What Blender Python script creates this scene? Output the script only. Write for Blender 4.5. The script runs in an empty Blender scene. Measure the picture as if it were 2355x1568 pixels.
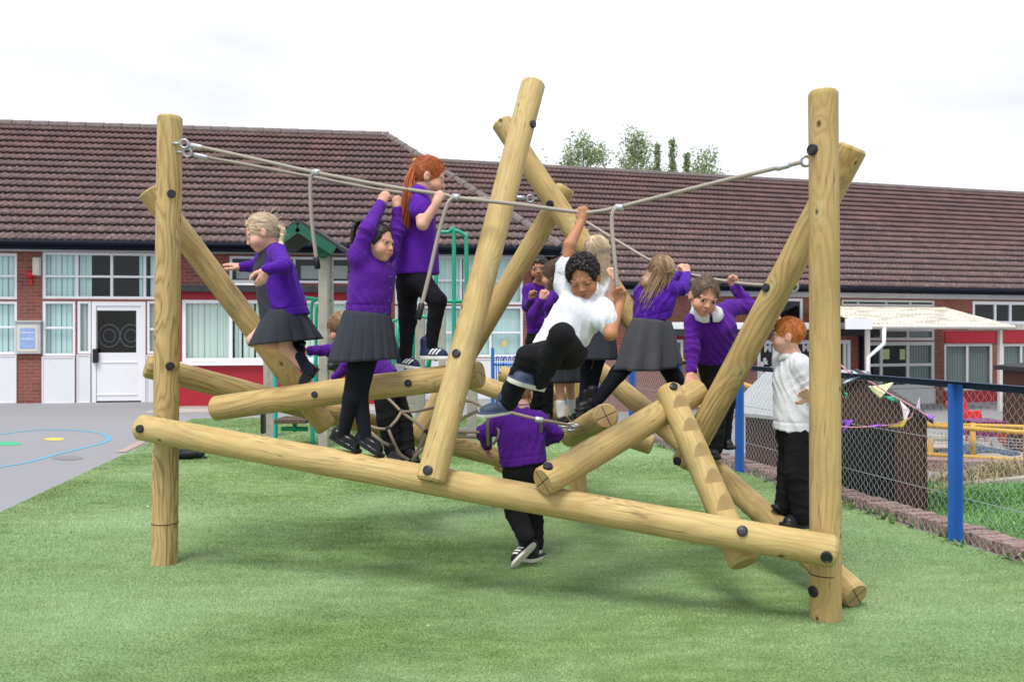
import bpy, bmesh, math, random
import numpy as np
from mathutils import Vector, Matrix, Euler
random.seed(7); RNG = np.random.default_rng(11)
SC = bpy.context.scene
COL = SC.collection
F = 1909.0; CX = 1177.5; HY = 765.0; CH = 1.5
def at(x, y, Y):
    """a point of the place, from where it is seen and how far away it stands"""
    return np.array([(x-CX)/F*Y, Y, CH-(y-HY)/F*Y])
def V(*a): return np.array(a, float)
def unit(v):
    v = np.asarray(v, float); n = np.linalg.norm(v)
    return v/n if n > 1e-9 else v
# ------------------------------------------------------------------ objects
def link(o, parent=None):
    COL.objects.link(o)
    if parent is not None: o.parent = parent
    return o
def tag(o, label=None, cat=None, group=None, kind=None):
    if label: o['label'] = label
    if cat: o['category'] = cat
    if group: o['group'] = group
    if kind: o['kind'] = kind
    return o
def empty(name, loc=(0, 0, 0), rz=0.0):
    o = bpy.data.objects.new(name, None); o.empty_display_size = .1
    o.location = loc; o.rotation_euler = (0, 0, rz)
    return link(o)
def mesh_np(name, verts, faces, mats, parent=None, smooth=True, attr=None, mi=None, uv=None):
    """faces: int array (n,3|4) or list of such arrays"""
    me = bpy.data.meshes.new(name)
    verts = np.asarray(verts, np.float32)
    if isinstance(faces, np.ndarray): faces = [faces]
    loops = np.concatenate([f.reshape(-1) for f in faces]).astype(np.int32)
    sizes = np.concatenate([np.full(len(f), f.shape[1], np.int32) for f in faces])
    starts = np.concatenate([[0], np.cumsum(sizes)[:-1]]).astype(np.int32)
    me.vertices.add(len(verts)); me.vertices.foreach_set('co', verts.reshape(-1))
    me.loops.add(len(loops)); me.loops.foreach_set('vertex_index', loops)
    me.polygons.add(len(sizes)); me.polygons.foreach_set('loop_start', starts)
    try: me.polygons.foreach_set('loop_total', sizes)
    except Exception: pass
    me.polygons.foreach_set('use_smooth', np.full(len(sizes), smooth, bool))
    if not isinstance(mats, (list, tuple)): mats = [mats]
    for m in mats: me.materials.append(m)
    if mi is not None: me.polygons.foreach_set('material_index', np.asarray(mi, np.int32))
    if uv is not None:
        l = me.uv_layers.new(name='UVMap'); l.data.foreach_set('uv', np.asarray(uv, np.float32).reshape(-1))
    if attr:
        for k, a in attr.items():
            a = np.asarray(a, np.float32)
            if a.ndim == 1:
                at_ = me.attributes.new(k, 'FLOAT', 'POINT'); at_.data.foreach_set('value', a)
            else:
                at_ = me.attributes.new(k, 'FLOAT_VECTOR', 'POINT'); at_.data.foreach_set('vector', a.reshape(-1))
    me.update(calc_edges=True); me.validate()
    o = bpy.data.objects.new(name, me)
    return link(o, parent)
class MB:
    """collects boxes, bars, tubes into one mesh"""
    def __init__(s): s.v = []; s.f = []; s.n = 0; s.uv = []; s.at = []
    def add(s, v, f, a=0.0):
        v = np.asarray(v, float)
        s.v.append(v); s.f += [tuple(int(i)+s.n for i in q) for q in f]; s.n += len(v); s.at.append(np.full(len(v), a))
        return s
    def box(s, x0, x1, y0, y1, z0, z1, a=0.0):
        v = [(x, y, z) for x in (x0, x1) for y in (y0, y1) for z in (z0, z1)]
        return s.add(v, [(0, 1, 3, 2), (4, 6, 7, 5), (0, 4, 5, 1), (2, 3, 7, 6), (0, 2, 6, 4), (1, 5, 7, 3)], a)
    def quad(s, a, b, c, d): return s.add([a, b, c, d], [(0, 1, 2, 3)])
    def bar(s, A, B, w, h, up=(0, 0, 1)):
        A = V(*A); B = V(*B); d = unit(B-A); u = np.cross(d, up)
        if np.linalg.norm(u) < 1e-4: u = np.cross(d, (0, 1, 0))
        u = unit(u); t = np.cross(u, d)
        v = [P+u*a*w/2+t*b*h/2 for P in (A, B) for a, b in ((-1, -1), (1, -1), (1, 1), (-1, 1))]
        return s.add(v, [(3, 2, 1, 0), (4, 5, 6, 7), (0, 1, 5, 4), (1, 2, 6, 5), (2, 3, 7, 6), (3, 0, 4, 7)])
    def tube(s, pts, r, n=8, cap=True, a=0.0):
        pts = [np.asarray(p, float) for p in pts]; m = len(pts)
        rr = r if hasattr(r, '__len__') else [r]*m
        u = None; vs = []
        for i, p in enumerate(pts):
            d = unit(pts[min(i+1, m-1)]-pts[max(i-1, 0)])
            if u is None:
                u = np.cross(d, (0, 0, 1))
                if np.linalg.norm(u) < 1e-3: u = np.cross(d, (0, 1, 0))
            u = unit(u-d*np.dot(u, d)); t = np.cross(d, u)
            for k in range(n):
                q = 2*math.pi*k/n; vs.append(p+rr[i]*(u*math.cos(q)+t*math.sin(q)))
        f = [(i*n+k, i*n+(k+1) % n, (i+1)*n+(k+1) % n, (i+1)*n+k) for i in range(m-1) for k in range(n)]
        if cap: f += [tuple(range(n-1, -1, -1)), tuple((m-1)*n+k for k in range(n))]
        return s.add(vs, f, a)
    def ball(s, c, r, nu=10, nv=6, a=0.0):
        c = np.asarray(c, float); r = np.ones(3)*r
        vs = [c+(0, 0, r[2])]
        for j in range(1, nv):
            p = math.pi*j/nv
            for i in range(nu):
                t = 2*math.pi*i/nu; vs.append(c+r*V(math.sin(p)*math.cos(t), math.sin(p)*math.sin(t), math.cos(p)))
        vs.append(c-(0, 0, r[2])); L = len(vs)-1
        f = [(0, 1+i, 1+(i+1) % nu) for i in range(nu)]
        for j in range(nv-2):
            for i in range(nu):
                a0 = 1+j*nu+i; b0 = 1+j*nu+(i+1) % nu; f.append((a0, a0+nu, b0+nu, b0))
        f += [(L, 1+(nv-2)*nu+(i+1) % nu, 1+(nv-2)*nu+i) for i in range(nu)]
        return s.add(vs, f, a)
    def build(s, name, mat, parent=None, smooth=False, attr=False, bevel=0.0):
        me = bpy.data.meshes.new(name)
        vv = np.concatenate(s.v) if s.v else np.zeros((0, 3))
        me.from_pydata([tuple(p) for p in vv], [], s.f); me.materials.append(mat)
        if smooth: me.polygons.foreach_set('use_smooth', np.ones(len(me.polygons), bool))
        if attr:
            A = me.attributes.new('rnd', 'FLOAT', 'POINT'); A.data.foreach_set('value', np.concatenate(s.at).astype(np.float32))
        me.update()
        o = bpy.data.objects.new(name, me); link(o, parent)
        if bevel:
            b = o.modifiers.new('Bevel', 'BEVEL'); b.width = bevel; b.segments = 2; b.limit_method = 'ANGLE'
        return o
def curve_pts(pts, n=10):
    """Catmull-Rom through points"""
    p = [np.asarray(q, float) for q in pts]; p = [2*p[0]-p[1]]+p+[2*p[-1]-p[-2]]; out = []
    for i in range(1, len(p)-2):
        for k in range(n):
            t = k/n
            out.append(.5*((2*p[i])+(-p[i-1]+p[i+1])*t+(2*p[i-1]-5*p[i]+4*p[i+1]-p[i+2])*t*t+(-p[i-1]+3*p[i]-3*p[i+1]+p[i+2])*t**3))
    out.append(p[-2]); return out
# ------------------------------------------------------------------ materials
class NT:
    def __init__(s, mat):
        mat.use_nodes = True; s.t = mat.node_tree; s.t.nodes.clear()
        s.out = s.t.nodes.new('ShaderNodeOutputMaterial')
    def n(s, typ, ins=None, **kw):
        o = s.t.nodes.new(typ)
        for k, v in kw.items(): setattr(o, k, v)
        if ins:
            for k, v in ins.items(): s.set(o.inputs[k], v)
        return o
    def set(s, sock, v):
        if isinstance(v, bpy.types.NodeSocket): s.t.links.new(v, sock)
        elif isinstance(v, bpy.types.Node): s.t.links.new(v.outputs[0], sock)
        else:
            if hasattr(sock.default_value, '__len__') and hasattr(v, '__len__') and len(sock.default_value) == 4 and len(v) == 3: v = (*v, 1)
            sock.default_value = v
    def m(s, op, a, b=0.0, c=0.0, clamp=False):
        o = s.t.nodes.new('ShaderNodeMath'); o.operation = op; o.use_clamp = clamp
        for i, q in enumerate((a, b, c)): s.set(o.inputs[i], q)
        return o.outputs[0]
    def mix(s, f, a, b, mode='MIX'):
        o = s.t.nodes.new('ShaderNodeMix'); o.data_type = 'RGBA'; o.blend_type = mode
        s.set(o.inputs[0], f); s.set(o.inputs[6], a); s.set(o.inputs[7], b); return o.outputs[2]
    def ramp(s, f, stops):
        o = s.t.nodes.new('ShaderNodeValToRGB'); e = o.color_ramp.elements
        while len(e) < len(stops): e.new(.5)
        for q, (p, c) in zip(e, stops):
            q.position = p; q.color = (*c, 1) if hasattr(c, '__len__') else (c, c, c, 1)
        s.set(o.inputs[0], f); return o.outputs[0]
    def noise(s, vec, scale, detail=4.0, rough=.55, out=0):
        return s.n('ShaderNodeTexNoise', {'Vector': vec, 'Scale': scale, 'Detail': detail, 'Roughness': rough}).outputs[out]
    def coord(s, w='Object'): return s.n('ShaderNodeTexCoord').outputs[w]
    def sc(s, vec, v): return s.n('ShaderNodeVectorMath', {0: vec, 1: v}, operation='MULTIPLY').outputs[0]
    def xyz(s, vec): return s.n('ShaderNodeSeparateXYZ', {0: vec}).outputs
    def comb(s, x=0., y=0., z=0.): return s.n('ShaderNodeCombineXYZ', {0: x, 1: y, 2: z}).outputs[0]
    def bsdf(s, col, rough=.6, bump=None, bstr=.3, bdist=.01, **kw):
        b = s.n('ShaderNodeBsdfPrincipled', {'Base Color': col, 'Roughness': rough})
        for k, v in kw.items(): s.set(b.inputs[k.replace('_', ' ')], v)
        if bump is not None:
            bn = s.n('ShaderNodeBump', {'Height': bump, 'Strength': bstr, 'Distance': bdist}); s.set(b.inputs['Normal'], bn)
        s.t.links.new(b.outputs[0], s.out.inputs[0]); return b
def newmat(name): m = bpy.data.materials.new(name); return m, NT(m)
_cache = {}
def plain(name, col, rough=.5, var=.12, scale=6.0, bstr=.1, bdist=.004, spec=.4, metallic=0.0):
    """painted / moulded surface with slight wear"""
    if name in _cache: return _cache[name]
    m, t = newmat(name); c = t.coord()
    n = t.noise(c, scale, 5.); n2 = t.noise(c, scale*9, 3.)
    col = tuple(col)
    d = tuple(max(0, q*(1-var*1.6)) for q in col); l = tuple(min(1, q*(1+var)) for q in col)
    k = t.mix(n, d, l); rr = t.m('MULTIPLY_ADD', n2, .25, rough-.12)
    t.bsdf(k, rr, bump=n2, bstr=bstr, bdist=bdist, Specular_IOR_Level=spec, Metallic=metallic)
    _cache[name] = m; return m
# ------------------------------------------------------------------ camera, sky, light
cam = bpy.data.cameras.new('camera'); camo = bpy.data.objects.new('camera', cam); link(camo)
camo.location = (0, 0, CH); camo.rotation_euler = (math.pi/2, 0, 0)
cam.sensor_width = 36; cam.lens = 36*F/2355.0; cam.shift_y = -(784-HY)/2355.0; cam.clip_end = 400; cam.clip_start = .05
cam.dof.use_dof = True; cam.dof.focus_distance = 5.0; cam.dof.aperture_fstop = 5.0
SC.camera = camo
SUN_EL = math.radians(64); SUN_AZ = math.radians(205)   # azimuth clockwise from +Y
w = bpy.data.worlds.new('World'); SC.world = w; w.use_nodes = True
wt = w.node_tree; wt.nodes.clear()
def wn(t, **k):
    o = wt.nodes.new(t)
    for a, b in k.items(): setattr(o, a, b)
    return o
wo = wn('ShaderNodeOutputWorld'); bg = wn('ShaderNodeBackground'); wt.links.new(bg.outputs[0], wo.inputs[0])
sky = wn('ShaderNodeTexSky', sky_type='NISHITA', sun_disc=False, sun_elevation=SUN_EL, sun_rotation=SUN_AZ)
tc = wn('ShaderNodeTexCoord'); mp = wn('ShaderNodeMapping'); mp.inputs['Scale'].default_value = (1, 1, 3.0)
wt.links.new(tc.outputs['Generated'], mp.inputs[0])
nz = wn('ShaderNodeTexNoise'); nz.inputs['Scale'].default_value = 2.2; nz.inputs['Detail'].default_value = 6; nz.inputs['Roughness'].default_value = .55
wt.links.new(mp.outputs[0], nz.inputs[0])
rp = wn('ShaderNodeValToRGB'); rp.color_ramp.elements[0].position = .34; rp.color_ramp.elements[1].position = .54
rp.color_ramp.elements[0].color = (8.0, 8.15, 8.35, 1); rp.color_ramp.elements[1].color = (10.2, 10.5, 11.1, 1)
wt.links.new(nz.outputs[0], rp.inputs[0])
mx = wn('ShaderNodeMix', data_type='RGBA'); mx.inputs[0].default_value = .88
wt.links.new(sky.outputs[0], mx.inputs[6]); wt.links.new(rp.outputs[0], mx.inputs[7]); wt.links.new(mx.outputs[2], bg.inputs[0])
bg.inputs[1].default_value = .076
sun = bpy.data.lights.new('sun', 'SUN'); suno = bpy.data.objects.new('sun', sun); link(suno)
sun.energy = 2.1; sun.angle = math.radians(22); sun.color = (1, .96, .9)
sd = Vector((math.sin(SUN_AZ)*math.cos(SUN_EL), math.cos(SUN_AZ)*math.cos(SUN_EL), math.sin(SUN_EL)))
suno.rotation_euler = sd.to_track_quat('Z', 'Y').to_euler(); suno.location = tuple(sd*60)
SC.view_settings.view_transform = 'Standard'; SC.view_settings.look = 'None'; SC.view_settings.exposure = 0.70; SC.view_settings.gamma = 1
SC.cycles.max_bounces = 6; SC.cycles.transparent_max_bounces = 16
# ================================================================== SETTING: ground
def ground_z(x, y):
    """the playground is level; the land falls away behind the wire fence"""
    fx = 3.18-.2424*(y-5.9)                 # fence line
    side = np.clip((x-fx-.5)/2.5, 0, 1); back = np.clip((y-8.3)/6.0, 0, 1)
    s = side*side*(3-2*side); b = back*back*(3-2*back)
    return -.92*s*b
def grid_sheet(xs, ys, dz):
    X, Y = np.meshgrid(xs, ys, indexing='ij'); Z = ground_z(X, Y)+dz
    P = np.stack([X, Y, Z], -1).reshape(-1, 3); n = len(ys)
    i, j = np.meshgrid(np.arange(len(xs)-1), np.arange(n-1), indexing='ij'); a = (i*n+j).reshape(-1)
    return P, np.stack([a, a+n, a+n+1, a+1], 1)
# tarmac
m, t = newmat('tarmac'); c = t.coord()
n1 = t.noise(c, .45, 5.); n2 = t.noise(c, 60, 3.); n3 = t.noise(c, 260, 2.)
col = t.mix(n1, (.175, .178, .195), (.255, .257, .275)); col = t.mix(t.ramp(n2, [(.35, 0.), (.7, .55)]), col, (.33, .33, .345))
t.bsdf(col, .85, bump=t.m('ADD', n2, n3), bstr=.35, bdist=.006); M_TAR = m
xs = np.concatenate([[-250, -120, -60], np.arange(-30, 30, 1.0), [30, 60, 120, 250]]); ys = np.concatenate([[-30, -5], np.arange(0, 44, .75), [60, 120, 300]])
P, Q = grid_sheet(xs, ys, 0.0)
tag(mesh_np('ground', P, Q, M_TAR), kind='structure')
# artificial turf: base sheet + fibres
m, t = newmat('turf'); c = t.coord()
big = t.noise(c, .55, 3.); mid = t.noise(t.sc(c, (2.0, 5.5, 1)), 1.6, 5., .6); fine = t.noise(t.sc(c, (1, .55, 1)), 90, 4., .7)
col = t.mix(t.ramp(mid, [(.3, 0.), (.72, 1.)]), (.125, .215, .05), (.26, .39, .13))
col = t.mix(t.ramp(big, [(.35, 0.), (.65, .6)]), col, (.33, .48, .26))
col = t.mix(t.ramp(fine, [(.3, .75), (.6, 0.)]), col, (.035, .075, .018))
t.bsdf(col, .8, bump=fine, bstr=.8, bdist=.02, Specular_IOR_Level=.25); M_TURF = m
turf_poly = [(-4.0, .5), (-3.75, 3.5), (-4.25, 6.9), (-4.93, 11.3), (-5.55, 14.4), (0.6, 15.2), (.95, 14.9), (3.62, 4.1), (4.4, .5)]
def in_poly(x, y, poly):
    ins = np.zeros(x.shape, bool); n = len(poly)
    for i in range(n):
        x0, y0 = poly[i]; x1, y1 = poly[(i+1) % n]
        cnd = ((y0 > y) != (y1 > y)); xi = x0+(y-y0)/((y1-y0) if y1 != y0 else 1e-9)*(x1-x0)
        ins ^= cnd & (x < xi)
    return ins
me = bpy.data.meshes.new('turf'); me.from_pydata([(x, y, .012) for x, y in turf_poly], [], [tuple(range(len(turf_poly)))]); me.materials.append(M_TURF); me.update()
tag(link(bpy.data.objects.new('turf', me)), kind='structure')
def blades(n, dens_near, poly_test, zf, hgt, wid, y0, y1, x0, x1):
    out = []
    y = np.sqrt(RNG.uniform(y0**.9, y1**.9, n)**(2/.9))
    x = RNG.uniform(-.68, .68, n)*y
    k = poly_test(x, y) & (x > x0) & (x < x1); x = x[k]; y = y[k]; n = len(x)
    # fibres lie in brushed patches
    a = 1.2*np.sin(x*1.7+np.sin(y*2.3)*1.5)+1.1*np.sin(y*3.1+1.3*np.sin(x*2.1))+RNG.normal(0, .9, n)
    h = hgt*RNG.uniform(.6, 1.25, n)*(1+.12*y/5); w = wid*RNG.uniform(.7, 1.3, n)*np.maximum(y, 3)/4
    lean = RNG.uniform(.3, 1.15, n)
    d = np.stack([np.cos(a), np.sin(a)], 1); pz = zf(x, y)
    b = RNG.uniform(0, 6.28, n); s = np.stack([np.cos(b), np.sin(b)], 1)*w[:, None]
    P = np.empty((n, 3, 3)); P[:, 0, :2] = np.stack([x, y], 1)-s; P[:, 1, :2] = np.stack([x, y], 1)+s
    P[:, 2, :2] = np.stack([x, y], 1)+d*(h*lean)[:, None]; P[:, 0, 2] = pz; P[:, 1, 2] = pz; P[:, 2, 2] = pz+h*np.cos(lean*.9)
    rnd = np.repeat(RNG.uniform(0, 1, n), 3)
    return P.reshape(-1, 3), np.arange(3*n).reshape(-1, 3), rnd
m, t = newmat('turf_fibre'); c = t.coord()
r = t.n('ShaderNodeAttribute', attribute_name='rnd').outputs['Fac']
big = t.noise(c, .55, 3.); mid = t.noise(t.sc(c, (2.0, 5.5, 1)), 1.6, 5., .6)
col = t.ramp(r, [(0., (.11, .19, .045)), (.5, (.24, .365, .125)), (.85, (.41, .52, .27)), (1., (.52, .57, .36))])
col = t.mix(t.ramp(mid, [(.38, .75), (.60, 0.)]), col, (.115, .20, .04))
col = t.mix(t.ramp(big, [(.40, 0.), (.62, .65)]), col, (.38, .52, .31))
t.bsdf(col, .55, Specular_IOR_Level=.3); M_FIB = m
P, Q, rn = blades(760000, 1, lambda x, y: in_poly(x, y, turf_poly), lambda x, y: np.full(x.shape, .011), .0115, .0015, 3.2, 15.0, -20, 20)
tag(mesh_np('turf_fibres', P, Q, M_FIB, smooth=False, attr={'rnd': rn}), 'short green artificial grass fibres covering the play area under the log frame', 'artificial grass', kind='stuff')
# paving strip along turf edge, concrete apron by the red wall
M_CONC = plain('pale_concrete', (.42, .38, .35), .85, .15, 5)
mb = MB(); a = V(-4.84, 10.4, 0); b = V(-5.05, 11.6, 0); d = unit(b-a); s = V(-d[1], d[0], 0)
mb.add([a+s*.0+(0, 0, .008), a+s*.12+(0, 0, .008), b+s*.12+(0, 0, .008), b+(0, 0, .008)], [(0, 1, 2, 3)])
tag(mb.build('path_edging', plain('pink_paver', (.40, .30, .27), .85, .2, 9)), kind='structure')
# painted playground map on the tarmac
def ground_px(x, y, dz=.004):
    Y = F*CH/(y-HY); p = at(x, y, Y); p[2] = dz; return p
M_BLUEP = plain('blue_line_paint', (.10, .36, .58), .7, .25, 12)
pts = curve_pts([ground_px(*q) for q in ((-60, 1085), (0, 1074), (60, 1064), (130, 1045), (200, 1028), (243, 1016), (250, 1007), (232, 997), (190, 991), (130, 988), (70, 990), (0, 999), (-60, 1006))], 8)
mb = MB(); L = []; R_ = []
for i, p in enumerate(pts):
    d = unit(pts[min(i+1, len(pts)-1)]-pts[max(i-1, 0)]); s = V(-d[1], d[0], 0)*.05; L.append(p+s*.6); R_.append(p-s*.6)
mb.add(L+R_, [(i, i+1, len(L)+i+1, len(L)+i) for i in range(len(L)-1)])
tag(mb.build('ground_marking_line', M_BLUEP), kind='structure')
def disc(name, x, y, rx, ry, mat, dz=.004):
    c = ground_px(x, y, dz); mb = MB()
    e = ground_px(x+rx, y, dz)-c; f = ground_px(x, y+ry, dz)-c
    mb.add([c+e*math.cos(q)+f*math.sin(q) for q in np.linspace(0, 6.283, 33)[:-1]], [tuple(range(32))])
    return tag(mb.build(name, mat), kind='structure')
disc('ground_marking_dot', 16, 1020, 32, 4.5, plain('green_paint', (.05, .42, .22), .7, .2, 12))
disc('ground_marking_dot', 125, 1010, 24, 3.5, plain('yellow_paint', (.62, .50, .10), .7, .2, 12))
disc('ground_drain_cover', 155, 1053, 36, 5, plain('iron_cover', (.22, .215, .22), .8, .3, 40, .5))
# ================================================================== BUILDINGS
class Wall:
    """a vertical facade plane: local x along it, local y into the building, z up"""
    def __init__(s, px, Y, yaw, name, z0=0.0):
        s.yaw = math.radians(yaw); o = at(px, HY, Y); s.O = V(o[0], o[1], 0); s.U = V(math.cos(s.yaw), math.sin(s.yaw), 0); s.N = V(-math.sin(s.yaw), math.cos(s.yaw), 0)
        s.root = empty(name, tuple(s.O), s.yaw)
    def uz(s, x, y, off=0.0):
        """picture position -> (u, z) on the plane lying off metres behind the facade"""
        d = V((x-CX)/F, 1, -(y-HY)/F); C = V(0, 0, CH); A = s.O+s.N*off
        k = np.dot(A-C, s.N)/np.dot(d, s.N); p = C+d*k; q = p-s.O
        return float(np.dot(q, s.U)), float(p[2])
    def u(s, x, off=0.): return s.uz(x, HY, off)[0]
    def z(s, x, y, off=0.): return s.uz(x, y, off)[1]
    def rect(s, x0, y0, x1, y1, off=0.):
        xm = (x0+x1)/2; return (s.u(x0, off), s.u(x1, off), s.z(xm, y1, off), s.z(xm, y0, off))
def wall_mesh(name, mat, parent, x0, x1, z0, z1, holes, y=0.0, th=.14):
    xs = sorted({x0, x1, *[h[0] for h in holes], *[h[1] for h in holes]}); zs = sorted({z0, z1, *[h[2] for h in holes], *[h[3] for h in holes]})
    xs = [q for q in xs if x0-1e-6 <= q <= x1+1e-6]; zs = [q for q in zs if z0-1e-6 <= q <= z1+1e-6]
    solid = lambda i, j: 0 <= i < len(xs)-1 and 0 <= j < len(zs)-1 and not any(h[0]-1e-6 <= (xs[i]+xs[i+1])/2 <= h[1]+1e-6 and h[2]-1e-6 <= (zs[j]+zs[j+1])/2 <= h[3]+1e-6 for h in holes)
    mb = MB()
    for i in range(len(xs)-1):
        for j in range(len(zs)-1):
            if not solid(i, j): continue
            a, b, c, d = xs[i], xs[i+1], zs[j], zs[j+1]
            mb.quad((a, y, c), (b, y, c), (b, y, d), (a, y, d))
            if not solid(i-1, j): mb.quad((a, y+th, c), (a, y, c), (a, y, d), (a, y+th, d))
            if not solid(i+1, j): mb.quad((b, y, c), (b, y+th, c), (b, y+th, d), (b, y, d))
            if not solid(i, j-1): mb.quad((a, y, c), (a, y+th, c), (b, y+th, c), (b, y, c))
            if not solid(i, j+1): mb.quad((a, y, d), (b, y, d), (b, y+th, d), (a, y+th, d))
    return mb.build(name, mat, parent)
# brick
m, t = newmat('red_brick'); c = t.coord(); X = t.xyz(c); v = t.comb(X[0], X[2], 0.)
bt = t.n('ShaderNodeTexBrick', {'Vector': v, 'Color1': (.20, .045, .032), 'Color2': (.34, .085, .05), 'Mortar': (.30, .24, .20), 'Scale': 1.0, 'Mortar Size': .006, 'Mortar Smooth': .2, 'Bias': -.1, 'Brick Width': .225, 'Row Height': .075})
n1 = t.noise(c, 1.2, 4.); n2 = t.noise(c, 22, 4.)
col = t.mix(t.ramp(n2, [(.3, .55), (.7, 0.)]), bt.outputs[0], (.11, .04, .035)); col = t.mix(t.ramp(n1, [(.4, 0.), (.8, .4)]), col, (.30, .15, .11))
t.bsdf(col, .85, bump=t.m('SUBTRACT', n2, t.m('MULTIPLY', bt.outputs[1], 1.2)), bstr=.6, bdist=.008); M_BRICK = m
# roof tiles
m, t = newmat('roof_tiles'); c = t.coord(); X = t.xyz(t.n('ShaderNodeUVMap').outputs[0])
rowf = t.m('DIVIDE', X[1], .34); row = t.m('FLOOR', rowf); tl = t.m('FLOOR', t.m('DIVIDE', X[0], .30))
wn_ = t.n('ShaderNodeTexWhiteNoise', {'Vector': t.comb(tl, row, 0.)}, noise_dimensions='3D').outputs[0]
n1 = t.noise(c, .8, 5.); n2 = t.noise(c, 15, 5., .8); n3 = t.noise(c, 60, 3.)
hgt = t.m('DIVIDE', X[1], 6.0, clamp=True)   # 0 at eave, 1 at ridge: lichen grows on the lower courses
col = t.mix(wn_, (.075, .036, .036), (.135, .066, .060)); col = t.mix(t.ramp(n1, [(.35, 0.), (.7, .6)]), col, (.062, .040, .043))
lich = t.m('MULTIPLY', t.ramp(n2, [(.555, 0.), (.60, 1.)]), t.ramp(hgt, [(.05, 1.), (.55, .75), (.85, .18)]))
gr = t.m('MULTIPLY', t.ramp(n3, [(.4, 0.), (.65, .5)]), t.ramp(hgt, [(.1, 1.), (.7, .2)]))
col = t.mix(gr, col, (.11, .088, .09)); col = t.mix(t.m('MULTIPLY', lich, .6), col, (.36, .335, .34))
t.bsdf(col, .75, bump=n3, bstr=.4, bdist=.01); M_TILE = m
M_RIDGE = plain('ridge_tile', (.17, .14, .135), .8, .4, 9, .4, .01)
M_FASC = plain('black_fascia', (.007, .010, .020), .6, .3, 3, spec=.12)
M_UPVC = plain('white_frame_plastic', (.80, .82, .86), .35, .04, 3)
M_PANEL = plain('white_panel', (.72, .74, .78), .5, .05, 2)
M_SOFF = plain('weathered_white_board', (.52, .53, .55), .7, .18, 5, .3)
M_RED = plain('red_render', (.36, .012, .028), .55, .12, 3)
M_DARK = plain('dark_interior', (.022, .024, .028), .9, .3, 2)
M_FELT = plain('roof_felt_edge', (.035, .036, .042), .8, .4, 6, .4)
M_GREYW = plain('grey_timber', (.36, .34, .30), .85, .25, 8, .4)
M_BLACK = plain('black_plastic', (.012, .012, .014), .4, .2, 20)
m, t = newmat('window_glass'); fr = t.n('ShaderNodeFresnel', {'IOR': 1.5})
gl = t.n('ShaderNodeBsdfGlossy', {'Color': (1, 1, 1), 'Roughness': .03}); tr = t.n('ShaderNodeBsdfTransparent', {'Color': (.92, .99, .98)})
ms = t.n('ShaderNodeMixShader', {0: t.m('MULTIPLY_ADD', fr, .5, .008, clamp=True), 1: tr, 2: gl}); t.t.links.new(ms.outputs[0], t.out.inputs[0]); M_GLASS = m
def blind_mat(name, a, b):
    m, t = newmat(name); c = t.coord(); X = t.xyz(c)
    st = t.m('SINE', t.m('MULTIPLY', X[0], 58.0)); n = t.noise(t.sc(c, (8, 8, .6)), 1.5, 3.)
    t.bsdf(t.mix(t.m('MULTIPLY_ADD', t.m('ADD', st, n), .3, .3, clamp=True), a, b), .8); return m
M_BLIND = blind_mat('pale_blind', (.60, .80, .80), (.84, .94, .94)); M_BLIND2 = blind_mat('cream_blind', (.68, .76, .72), (.88, .93, .89))
M_CARD = plain('display_board', (.46, .46, .46), .8, .1, 2)
def window(wl, holes, rc, cols=(), rows=(), blind=None, fw=.06, frame=M_UPVC, y=0.0, tilt=None, name='window'):
    """rc in (u0,u1,z0,z1); cols/rows are bar positions; one frame mesh > pane, blind"""
    x0, x1, z0, z1 = rc; holes.append(rc); mb = MB(); d0, d1 = y+.012, y+.075
    mb.box(x0, x0+fw, d0, d1, z0, z1); mb.box(x1-fw, x1, d0, d1, z0, z1); mb.box(x0+fw, x1-fw, d0, d1, z0, z0+fw); mb.box(x0+fw, x1-fw, d0, d1, z1-fw, z1)
    e = .003
    for q in cols: mb.box(q-fw*.45, q+fw*.45, d0+e, d1, z0+fw, z1-fw)
    for q in rows:
        cc = [x0+fw]+[z for k in cols for z in (k-fw*.45, k+fw*.45)]+[x1-fw]
        for i in range(0, len(cc), 2): mb.box(cc[i], cc[i+1], d0+2*e, d1, q-fw*.4, q+fw*.4)
    f = mb.build(name, frame, wl.root, bevel=.006)
    p = MB(); p.quad((x0+fw*.5, y+.045, z0+fw*.5), (x1-fw*.5, y+.045, z0+fw*.5), (x1-fw*.5, y+.045, z1-fw*.5), (x0+fw*.5, y+.045, z1-fw*.5)); p.build('pane', M_GLASS, f)
    if blind:
        for (a, c_, mt) in blind:
            b = MB(); n = max(2, int((c_-a)/.11))
            for k in range(n):
                u0 = a+(c_-a)*k/n; u1 = a+(c_-a)*(k+.985)/n; s = .018*(1 if k % 2 else .4)
                b.quad((u0, y+.13+s, z0+.02), (u1, y+.13, z0+.02), (u1, y+.13, z1-.02), (u0, y+.13+s, z1-.02))
            b.build('blind', mt, f)
    return f
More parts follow.
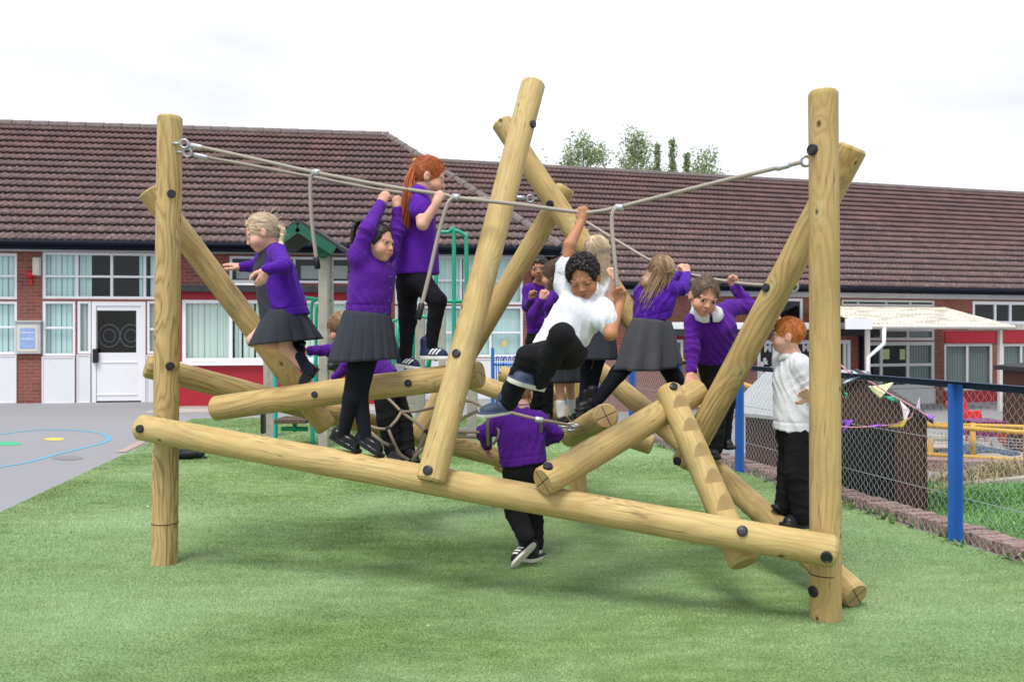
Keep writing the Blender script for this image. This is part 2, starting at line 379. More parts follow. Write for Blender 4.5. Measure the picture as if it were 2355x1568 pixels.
def roof_mesh(name, parent, eL, eR, dU, dN, run, rise, wl_clip=None, period=.155, course=.34, u_clipR=None, u_clipL=None, hipf=1.0):
    """wavy interlocking tiles on a slope; local coords; eave from eL to eR along x at (y0,z0)"""
    (x0, y0, z0) = eL; x1 = eR; sl = math.hypot(run, rise); nc = int(round(sl/course)); cs = sl/nc
    step = period/6; xs = np.arange(x0, x1+step, step); Vv = []; Q = []; UV = []; nx = len(xs); base = 0
    wave = .5+.5*np.cos(2*math.pi*xs/period); wave = .030*wave**1.5
    ny, nz = run/sl, rise/sl
    for c in range(nc):
        for k, (s, lift) in enumerate(((c*cs+.035, -.004), (c*cs-.04, .050), ((c+.5)*cs, .026), ((c+1)*cs, .004))):
            h = lift+(wave if k > 0 else wave*.5-.006)
            Vv.append(np.stack([xs, y0+s*ny-h*nz, z0+s*nz+h*ny], 1)); UV.append(np.stack([xs, np.full(nx, max(s, 0)+.05)], 1))
        r = base+c*4*nx
        for k in range(3):
            a = np.arange(nx-1)+r+k*nx; Q.append(np.stack([a, a+1, a+1+nx, a+nx], 1))
    Vv = np.concatenate(Vv); Q = np.concatenate(Q); UV = np.concatenate(UV)
    cx = Vv[Q].mean(1); keep = np.ones(len(Q), bool)
    if u_clipR is not None: keep &= cx[:, 0] < u_clipR-(cx[:, 1]-y0)*hipf
    if u_clipL is not None: keep &= cx[:, 0] > u_clipL+(cx[:, 1]-y0)
    Q = Q[keep]
    return mesh_np(name, Vv, Q, M_TILE, parent, smooth=True, uv=UV[Q.reshape(-1)])
# ---------------------------------------------------------------- left block
WL = Wall(250, 17.9, 7.5, 'school_building'); tag(WL.root, 'long brick school block with hipped brown roof, behind the left post, white door', 'building')
H = []; U = WL.u; RC = WL.rect
uL = U(-1150); uR = U(1246)
EO = -.42; zE = WL.z(300, 563, EO)                           # eave line
z_top = zE+.25
def win(x0, y0, x1, y1, cols=(), rows=(), blinds=(), **k):
    xm = (x0+x1)/2
    return window(WL, H, RC(x0, y0, x1, y1), [U(c) for c in cols], [WL.z(xm, r) for r in rows], [(U(a), U(b), mt) for a, b, mt in blinds] or None, **k)
win(-190, 581, 39, 688, (-110, -40), (634,), ((-190, 39, M_BLIND),))
for q0 in (-820, -480):
    win(q0, 581, q0+250, 688, (q0+85, q0+165), (634,), ((q0, q0+250, M_BLIND),)); win(q0, 692, q0+250, 816, (q0+85, q0+165), (752,), ((q0, q0+250, M_BLIND),))
win(-190, 692, 39, 816, (-110, -40), (752,), ((-190, 39, M_BLIND),))
win(97, 581, 412, 688, (176, 256, 332), (636,), ((97, 175, M_BLIND), (178, 206, M_BLIND), (316, 332, M_BLIND), (342, 412, M_BLIND)))
win(97, 692, 173, 819, (), (754,), ((97, 173, M_BLIND),))
win(177, 692, 209, 814, (), (), ((181, 207, M_BLIND2),))
win(337, 692, 412, 814, (), (757,), ((337, 412, M_BLIND),))
def panel(x0, y0, x1, y1, mat=M_PANEL, name='panel', y=-.03, wl=None, rim=.05):
    wl = wl or WL; a, b, c, d = wl.rect(x0, y0, x1, y1); mb = MB(); mb.box(a, b, y+.012, .02, c, d)
    mb.box(a, b, y, y+.011, d-rim*.6, d); mb.box(a, b, y, y+.011, c, c+rim*.6); mb.box(a, a+rim*.6, y, y+.011, c+rim*.6, d-rim*.6); mb.box(b-rim*.6, b, y, y+.011, c+rim*.6, d-rim*.6)
    return mb.build(name, mat, wl.root, bevel=.004)
panel(-190, 817, 39, 928); panel(97, 820, 173, 929); panel(337, 815, 412, 928); panel(177, 815, 209, 927)
# door
a, b, c_, d_ = RC(211, 694, 335, 928); c_ = 0.02; H.append((a, b, 0.0, d_))
pa, pb, pc, pd = RC(222, 714, 313, 811)
mb = MB(); fw = .09; mb.box(a, a+fw, -.01, .09, 0, d_); mb.box(b-fw, b, -.01, .09, 0, d_); mb.box(a+fw, b-fw, -.01, .09, d_-fw, d_)
mb.box(a+fw+.004, pa, .01, .07, .03, d_-fw-.004); mb.box(pb, b-fw-.004, .01, .07, .03, d_-fw-.004); mb.box(pa, pb, .01, .07, pd, d_-fw-.004); mb.box(pa, pb, .01, .07, .03, pc)
mb.box(pa-.02, pb+.02, -.002, .009, .15, .18); mb.box(pa-.02, pb+.02, -.002, .009, pc-.22, pc-.19)
door = mb.build('door', M_UPVC, WL.root, bevel=.006)
p = MB(); p.quad((pa, .04, pc), (pb, .04, pc), (pb, .04, pd), (pa, .04, pd)); p.build('pane', M_GLASS, door)
h = MB(); ha, hb, hc, hd = RC(215, 802, 227, 834); h.box(ha, hb, -.07, .0, hc, hd); h.build('handle', M_BLACK, door, bevel=.01)
ring = MB()
for cxp in (246, 296):
    for rr_, rm in ((27/110, .012), (15/110, .01)):
        cc = V(U(cxp), .14, WL.z(250, 772)); ring.tube([cc+V(math.cos(q)*rr_*.9, 0, math.sin(q)*rr_) for q in np.linspace(0, 6.283, 25)], rm, 5, False)
ring.build('window_decoration', plain('chalk_grey', (.13, .13, .14), .8), door)
# upper strip windows over the annexe, tall glazing at the right end
win(527, 590, 815, 651, (592, 676, 741), (), ())
card = MB()
for x0, x1 in ((540, 584), (608, 664), (690, 732), (756, 806)):
    q = RC(x0, 610, x1, 640); card.box(q[0], q[1], .16, .17, q[2], q[3])
card.build('display_board', M_CARD, WL.root)
win(908, 588, 1203, 700, (1000, 1060, 1128), (645,), ((908, 1060, M_BLIND), (1066, 1203, M_BLIND)))
win(908, 703, 1203, 822, (1000, 1060, 1128), (765,), ((908, 1000, M_BLIND), (1004, 1060, M_BLIND), (1066, 1203, M_BLIND)))
panel(908, 824, 1060, 925); panel(1062, 824, 1203, 925)
nt = MB(); q = RC(1155, 784, 1166, 796); nt.box(q[0], q[1], .04, .042, q[2], q[3]); nt.build('notice', plain('yellow_card', (.7, .55, .15), .7), WL.root)
wall_mesh('wall', M_BRICK, WL.root, uL, uR, -.05, z_top, H)
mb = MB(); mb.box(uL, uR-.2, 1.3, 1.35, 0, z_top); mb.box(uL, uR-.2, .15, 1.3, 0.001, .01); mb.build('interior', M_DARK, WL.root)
gw = MB(); gw.add([(uL, 0, -.05), (uL, 9, -.05), (uL, 9, z_top), (uL, 4.1, z_top+3.4), (uL, 0, z_top)], [(4, 3, 2, 1, 0)]); gw.build('gable_wall', M_BRICK, WL.root)
sw = MB(); sw.quad((uR, 0, -.05), (uR, 9, -.05), (uR, 9, z_top), (uR, 0, z_top)); sw.build('side_wall', M_BRICK, WL.root)
RUN = 4.55; zr = WL.z(0, 286, EO+RUN); RISE = zr-zE-.06; uE = U(1290, EO)
roof = roof_mesh('roof', WL.root, (uL-.4, EO, zE+.06), uE, 0, 0, RUN, RISE, u_clipR=uE, hipf=.875)
RUH = RUN*.875; uG = uL-.4
# hip end slope, rear slope
bk = MB(); bk.add([(uE, EO, zE+.05), (uE, EO+2*RUN, zE+.05), (uE-RUH, EO+RUN, zr)], [(0, 1, 2)]); bk.add([(uE, EO+2*RUN, zE+.05), (uG, EO+2*RUN, zE+.05), (uG, EO+RUN, zr-.02), (uE-RUH, EO+RUN, zr-.02)], [(0, 1, 2, 3)]); bk.build('rear_roof', M_RIDGE, WL.root)
rt = MB(); x = uL-.4
while x < uE-RUH-.1:
    rt.tube([(x, EO+RUN, zr+.0), (min(x+.44, uE-RUH+.06), EO+RUN, zr+.0)], [.115, .125], 10); x += .45
A = V(uE, EO, zE+.08); B = V(uE-RUH, EO+RUN, zr)
nh = 16
for k in range(nh): rt.tube([A+(B-A)*k/nh, A+(B-A)*(k+.97)/nh], [.115, .10], 10)
rt.build('ridge_tiles', M_RIDGE, roof)
fb = MB(); fb.box(uG, uE-.02, EO+.0, EO+.05, zE-.12, zE+.06); fb.box(uE-.05, uE, EO+.051, EO+9, zE-.12, zE+.06); fb.tube([(uG, EO-.06, zE+.02), (uE, EO-.06, zE+.02)], .06, 10)
fb.build('fascia', M_FASC, WL.root)
sb = MB(); sb.box(uG, uE-.05, EO+.051, .0, zE-.10, zE-.08); sb.box(uL, uR+.02, -.05, -.001, WL.z(300, 581), zE-.101); sb.box(uL, uR+.02, -.09, -.051, WL.z(300, 577), zE-.101); sb.build('soffit', M_SOFF, WL.root)
dp = MB(); x = U(1228); dp.tube([(x, -.06, 0), (x, -.06, zE-.25), (x+.05, EO-.03, zE-.1)], .045, 8); dp.build('drainpipe', M_FASC, WL.root, smooth=True)
# ---------------------------------------------------------------- flat-roofed annexe with red walls
WA = Wall(415, 16.4, 7.5, 'annexe'); tag(WA.root, 'low flat roofed annexe with red walls and wide white window behind the logs', 'building')
HA = []; A0, A1 = WA.u(412), WA.u(893)
rc = WA.rect(418, 690, 820, 831); zrf = WA.z(600, 672)
f = window(WA, HA, rc, [WA.u(530), WA.u(640), WA.u(735)], [], [(WA.u(423), WA.u(525), M_BLIND2), (WA.u(537), WA.u(553), M_BLIND2), (WA.u(557), WA.u(582), M_BLIND2), (WA.u(586), WA.u(636), M_BLIND2), (WA.u(646), WA.u(816), M_BLIND2)], fw=.07)
sl_ = MB(); sl_.box(rc[0]-.05, rc[1]+.05, -.07, .01, rc[2]-.075, rc[2]-.003); sl_.build('sill', M_UPVC, f, bevel=.006)
wall_mesh('wall', M_RED, WA.root, A0, A1, .05, zrf, HA)
mb = MB(); mb.box(A0, A1, -.012, .1, -.02, .05); mb.build('plinth', M_CONC, WA.root)
dpt = 1.45
for xx in (A0, A1): mb = MB(); mb.quad((xx, dpt, 0), (xx, 0, 0), (xx, 0, zrf), (xx, dpt, zrf)); mb.build('side_wall', M_RED, WA.root)
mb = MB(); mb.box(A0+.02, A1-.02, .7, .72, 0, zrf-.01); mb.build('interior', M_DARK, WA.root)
mb = MB(); mb.box(A0-.09, A1+.09, -.18, dpt-.05, zrf, zrf+.13); mb.build('roof', M_FELT, WA.root)
mb = MB(); q = WA.rect(466, 655, 527, 650); mb.box(A0+.5, WA.u(590), .12, .2, zrf+.131, zrf+.19); mb.build('roof_trim', M_UPVC, WA.root)
mb = MB(); mb.box(A0-.09, A0-.004, -.02, .06, 0, zrf-.01); mb.build('corner_post', M_UPVC, WA.root)
mb = MB(); mb.box(A0-.4, A1, -.9, -.02, .001, .012); o = mb.build('apron', M_CONC, WA.root)
# ---------------------------------------------------------------- fittings on the left facade
def on_wall(wl, name, px, py, label, cat, group=None):
    u, z = wl.uz(px, py); p = wl.O+wl.U*u; o = empty(name, (p[0], p[1], z), wl.yaw); tag(o, label, cat, group); return o
def text(s, size, name, mat, parent, loc, rot=(math.pi/2, 0, 0), extrude=.001, align='CENTER', bold=0.0):
    cu = bpy.data.curves.new(name, 'FONT'); cu.body = s; cu.size = size; cu.extrude = extrude; cu.align_x = align; cu.align_y = 'CENTER'; cu.offset = bold
    tmp = bpy.data.objects.new(name, cu); COL.objects.link(tmp); dg = bpy.context.evaluated_depsgraph_get(); dg.update()
    me = bpy.data.meshes.new_from_object(tmp.evaluated_get(dg)); bpy.data.objects.remove(tmp)
    me.materials.clear(); me.materials.append(mat); o = bpy.data.objects.new(name, me); o.location = loc; o.rotation_euler = rot; return link(o, parent)
nb = on_wall(WL, 'notice_board', 67, 777, 'grey wall notice board with blue welcome poster, on the pier left of the door', 'notice board')
S = 1/107.0
mb = MB(); W_, Hh = 54*S/2, 72*S/2
mb.box(-W_, W_, -.07, -.0, -Hh, Hh); mb.build('case', plain('aluminium', (.5, .52, .54), .4, .1), nb, bevel=.01)
mb = MB(); mb.box(-W_+.05, W_-.05, -.078, -.071, -Hh+.05, Hh-.06); mb.build('backing', plain('cream_board', (.66, .64, .58), .8), nb)
mb = MB(); mb.box(-.15, .15, -.084, -.079, -.22, .21); pos = mb.build('poster', plain('blue_poster', (.30, .42, .75), .6, .25, 9), nb)
M_W = plain('white_ink', (.85, .87, .92), .6)
text('Welcome to', .055, 'lettering', M_W, pos, (0, -.086, .12), bold=.001); text('The Library', .058, 'lettering', M_W, pos, (0, -.086, -.02), bold=.001)
tp = MB(); tp.box(-W_-.03, W_+.03, -.1, .0, Hh+.001, Hh+.035); tp.build('hood', plain('aluminium', (.5, .52, .54), .4, .1), nb)
al = on_wall(WL, 'alarm_bell', 71, 632, 'round red alarm sounder on the brick pier above the notice board', 'alarm')
mb = MB(); mb.tube([(0, 0, 0), (0, -.05, 0), (0, -.09, 0)], [.085, .085, .05], 16); mb.build('bell', plain('alarm_red', (.55, .01, .015), .35), al, smooth=True)
mb = MB(); mb.box(-.02, .04, -.04, 0, -.22, -.095); mb.build('bracket', plain('alarm_red', (.55, .01, .015), .35), al)
li = on_wall(WL, 'wall_light', 86, 612, 'cream oblong bulkhead light at the top of the brick pier', 'light')
mb = MB(); mb.box(-.07, .07, -.09, 0, -.2, .18); mb.build('lamp_cover', plain('cream_plastic', (.62, .60, .50), .5), li, bevel=.02)
mb = MB(); mb.box(-.08, .08, -.02, 0, -.21, .19); mb.build('backplate', M_SOFF, li)
# ---------------------------------------------------------------- right block, on lower ground
WR = Wall(1437, 25.4, 15.5, 'school_wing'); tag(WR.root, 'far brick school wing with lower brown roof and red panels, behind the wire fence', 'building')
HR = []; r0, r1 = WR.u(1150), WR.u(2920); ER = -.4
zE2 = WR.z(1437, 655, ER); zb = -.95
def winr(x0, y0, x1, y1, cols=(), rows=(), blinds=(), **k):
    xm = (x0+x1)/2
    return window(WR, HR, WR.rect(x0, y0, x1, y1), [WR.u(c) for c in cols], [WR.z(xm, r) for r in rows], [(WR.u(a), WR.u(b), mt) for a, b, mt in blinds] or None, **k)
M_FR2 = plain('dull_white_frame', (.62, .63, .62), .55, .1)
M_BLIND3 = blind_mat('grey_blind', (.10, .12, .12), (.34, .37, .36))
winr(1786, 686, 1847, 741, fw=.09); winr(1590, 686, 1640, 738, fw=.09)
winr(1936, 690, 2150, 704, (1975, 2040, 2095), fw=.07, frame=M_FR2); winr(2237, 694, 2470, 746, (2290, 2325, 2400), fw=.11)
wM = winr(1742, 782, 1957, 884, (1781, 1868, 1944), fw=.12); winr(1536, 781, 1572, 838, (), (), ((1538, 1570, M_BLIND3),), fw=.09)
winr(1990, 755, 2150, 783, (2028, 2089), fw=.1, frame=M_FR2, blinds=((2093, 2148, M_BLIND3),))
wd = winr(1990, 786, 2150, 893, (2028, 2089), (839,), fw=.12, frame=M_FR2, blinds=((2093, 2148, M_BLIND3),))
winr(2172, 790, 2283, 897, (2226,), fw=.09, frame=M_FR2, blinds=((2172, 2283, M_BLIND3),)); winr(2305, 790, 2460, 897, (2350, 2400), fw=.09, frame=M_FR2, blinds=((2305, 2460, M_BLIND3),))
wall_mesh('wall', M_BRICK, WR.root, r0, r1, zb, zE2+.3, HR)
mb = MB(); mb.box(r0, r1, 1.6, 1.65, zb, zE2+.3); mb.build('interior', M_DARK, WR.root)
for x0, y0, x1, y1, mt in ((1545, 754, 1738, 780, M_RED), (2172, 762, 2290, 789, M_RED), (2172, 900, 2290, 1000, M_RED), (2292, 760, 2460, 789, M_RED), (2292, 900, 2460, 1010, M_RED), (1990, 894, 2150, 940, M_FR2)):
    panel(x0, y0, x1, y1, mt, 'panel', wl=WR, rim=.03)
cdz = MB()
for x0, y0, x1, y1 in ((2032, 803, 2048, 826), (2072, 803, 2084, 827)):
    q = WR.rect(x0, y0, x1, y1); cdz.box(q[0], q[1], .05, .055, q[2], q[3])
cdz.build('notice', plain('pale_yellow_card', (.6, .62, .32), .7), WR.root)
M_LET = plain('white_vinyl', (.8, .8, .82), .6)
for s, x, y, sz in (('M', 1767, 801, .36), ('M', 1855, 800, .36), ('&', 1739+22, 831, .3)):
    u, z = WR.uz(x, y); text(s, sz, 'lettering', M_LET, wM, (u, .035, z), bold=.01)
fg = MB(); u, z = WR.uz(1751, 872); fg.tube([(u, .035, z-.45), (u, .03, z+.1), (u, .03, z+.35)], [.06, .1, .07], 8); fg.ball((u, .03, z+.48), .1); fg.tube([(u-.05, .03, z+.3), (u-.22, .03, z)], .03, 6); fg.build('window_decoration', M_LET, wM)
mb = MB(); mb.box(WR.u(1500), WR.u(1990), -.7, .0, WR.z(1750, 772), WR.z(1750, 757)); mb.build('flat_roof', M_FELT, WR.root)
mb = MB(); mb.box(WR.u(1500), WR.u(1990), -.5, -.45, WR.z(1750, 756.9), WR.z(1750, 742)); mb.build('roof_trim', M_UPVC, WR.root)
RUN2 = 5.8; zr2 = WR.z(1285, 388, ER+RUN2); RISE2 = zr2-zE2-.06
roof2 = roof_mesh('roof', WR.root, (WR.u(900), ER, zE2+.06), WR.u(2935), 0, 0, RUN2, RISE2, period=.17, course=.36)
rt = MB(); x = WR.u(900)
while x < WR.u(2935):
    rt.tube([(x, ER+RUN2, zr2), (x+.44, ER+RUN2, zr2)], [.12, .13], 8); x += .45
rt.build('ridge_tiles', M_RIDGE, roof2)
bk = MB(); bk.add([(WR.u(900), ER+RUN2, zr2-.02), (WR.u(2935), ER+RUN2, zr2-.02), (WR.u(2935), ER+2*RUN2, zE2), (WR.u(900), ER+2*RUN2, zE2)], [(0, 1, 2, 3)]); bk.build('rear_roof', M_RIDGE, WR.root)
fb = MB(); fb.box(WR.u(1100), WR.u(2935), ER, ER+.06, zE2-.13, zE2+.07); fb.tube([(WR.u(1100), ER-.06, zE2), (WR.u(2935), ER-.06, zE2)], .07, 8); fb.build('fascia', M_FASC, WR.root)
sb = MB(); sb.box(WR.u(1100), WR.u(2935), ER+.061, 0, zE2-.12, zE2-.09); sb.box(r0, r1, -.05, -.001, WR.z(1900, 684), zE2-.125); sb.build('soffit', M_SOFF, WR.root)
dp = MB(); x = WR.u(1978); dp.tube([(x, -.08, zb), (x, -.08, zE2-.9)], .07, 8); dp.build('drainpipe', M_FASC, WR.root)
# veranda canopy
WC = Wall(2140, 24.9, 15.5, 'veranda_canopy'); tag(WC.root, 'off white corrugated veranda roof on posts before the far glazed doors', 'canopy')
offb = 2.6
m, t = newmat('corrugated_sheet'); c = t.coord(); n1 = t.noise(t.sc(c, (1, 4, 4)), 1.3, 6., .65)
t.bsdf(t.mix(t.ramp(n1, [(.47, 0.), (.64, .75)]), (.58, .55, .48), (.17, .15, .125)), .7, bump=n1, bstr=.2); M_CORR = m
c0, c1 = WC.u(1985), WC.u(2322); zf = WC.z(2150, 747); zbk = WC.z(2100, 706, offb)
xs = np.arange(c0, c1, .03); wv = .02*np.sin(xs*2*math.pi/.15); Vv = np.concatenate([np.stack([xs, np.full(len(xs), y), z+wv], 1) for y, z in ((-.1, zf), (offb*.5, (zf+zbk)/2), (offb, zbk))])
n = len(xs); a = np.arange(n-1); mesh_np('roof', Vv, np.concatenate([np.stack([a+k*n, a+1+k*n, a+1+(k+1)*n, a+(k+1)*n], 1) for k in (0, 1)]), M_CORR, WC.root)
M_CREAM = plain('cream_paint', (.62, .61, .57), .6, .12)
mb = MB(); mb.box(c0, c1, -.12, -.02, zf-.13, zf-.022); mb.tube([(c0, -.17, zf-.06), (c1, -.17, zf-.06)], .06, 8); mb.build('gutter', M_CREAM, WC.root)
for px in (2303, 1998):
    u = WC.u(px); mb = MB(); mb.box(u-.055, u+.055, -.0, .11, -1.0, zf-.14); mb.build('post', M_CREAM, WC.root, bevel=.01)
mb = MB(); q = WC.rect(1930, 733, 1990, 757); mb.box(q[0], q[1], -.3, -.25, q[2], q[3]); mb.build('fascia_board', M_UPVC, WC.root)
mb = MB(); u = WC.u(2022); mb.tube([(u, -.2, zf-.08), (u, -.2, zf-.55), (u-.42, -.05, zf-.95), (u-.42, -.05, -1)], .06, 8); mb.build('downpipe', M_UPVC, WC.root, smooth=True)
# lean-to post group to the right
mb = MB(); q = WC.u(2345); mb.box(q, q+2.2, -.1, 2, zf-.14, zf+.02); mb.build('side_roof', M_CORR, WC.root)
# ================================================================== THE LOG CLIMBING FRAME
m, t = newmat('treated_pine'); uv = t.n('ShaderNodeUVMap').outputs[0]; X = t.xyz(uv); ob = t.n('ShaderNodeObjectInfo').outputs['Random']
u, v = X[0], X[1]; v2 = t.m('ADD', v, t.m('MULTIPLY', ob, 37.0))
kv = t.n('ShaderNodeTexVoronoi', {'Vector': t.comb(t.m('MULTIPLY', u, 3.6), t.m('MULTIPLY', v2, 2.5), 0.), 'Scale': 1.0, 'Randomness': .9}, voronoi_dimensions='2D')
d = kv.outputs['Distance']; kc = t.xyz(kv.outputs['Color'])
kn = t.m('MULTIPLY', t.m('EXPONENT', t.m('MULTIPLY', d, -6.0)), 3.4)
n1 = t.noise(t.comb(t.m('MULTIPLY', u, 6.), t.m('MULTIPLY', v2, .75), 0.), 1.0, 3., .5); n2 = t.noise(t.comb(t.m('MULTIPLY', u, 30.), t.m('MULTIPLY', v2, 2.2), 3.), 1.0, 3.)
fld = t.m('ADD', t.m('ADD', t.m('MULTIPLY', u, 22.), t.m('MULTIPLY', n1, 9.)), t.m('ADD', kn, t.m('MULTIPLY', n2, .35)))
band = t.m('FRACT', fld); band = t.ramp(band, [(0., .3), (.40, .0), (.80, 1.), (1., .3)])
fine = t.noise(t.comb(t.m('MULTIPLY', u, 240.), t.m('MULTIPLY', v2, 9.), 0.), 1.0, 3., .6)
big = t.noise(t.comb(t.m('MULTIPLY', u, 3.), t.m('MULTIPLY', v2, 1.1), 7.), 1.0, 4., .6)
base = t.mix(ob, (.43, .30, .105), (.53, .395, .165)); base = t.mix(t.ramp(big, [(.35, 0.), (.7, .65)]), base, (.60, .465, .225))
gr = t.noise(t.comb(t.m('MULTIPLY', u, 4.), t.m('MULTIPLY', v2, 1.9), 21.), 1.0, 5., .65)
zone = t.noise(t.comb(t.m('MULTIPLY', u, 5.), t.m('MULTIPLY', v2, 1.6), 31.), 1.0, 3., .55); gp = t.n('ShaderNodeAttribute', attribute_type='OBJECT', attribute_name='grain').outputs['Fac']; cont = t.m('MULTIPLY', gp, t.ramp(zone, [(.30, .38), (.60, 1.)]))
col = t.mix(t.m('MULTIPLY', band, cont), base, (.19, .105, .03))
wp = t.n('ShaderNodeAttribute', attribute_type='OBJECT', attribute_name='weather').outputs['Fac']; col = t.mix(t.m('MULTIPLY', t.ramp(gr, [(.50, 0.), (.66, 1.)]), wp), col, (.24, .195, .085)); col = t.mix(t.ramp(fine, [(.3, .35), (.6, 0.)]), col, (.34, .22, .085))
ks = t.m('MULTIPLY', kc[1], 1.0); has = t.m('GREATER_THAN', kc[0], .15); dk = t.m('DIVIDE', d, t.m('MULTIPLY_ADD', ks, .5, .5))
col = t.mix(t.m('MULTIPLY', t.m('MULTIPLY', t.ramp(dk, [(.038, .9), (.080, 0.)]), has), .9), col, (.15, .075, .026)); col = t.mix(t.m('MULTIPLY', t.ramp(dk, [(.016, .95), (.042, 0.)]), has), col, (.045, .022, .011))
col = t.mix(t.m('MULTIPLY', t.ramp(d, [(.04, .45), (.22, 0.)]), t.ramp(n2, [(.5, 0.), (.62, 1.)])), col, (.50, .52, .30))
crk = t.m('MULTIPLY', t.ramp(t.noise(t.comb(t.m('MULTIPLY', u, 26.), t.m('MULTIPLY', v2, .55), 2.), 1., 2.), [(.492, 0.), (.5, 1.), (.508, 0.)]), t.ramp(big, [(.45, 0.), (.55, .8)]))
col = t.mix(crk, col, (.10, .065, .03))
t.bsdf(col, .62, bump=t.m('SUBTRACT', t.m('ADD', fine, t.m('MULTIPLY', band, .4)), t.m('MULTIPLY', crk, 3.)), bstr=.35, bdist=.004, Specular_IOR_Level=.3); M_LOG = m
def end_mat(name, cross):
    m, t = newmat(name); uv = t.n('ShaderNodeUVMap').outputs[0]; X = t.xyz(uv); n1 = t.noise(uv, 18., 3.)
    rad = t.m('SQRT', t.m('ADD', t.m('POWER', t.m('ABSOLUTE', t.m('SUBTRACT', X[0], .012)), 2.), t.m('POWER', t.m('ABSOLUTE', t.m('ADD', X[1], .008)), 2.)))
    rg = t.m('SINE', t.m('ADD', t.m('MULTIPLY', rad, 700.), t.m('MULTIPLY', n1, 7.)))
    col = t.mix(t.m('MULTIPLY_ADD', rg, .3, .35, clamp=True), (.50, .36, .16), (.31, .20, .08)); col = t.mix(t.ramp(t.noise(uv, 9., 4.), [(.4, 0.), (.7, .6)]), col, (.26, .17, .07))
    if not cross: t.bsdf(t.mix(.35, col, (.36, .27, .13)), .8); return m
    cr = t.m('MAXIMUM', t.m('LESS_THAN', t.m('ABSOLUTE', X[0]), .0030), t.m('LESS_THAN', t.m('ABSOLUTE', X[1]), .0030)); col = t.mix(cr, col, (.03, .018, .01)); t.bsdf(col, .8, bump=cr, bstr=-.6); return m
M_END = end_mat('pine_end_grain', True); M_NOTCH = end_mat('pine_cut_face', False)
m, t = newmat('bolt_cap_plastic'); c = t.coord(); t.bsdf((.010, .012, .018), .38, bump=t.noise(c, 160, 2.), bstr=.08); M_BOLT = m
FR = empty('climbing_frame', tuple(at(1180, HY, 4.8)*V(1, 1, 0)))
tag(FR, 'large climbing frame of pale treated pine logs bolted at angles, with steel ropes and net', 'climbing frame')
OFF = -V(*FR.location)
def child(o, root=None, off=None): o.parent = root; o.location = tuple(OFF if off is None else off); return o
LOGS = {}; _ln = [0]
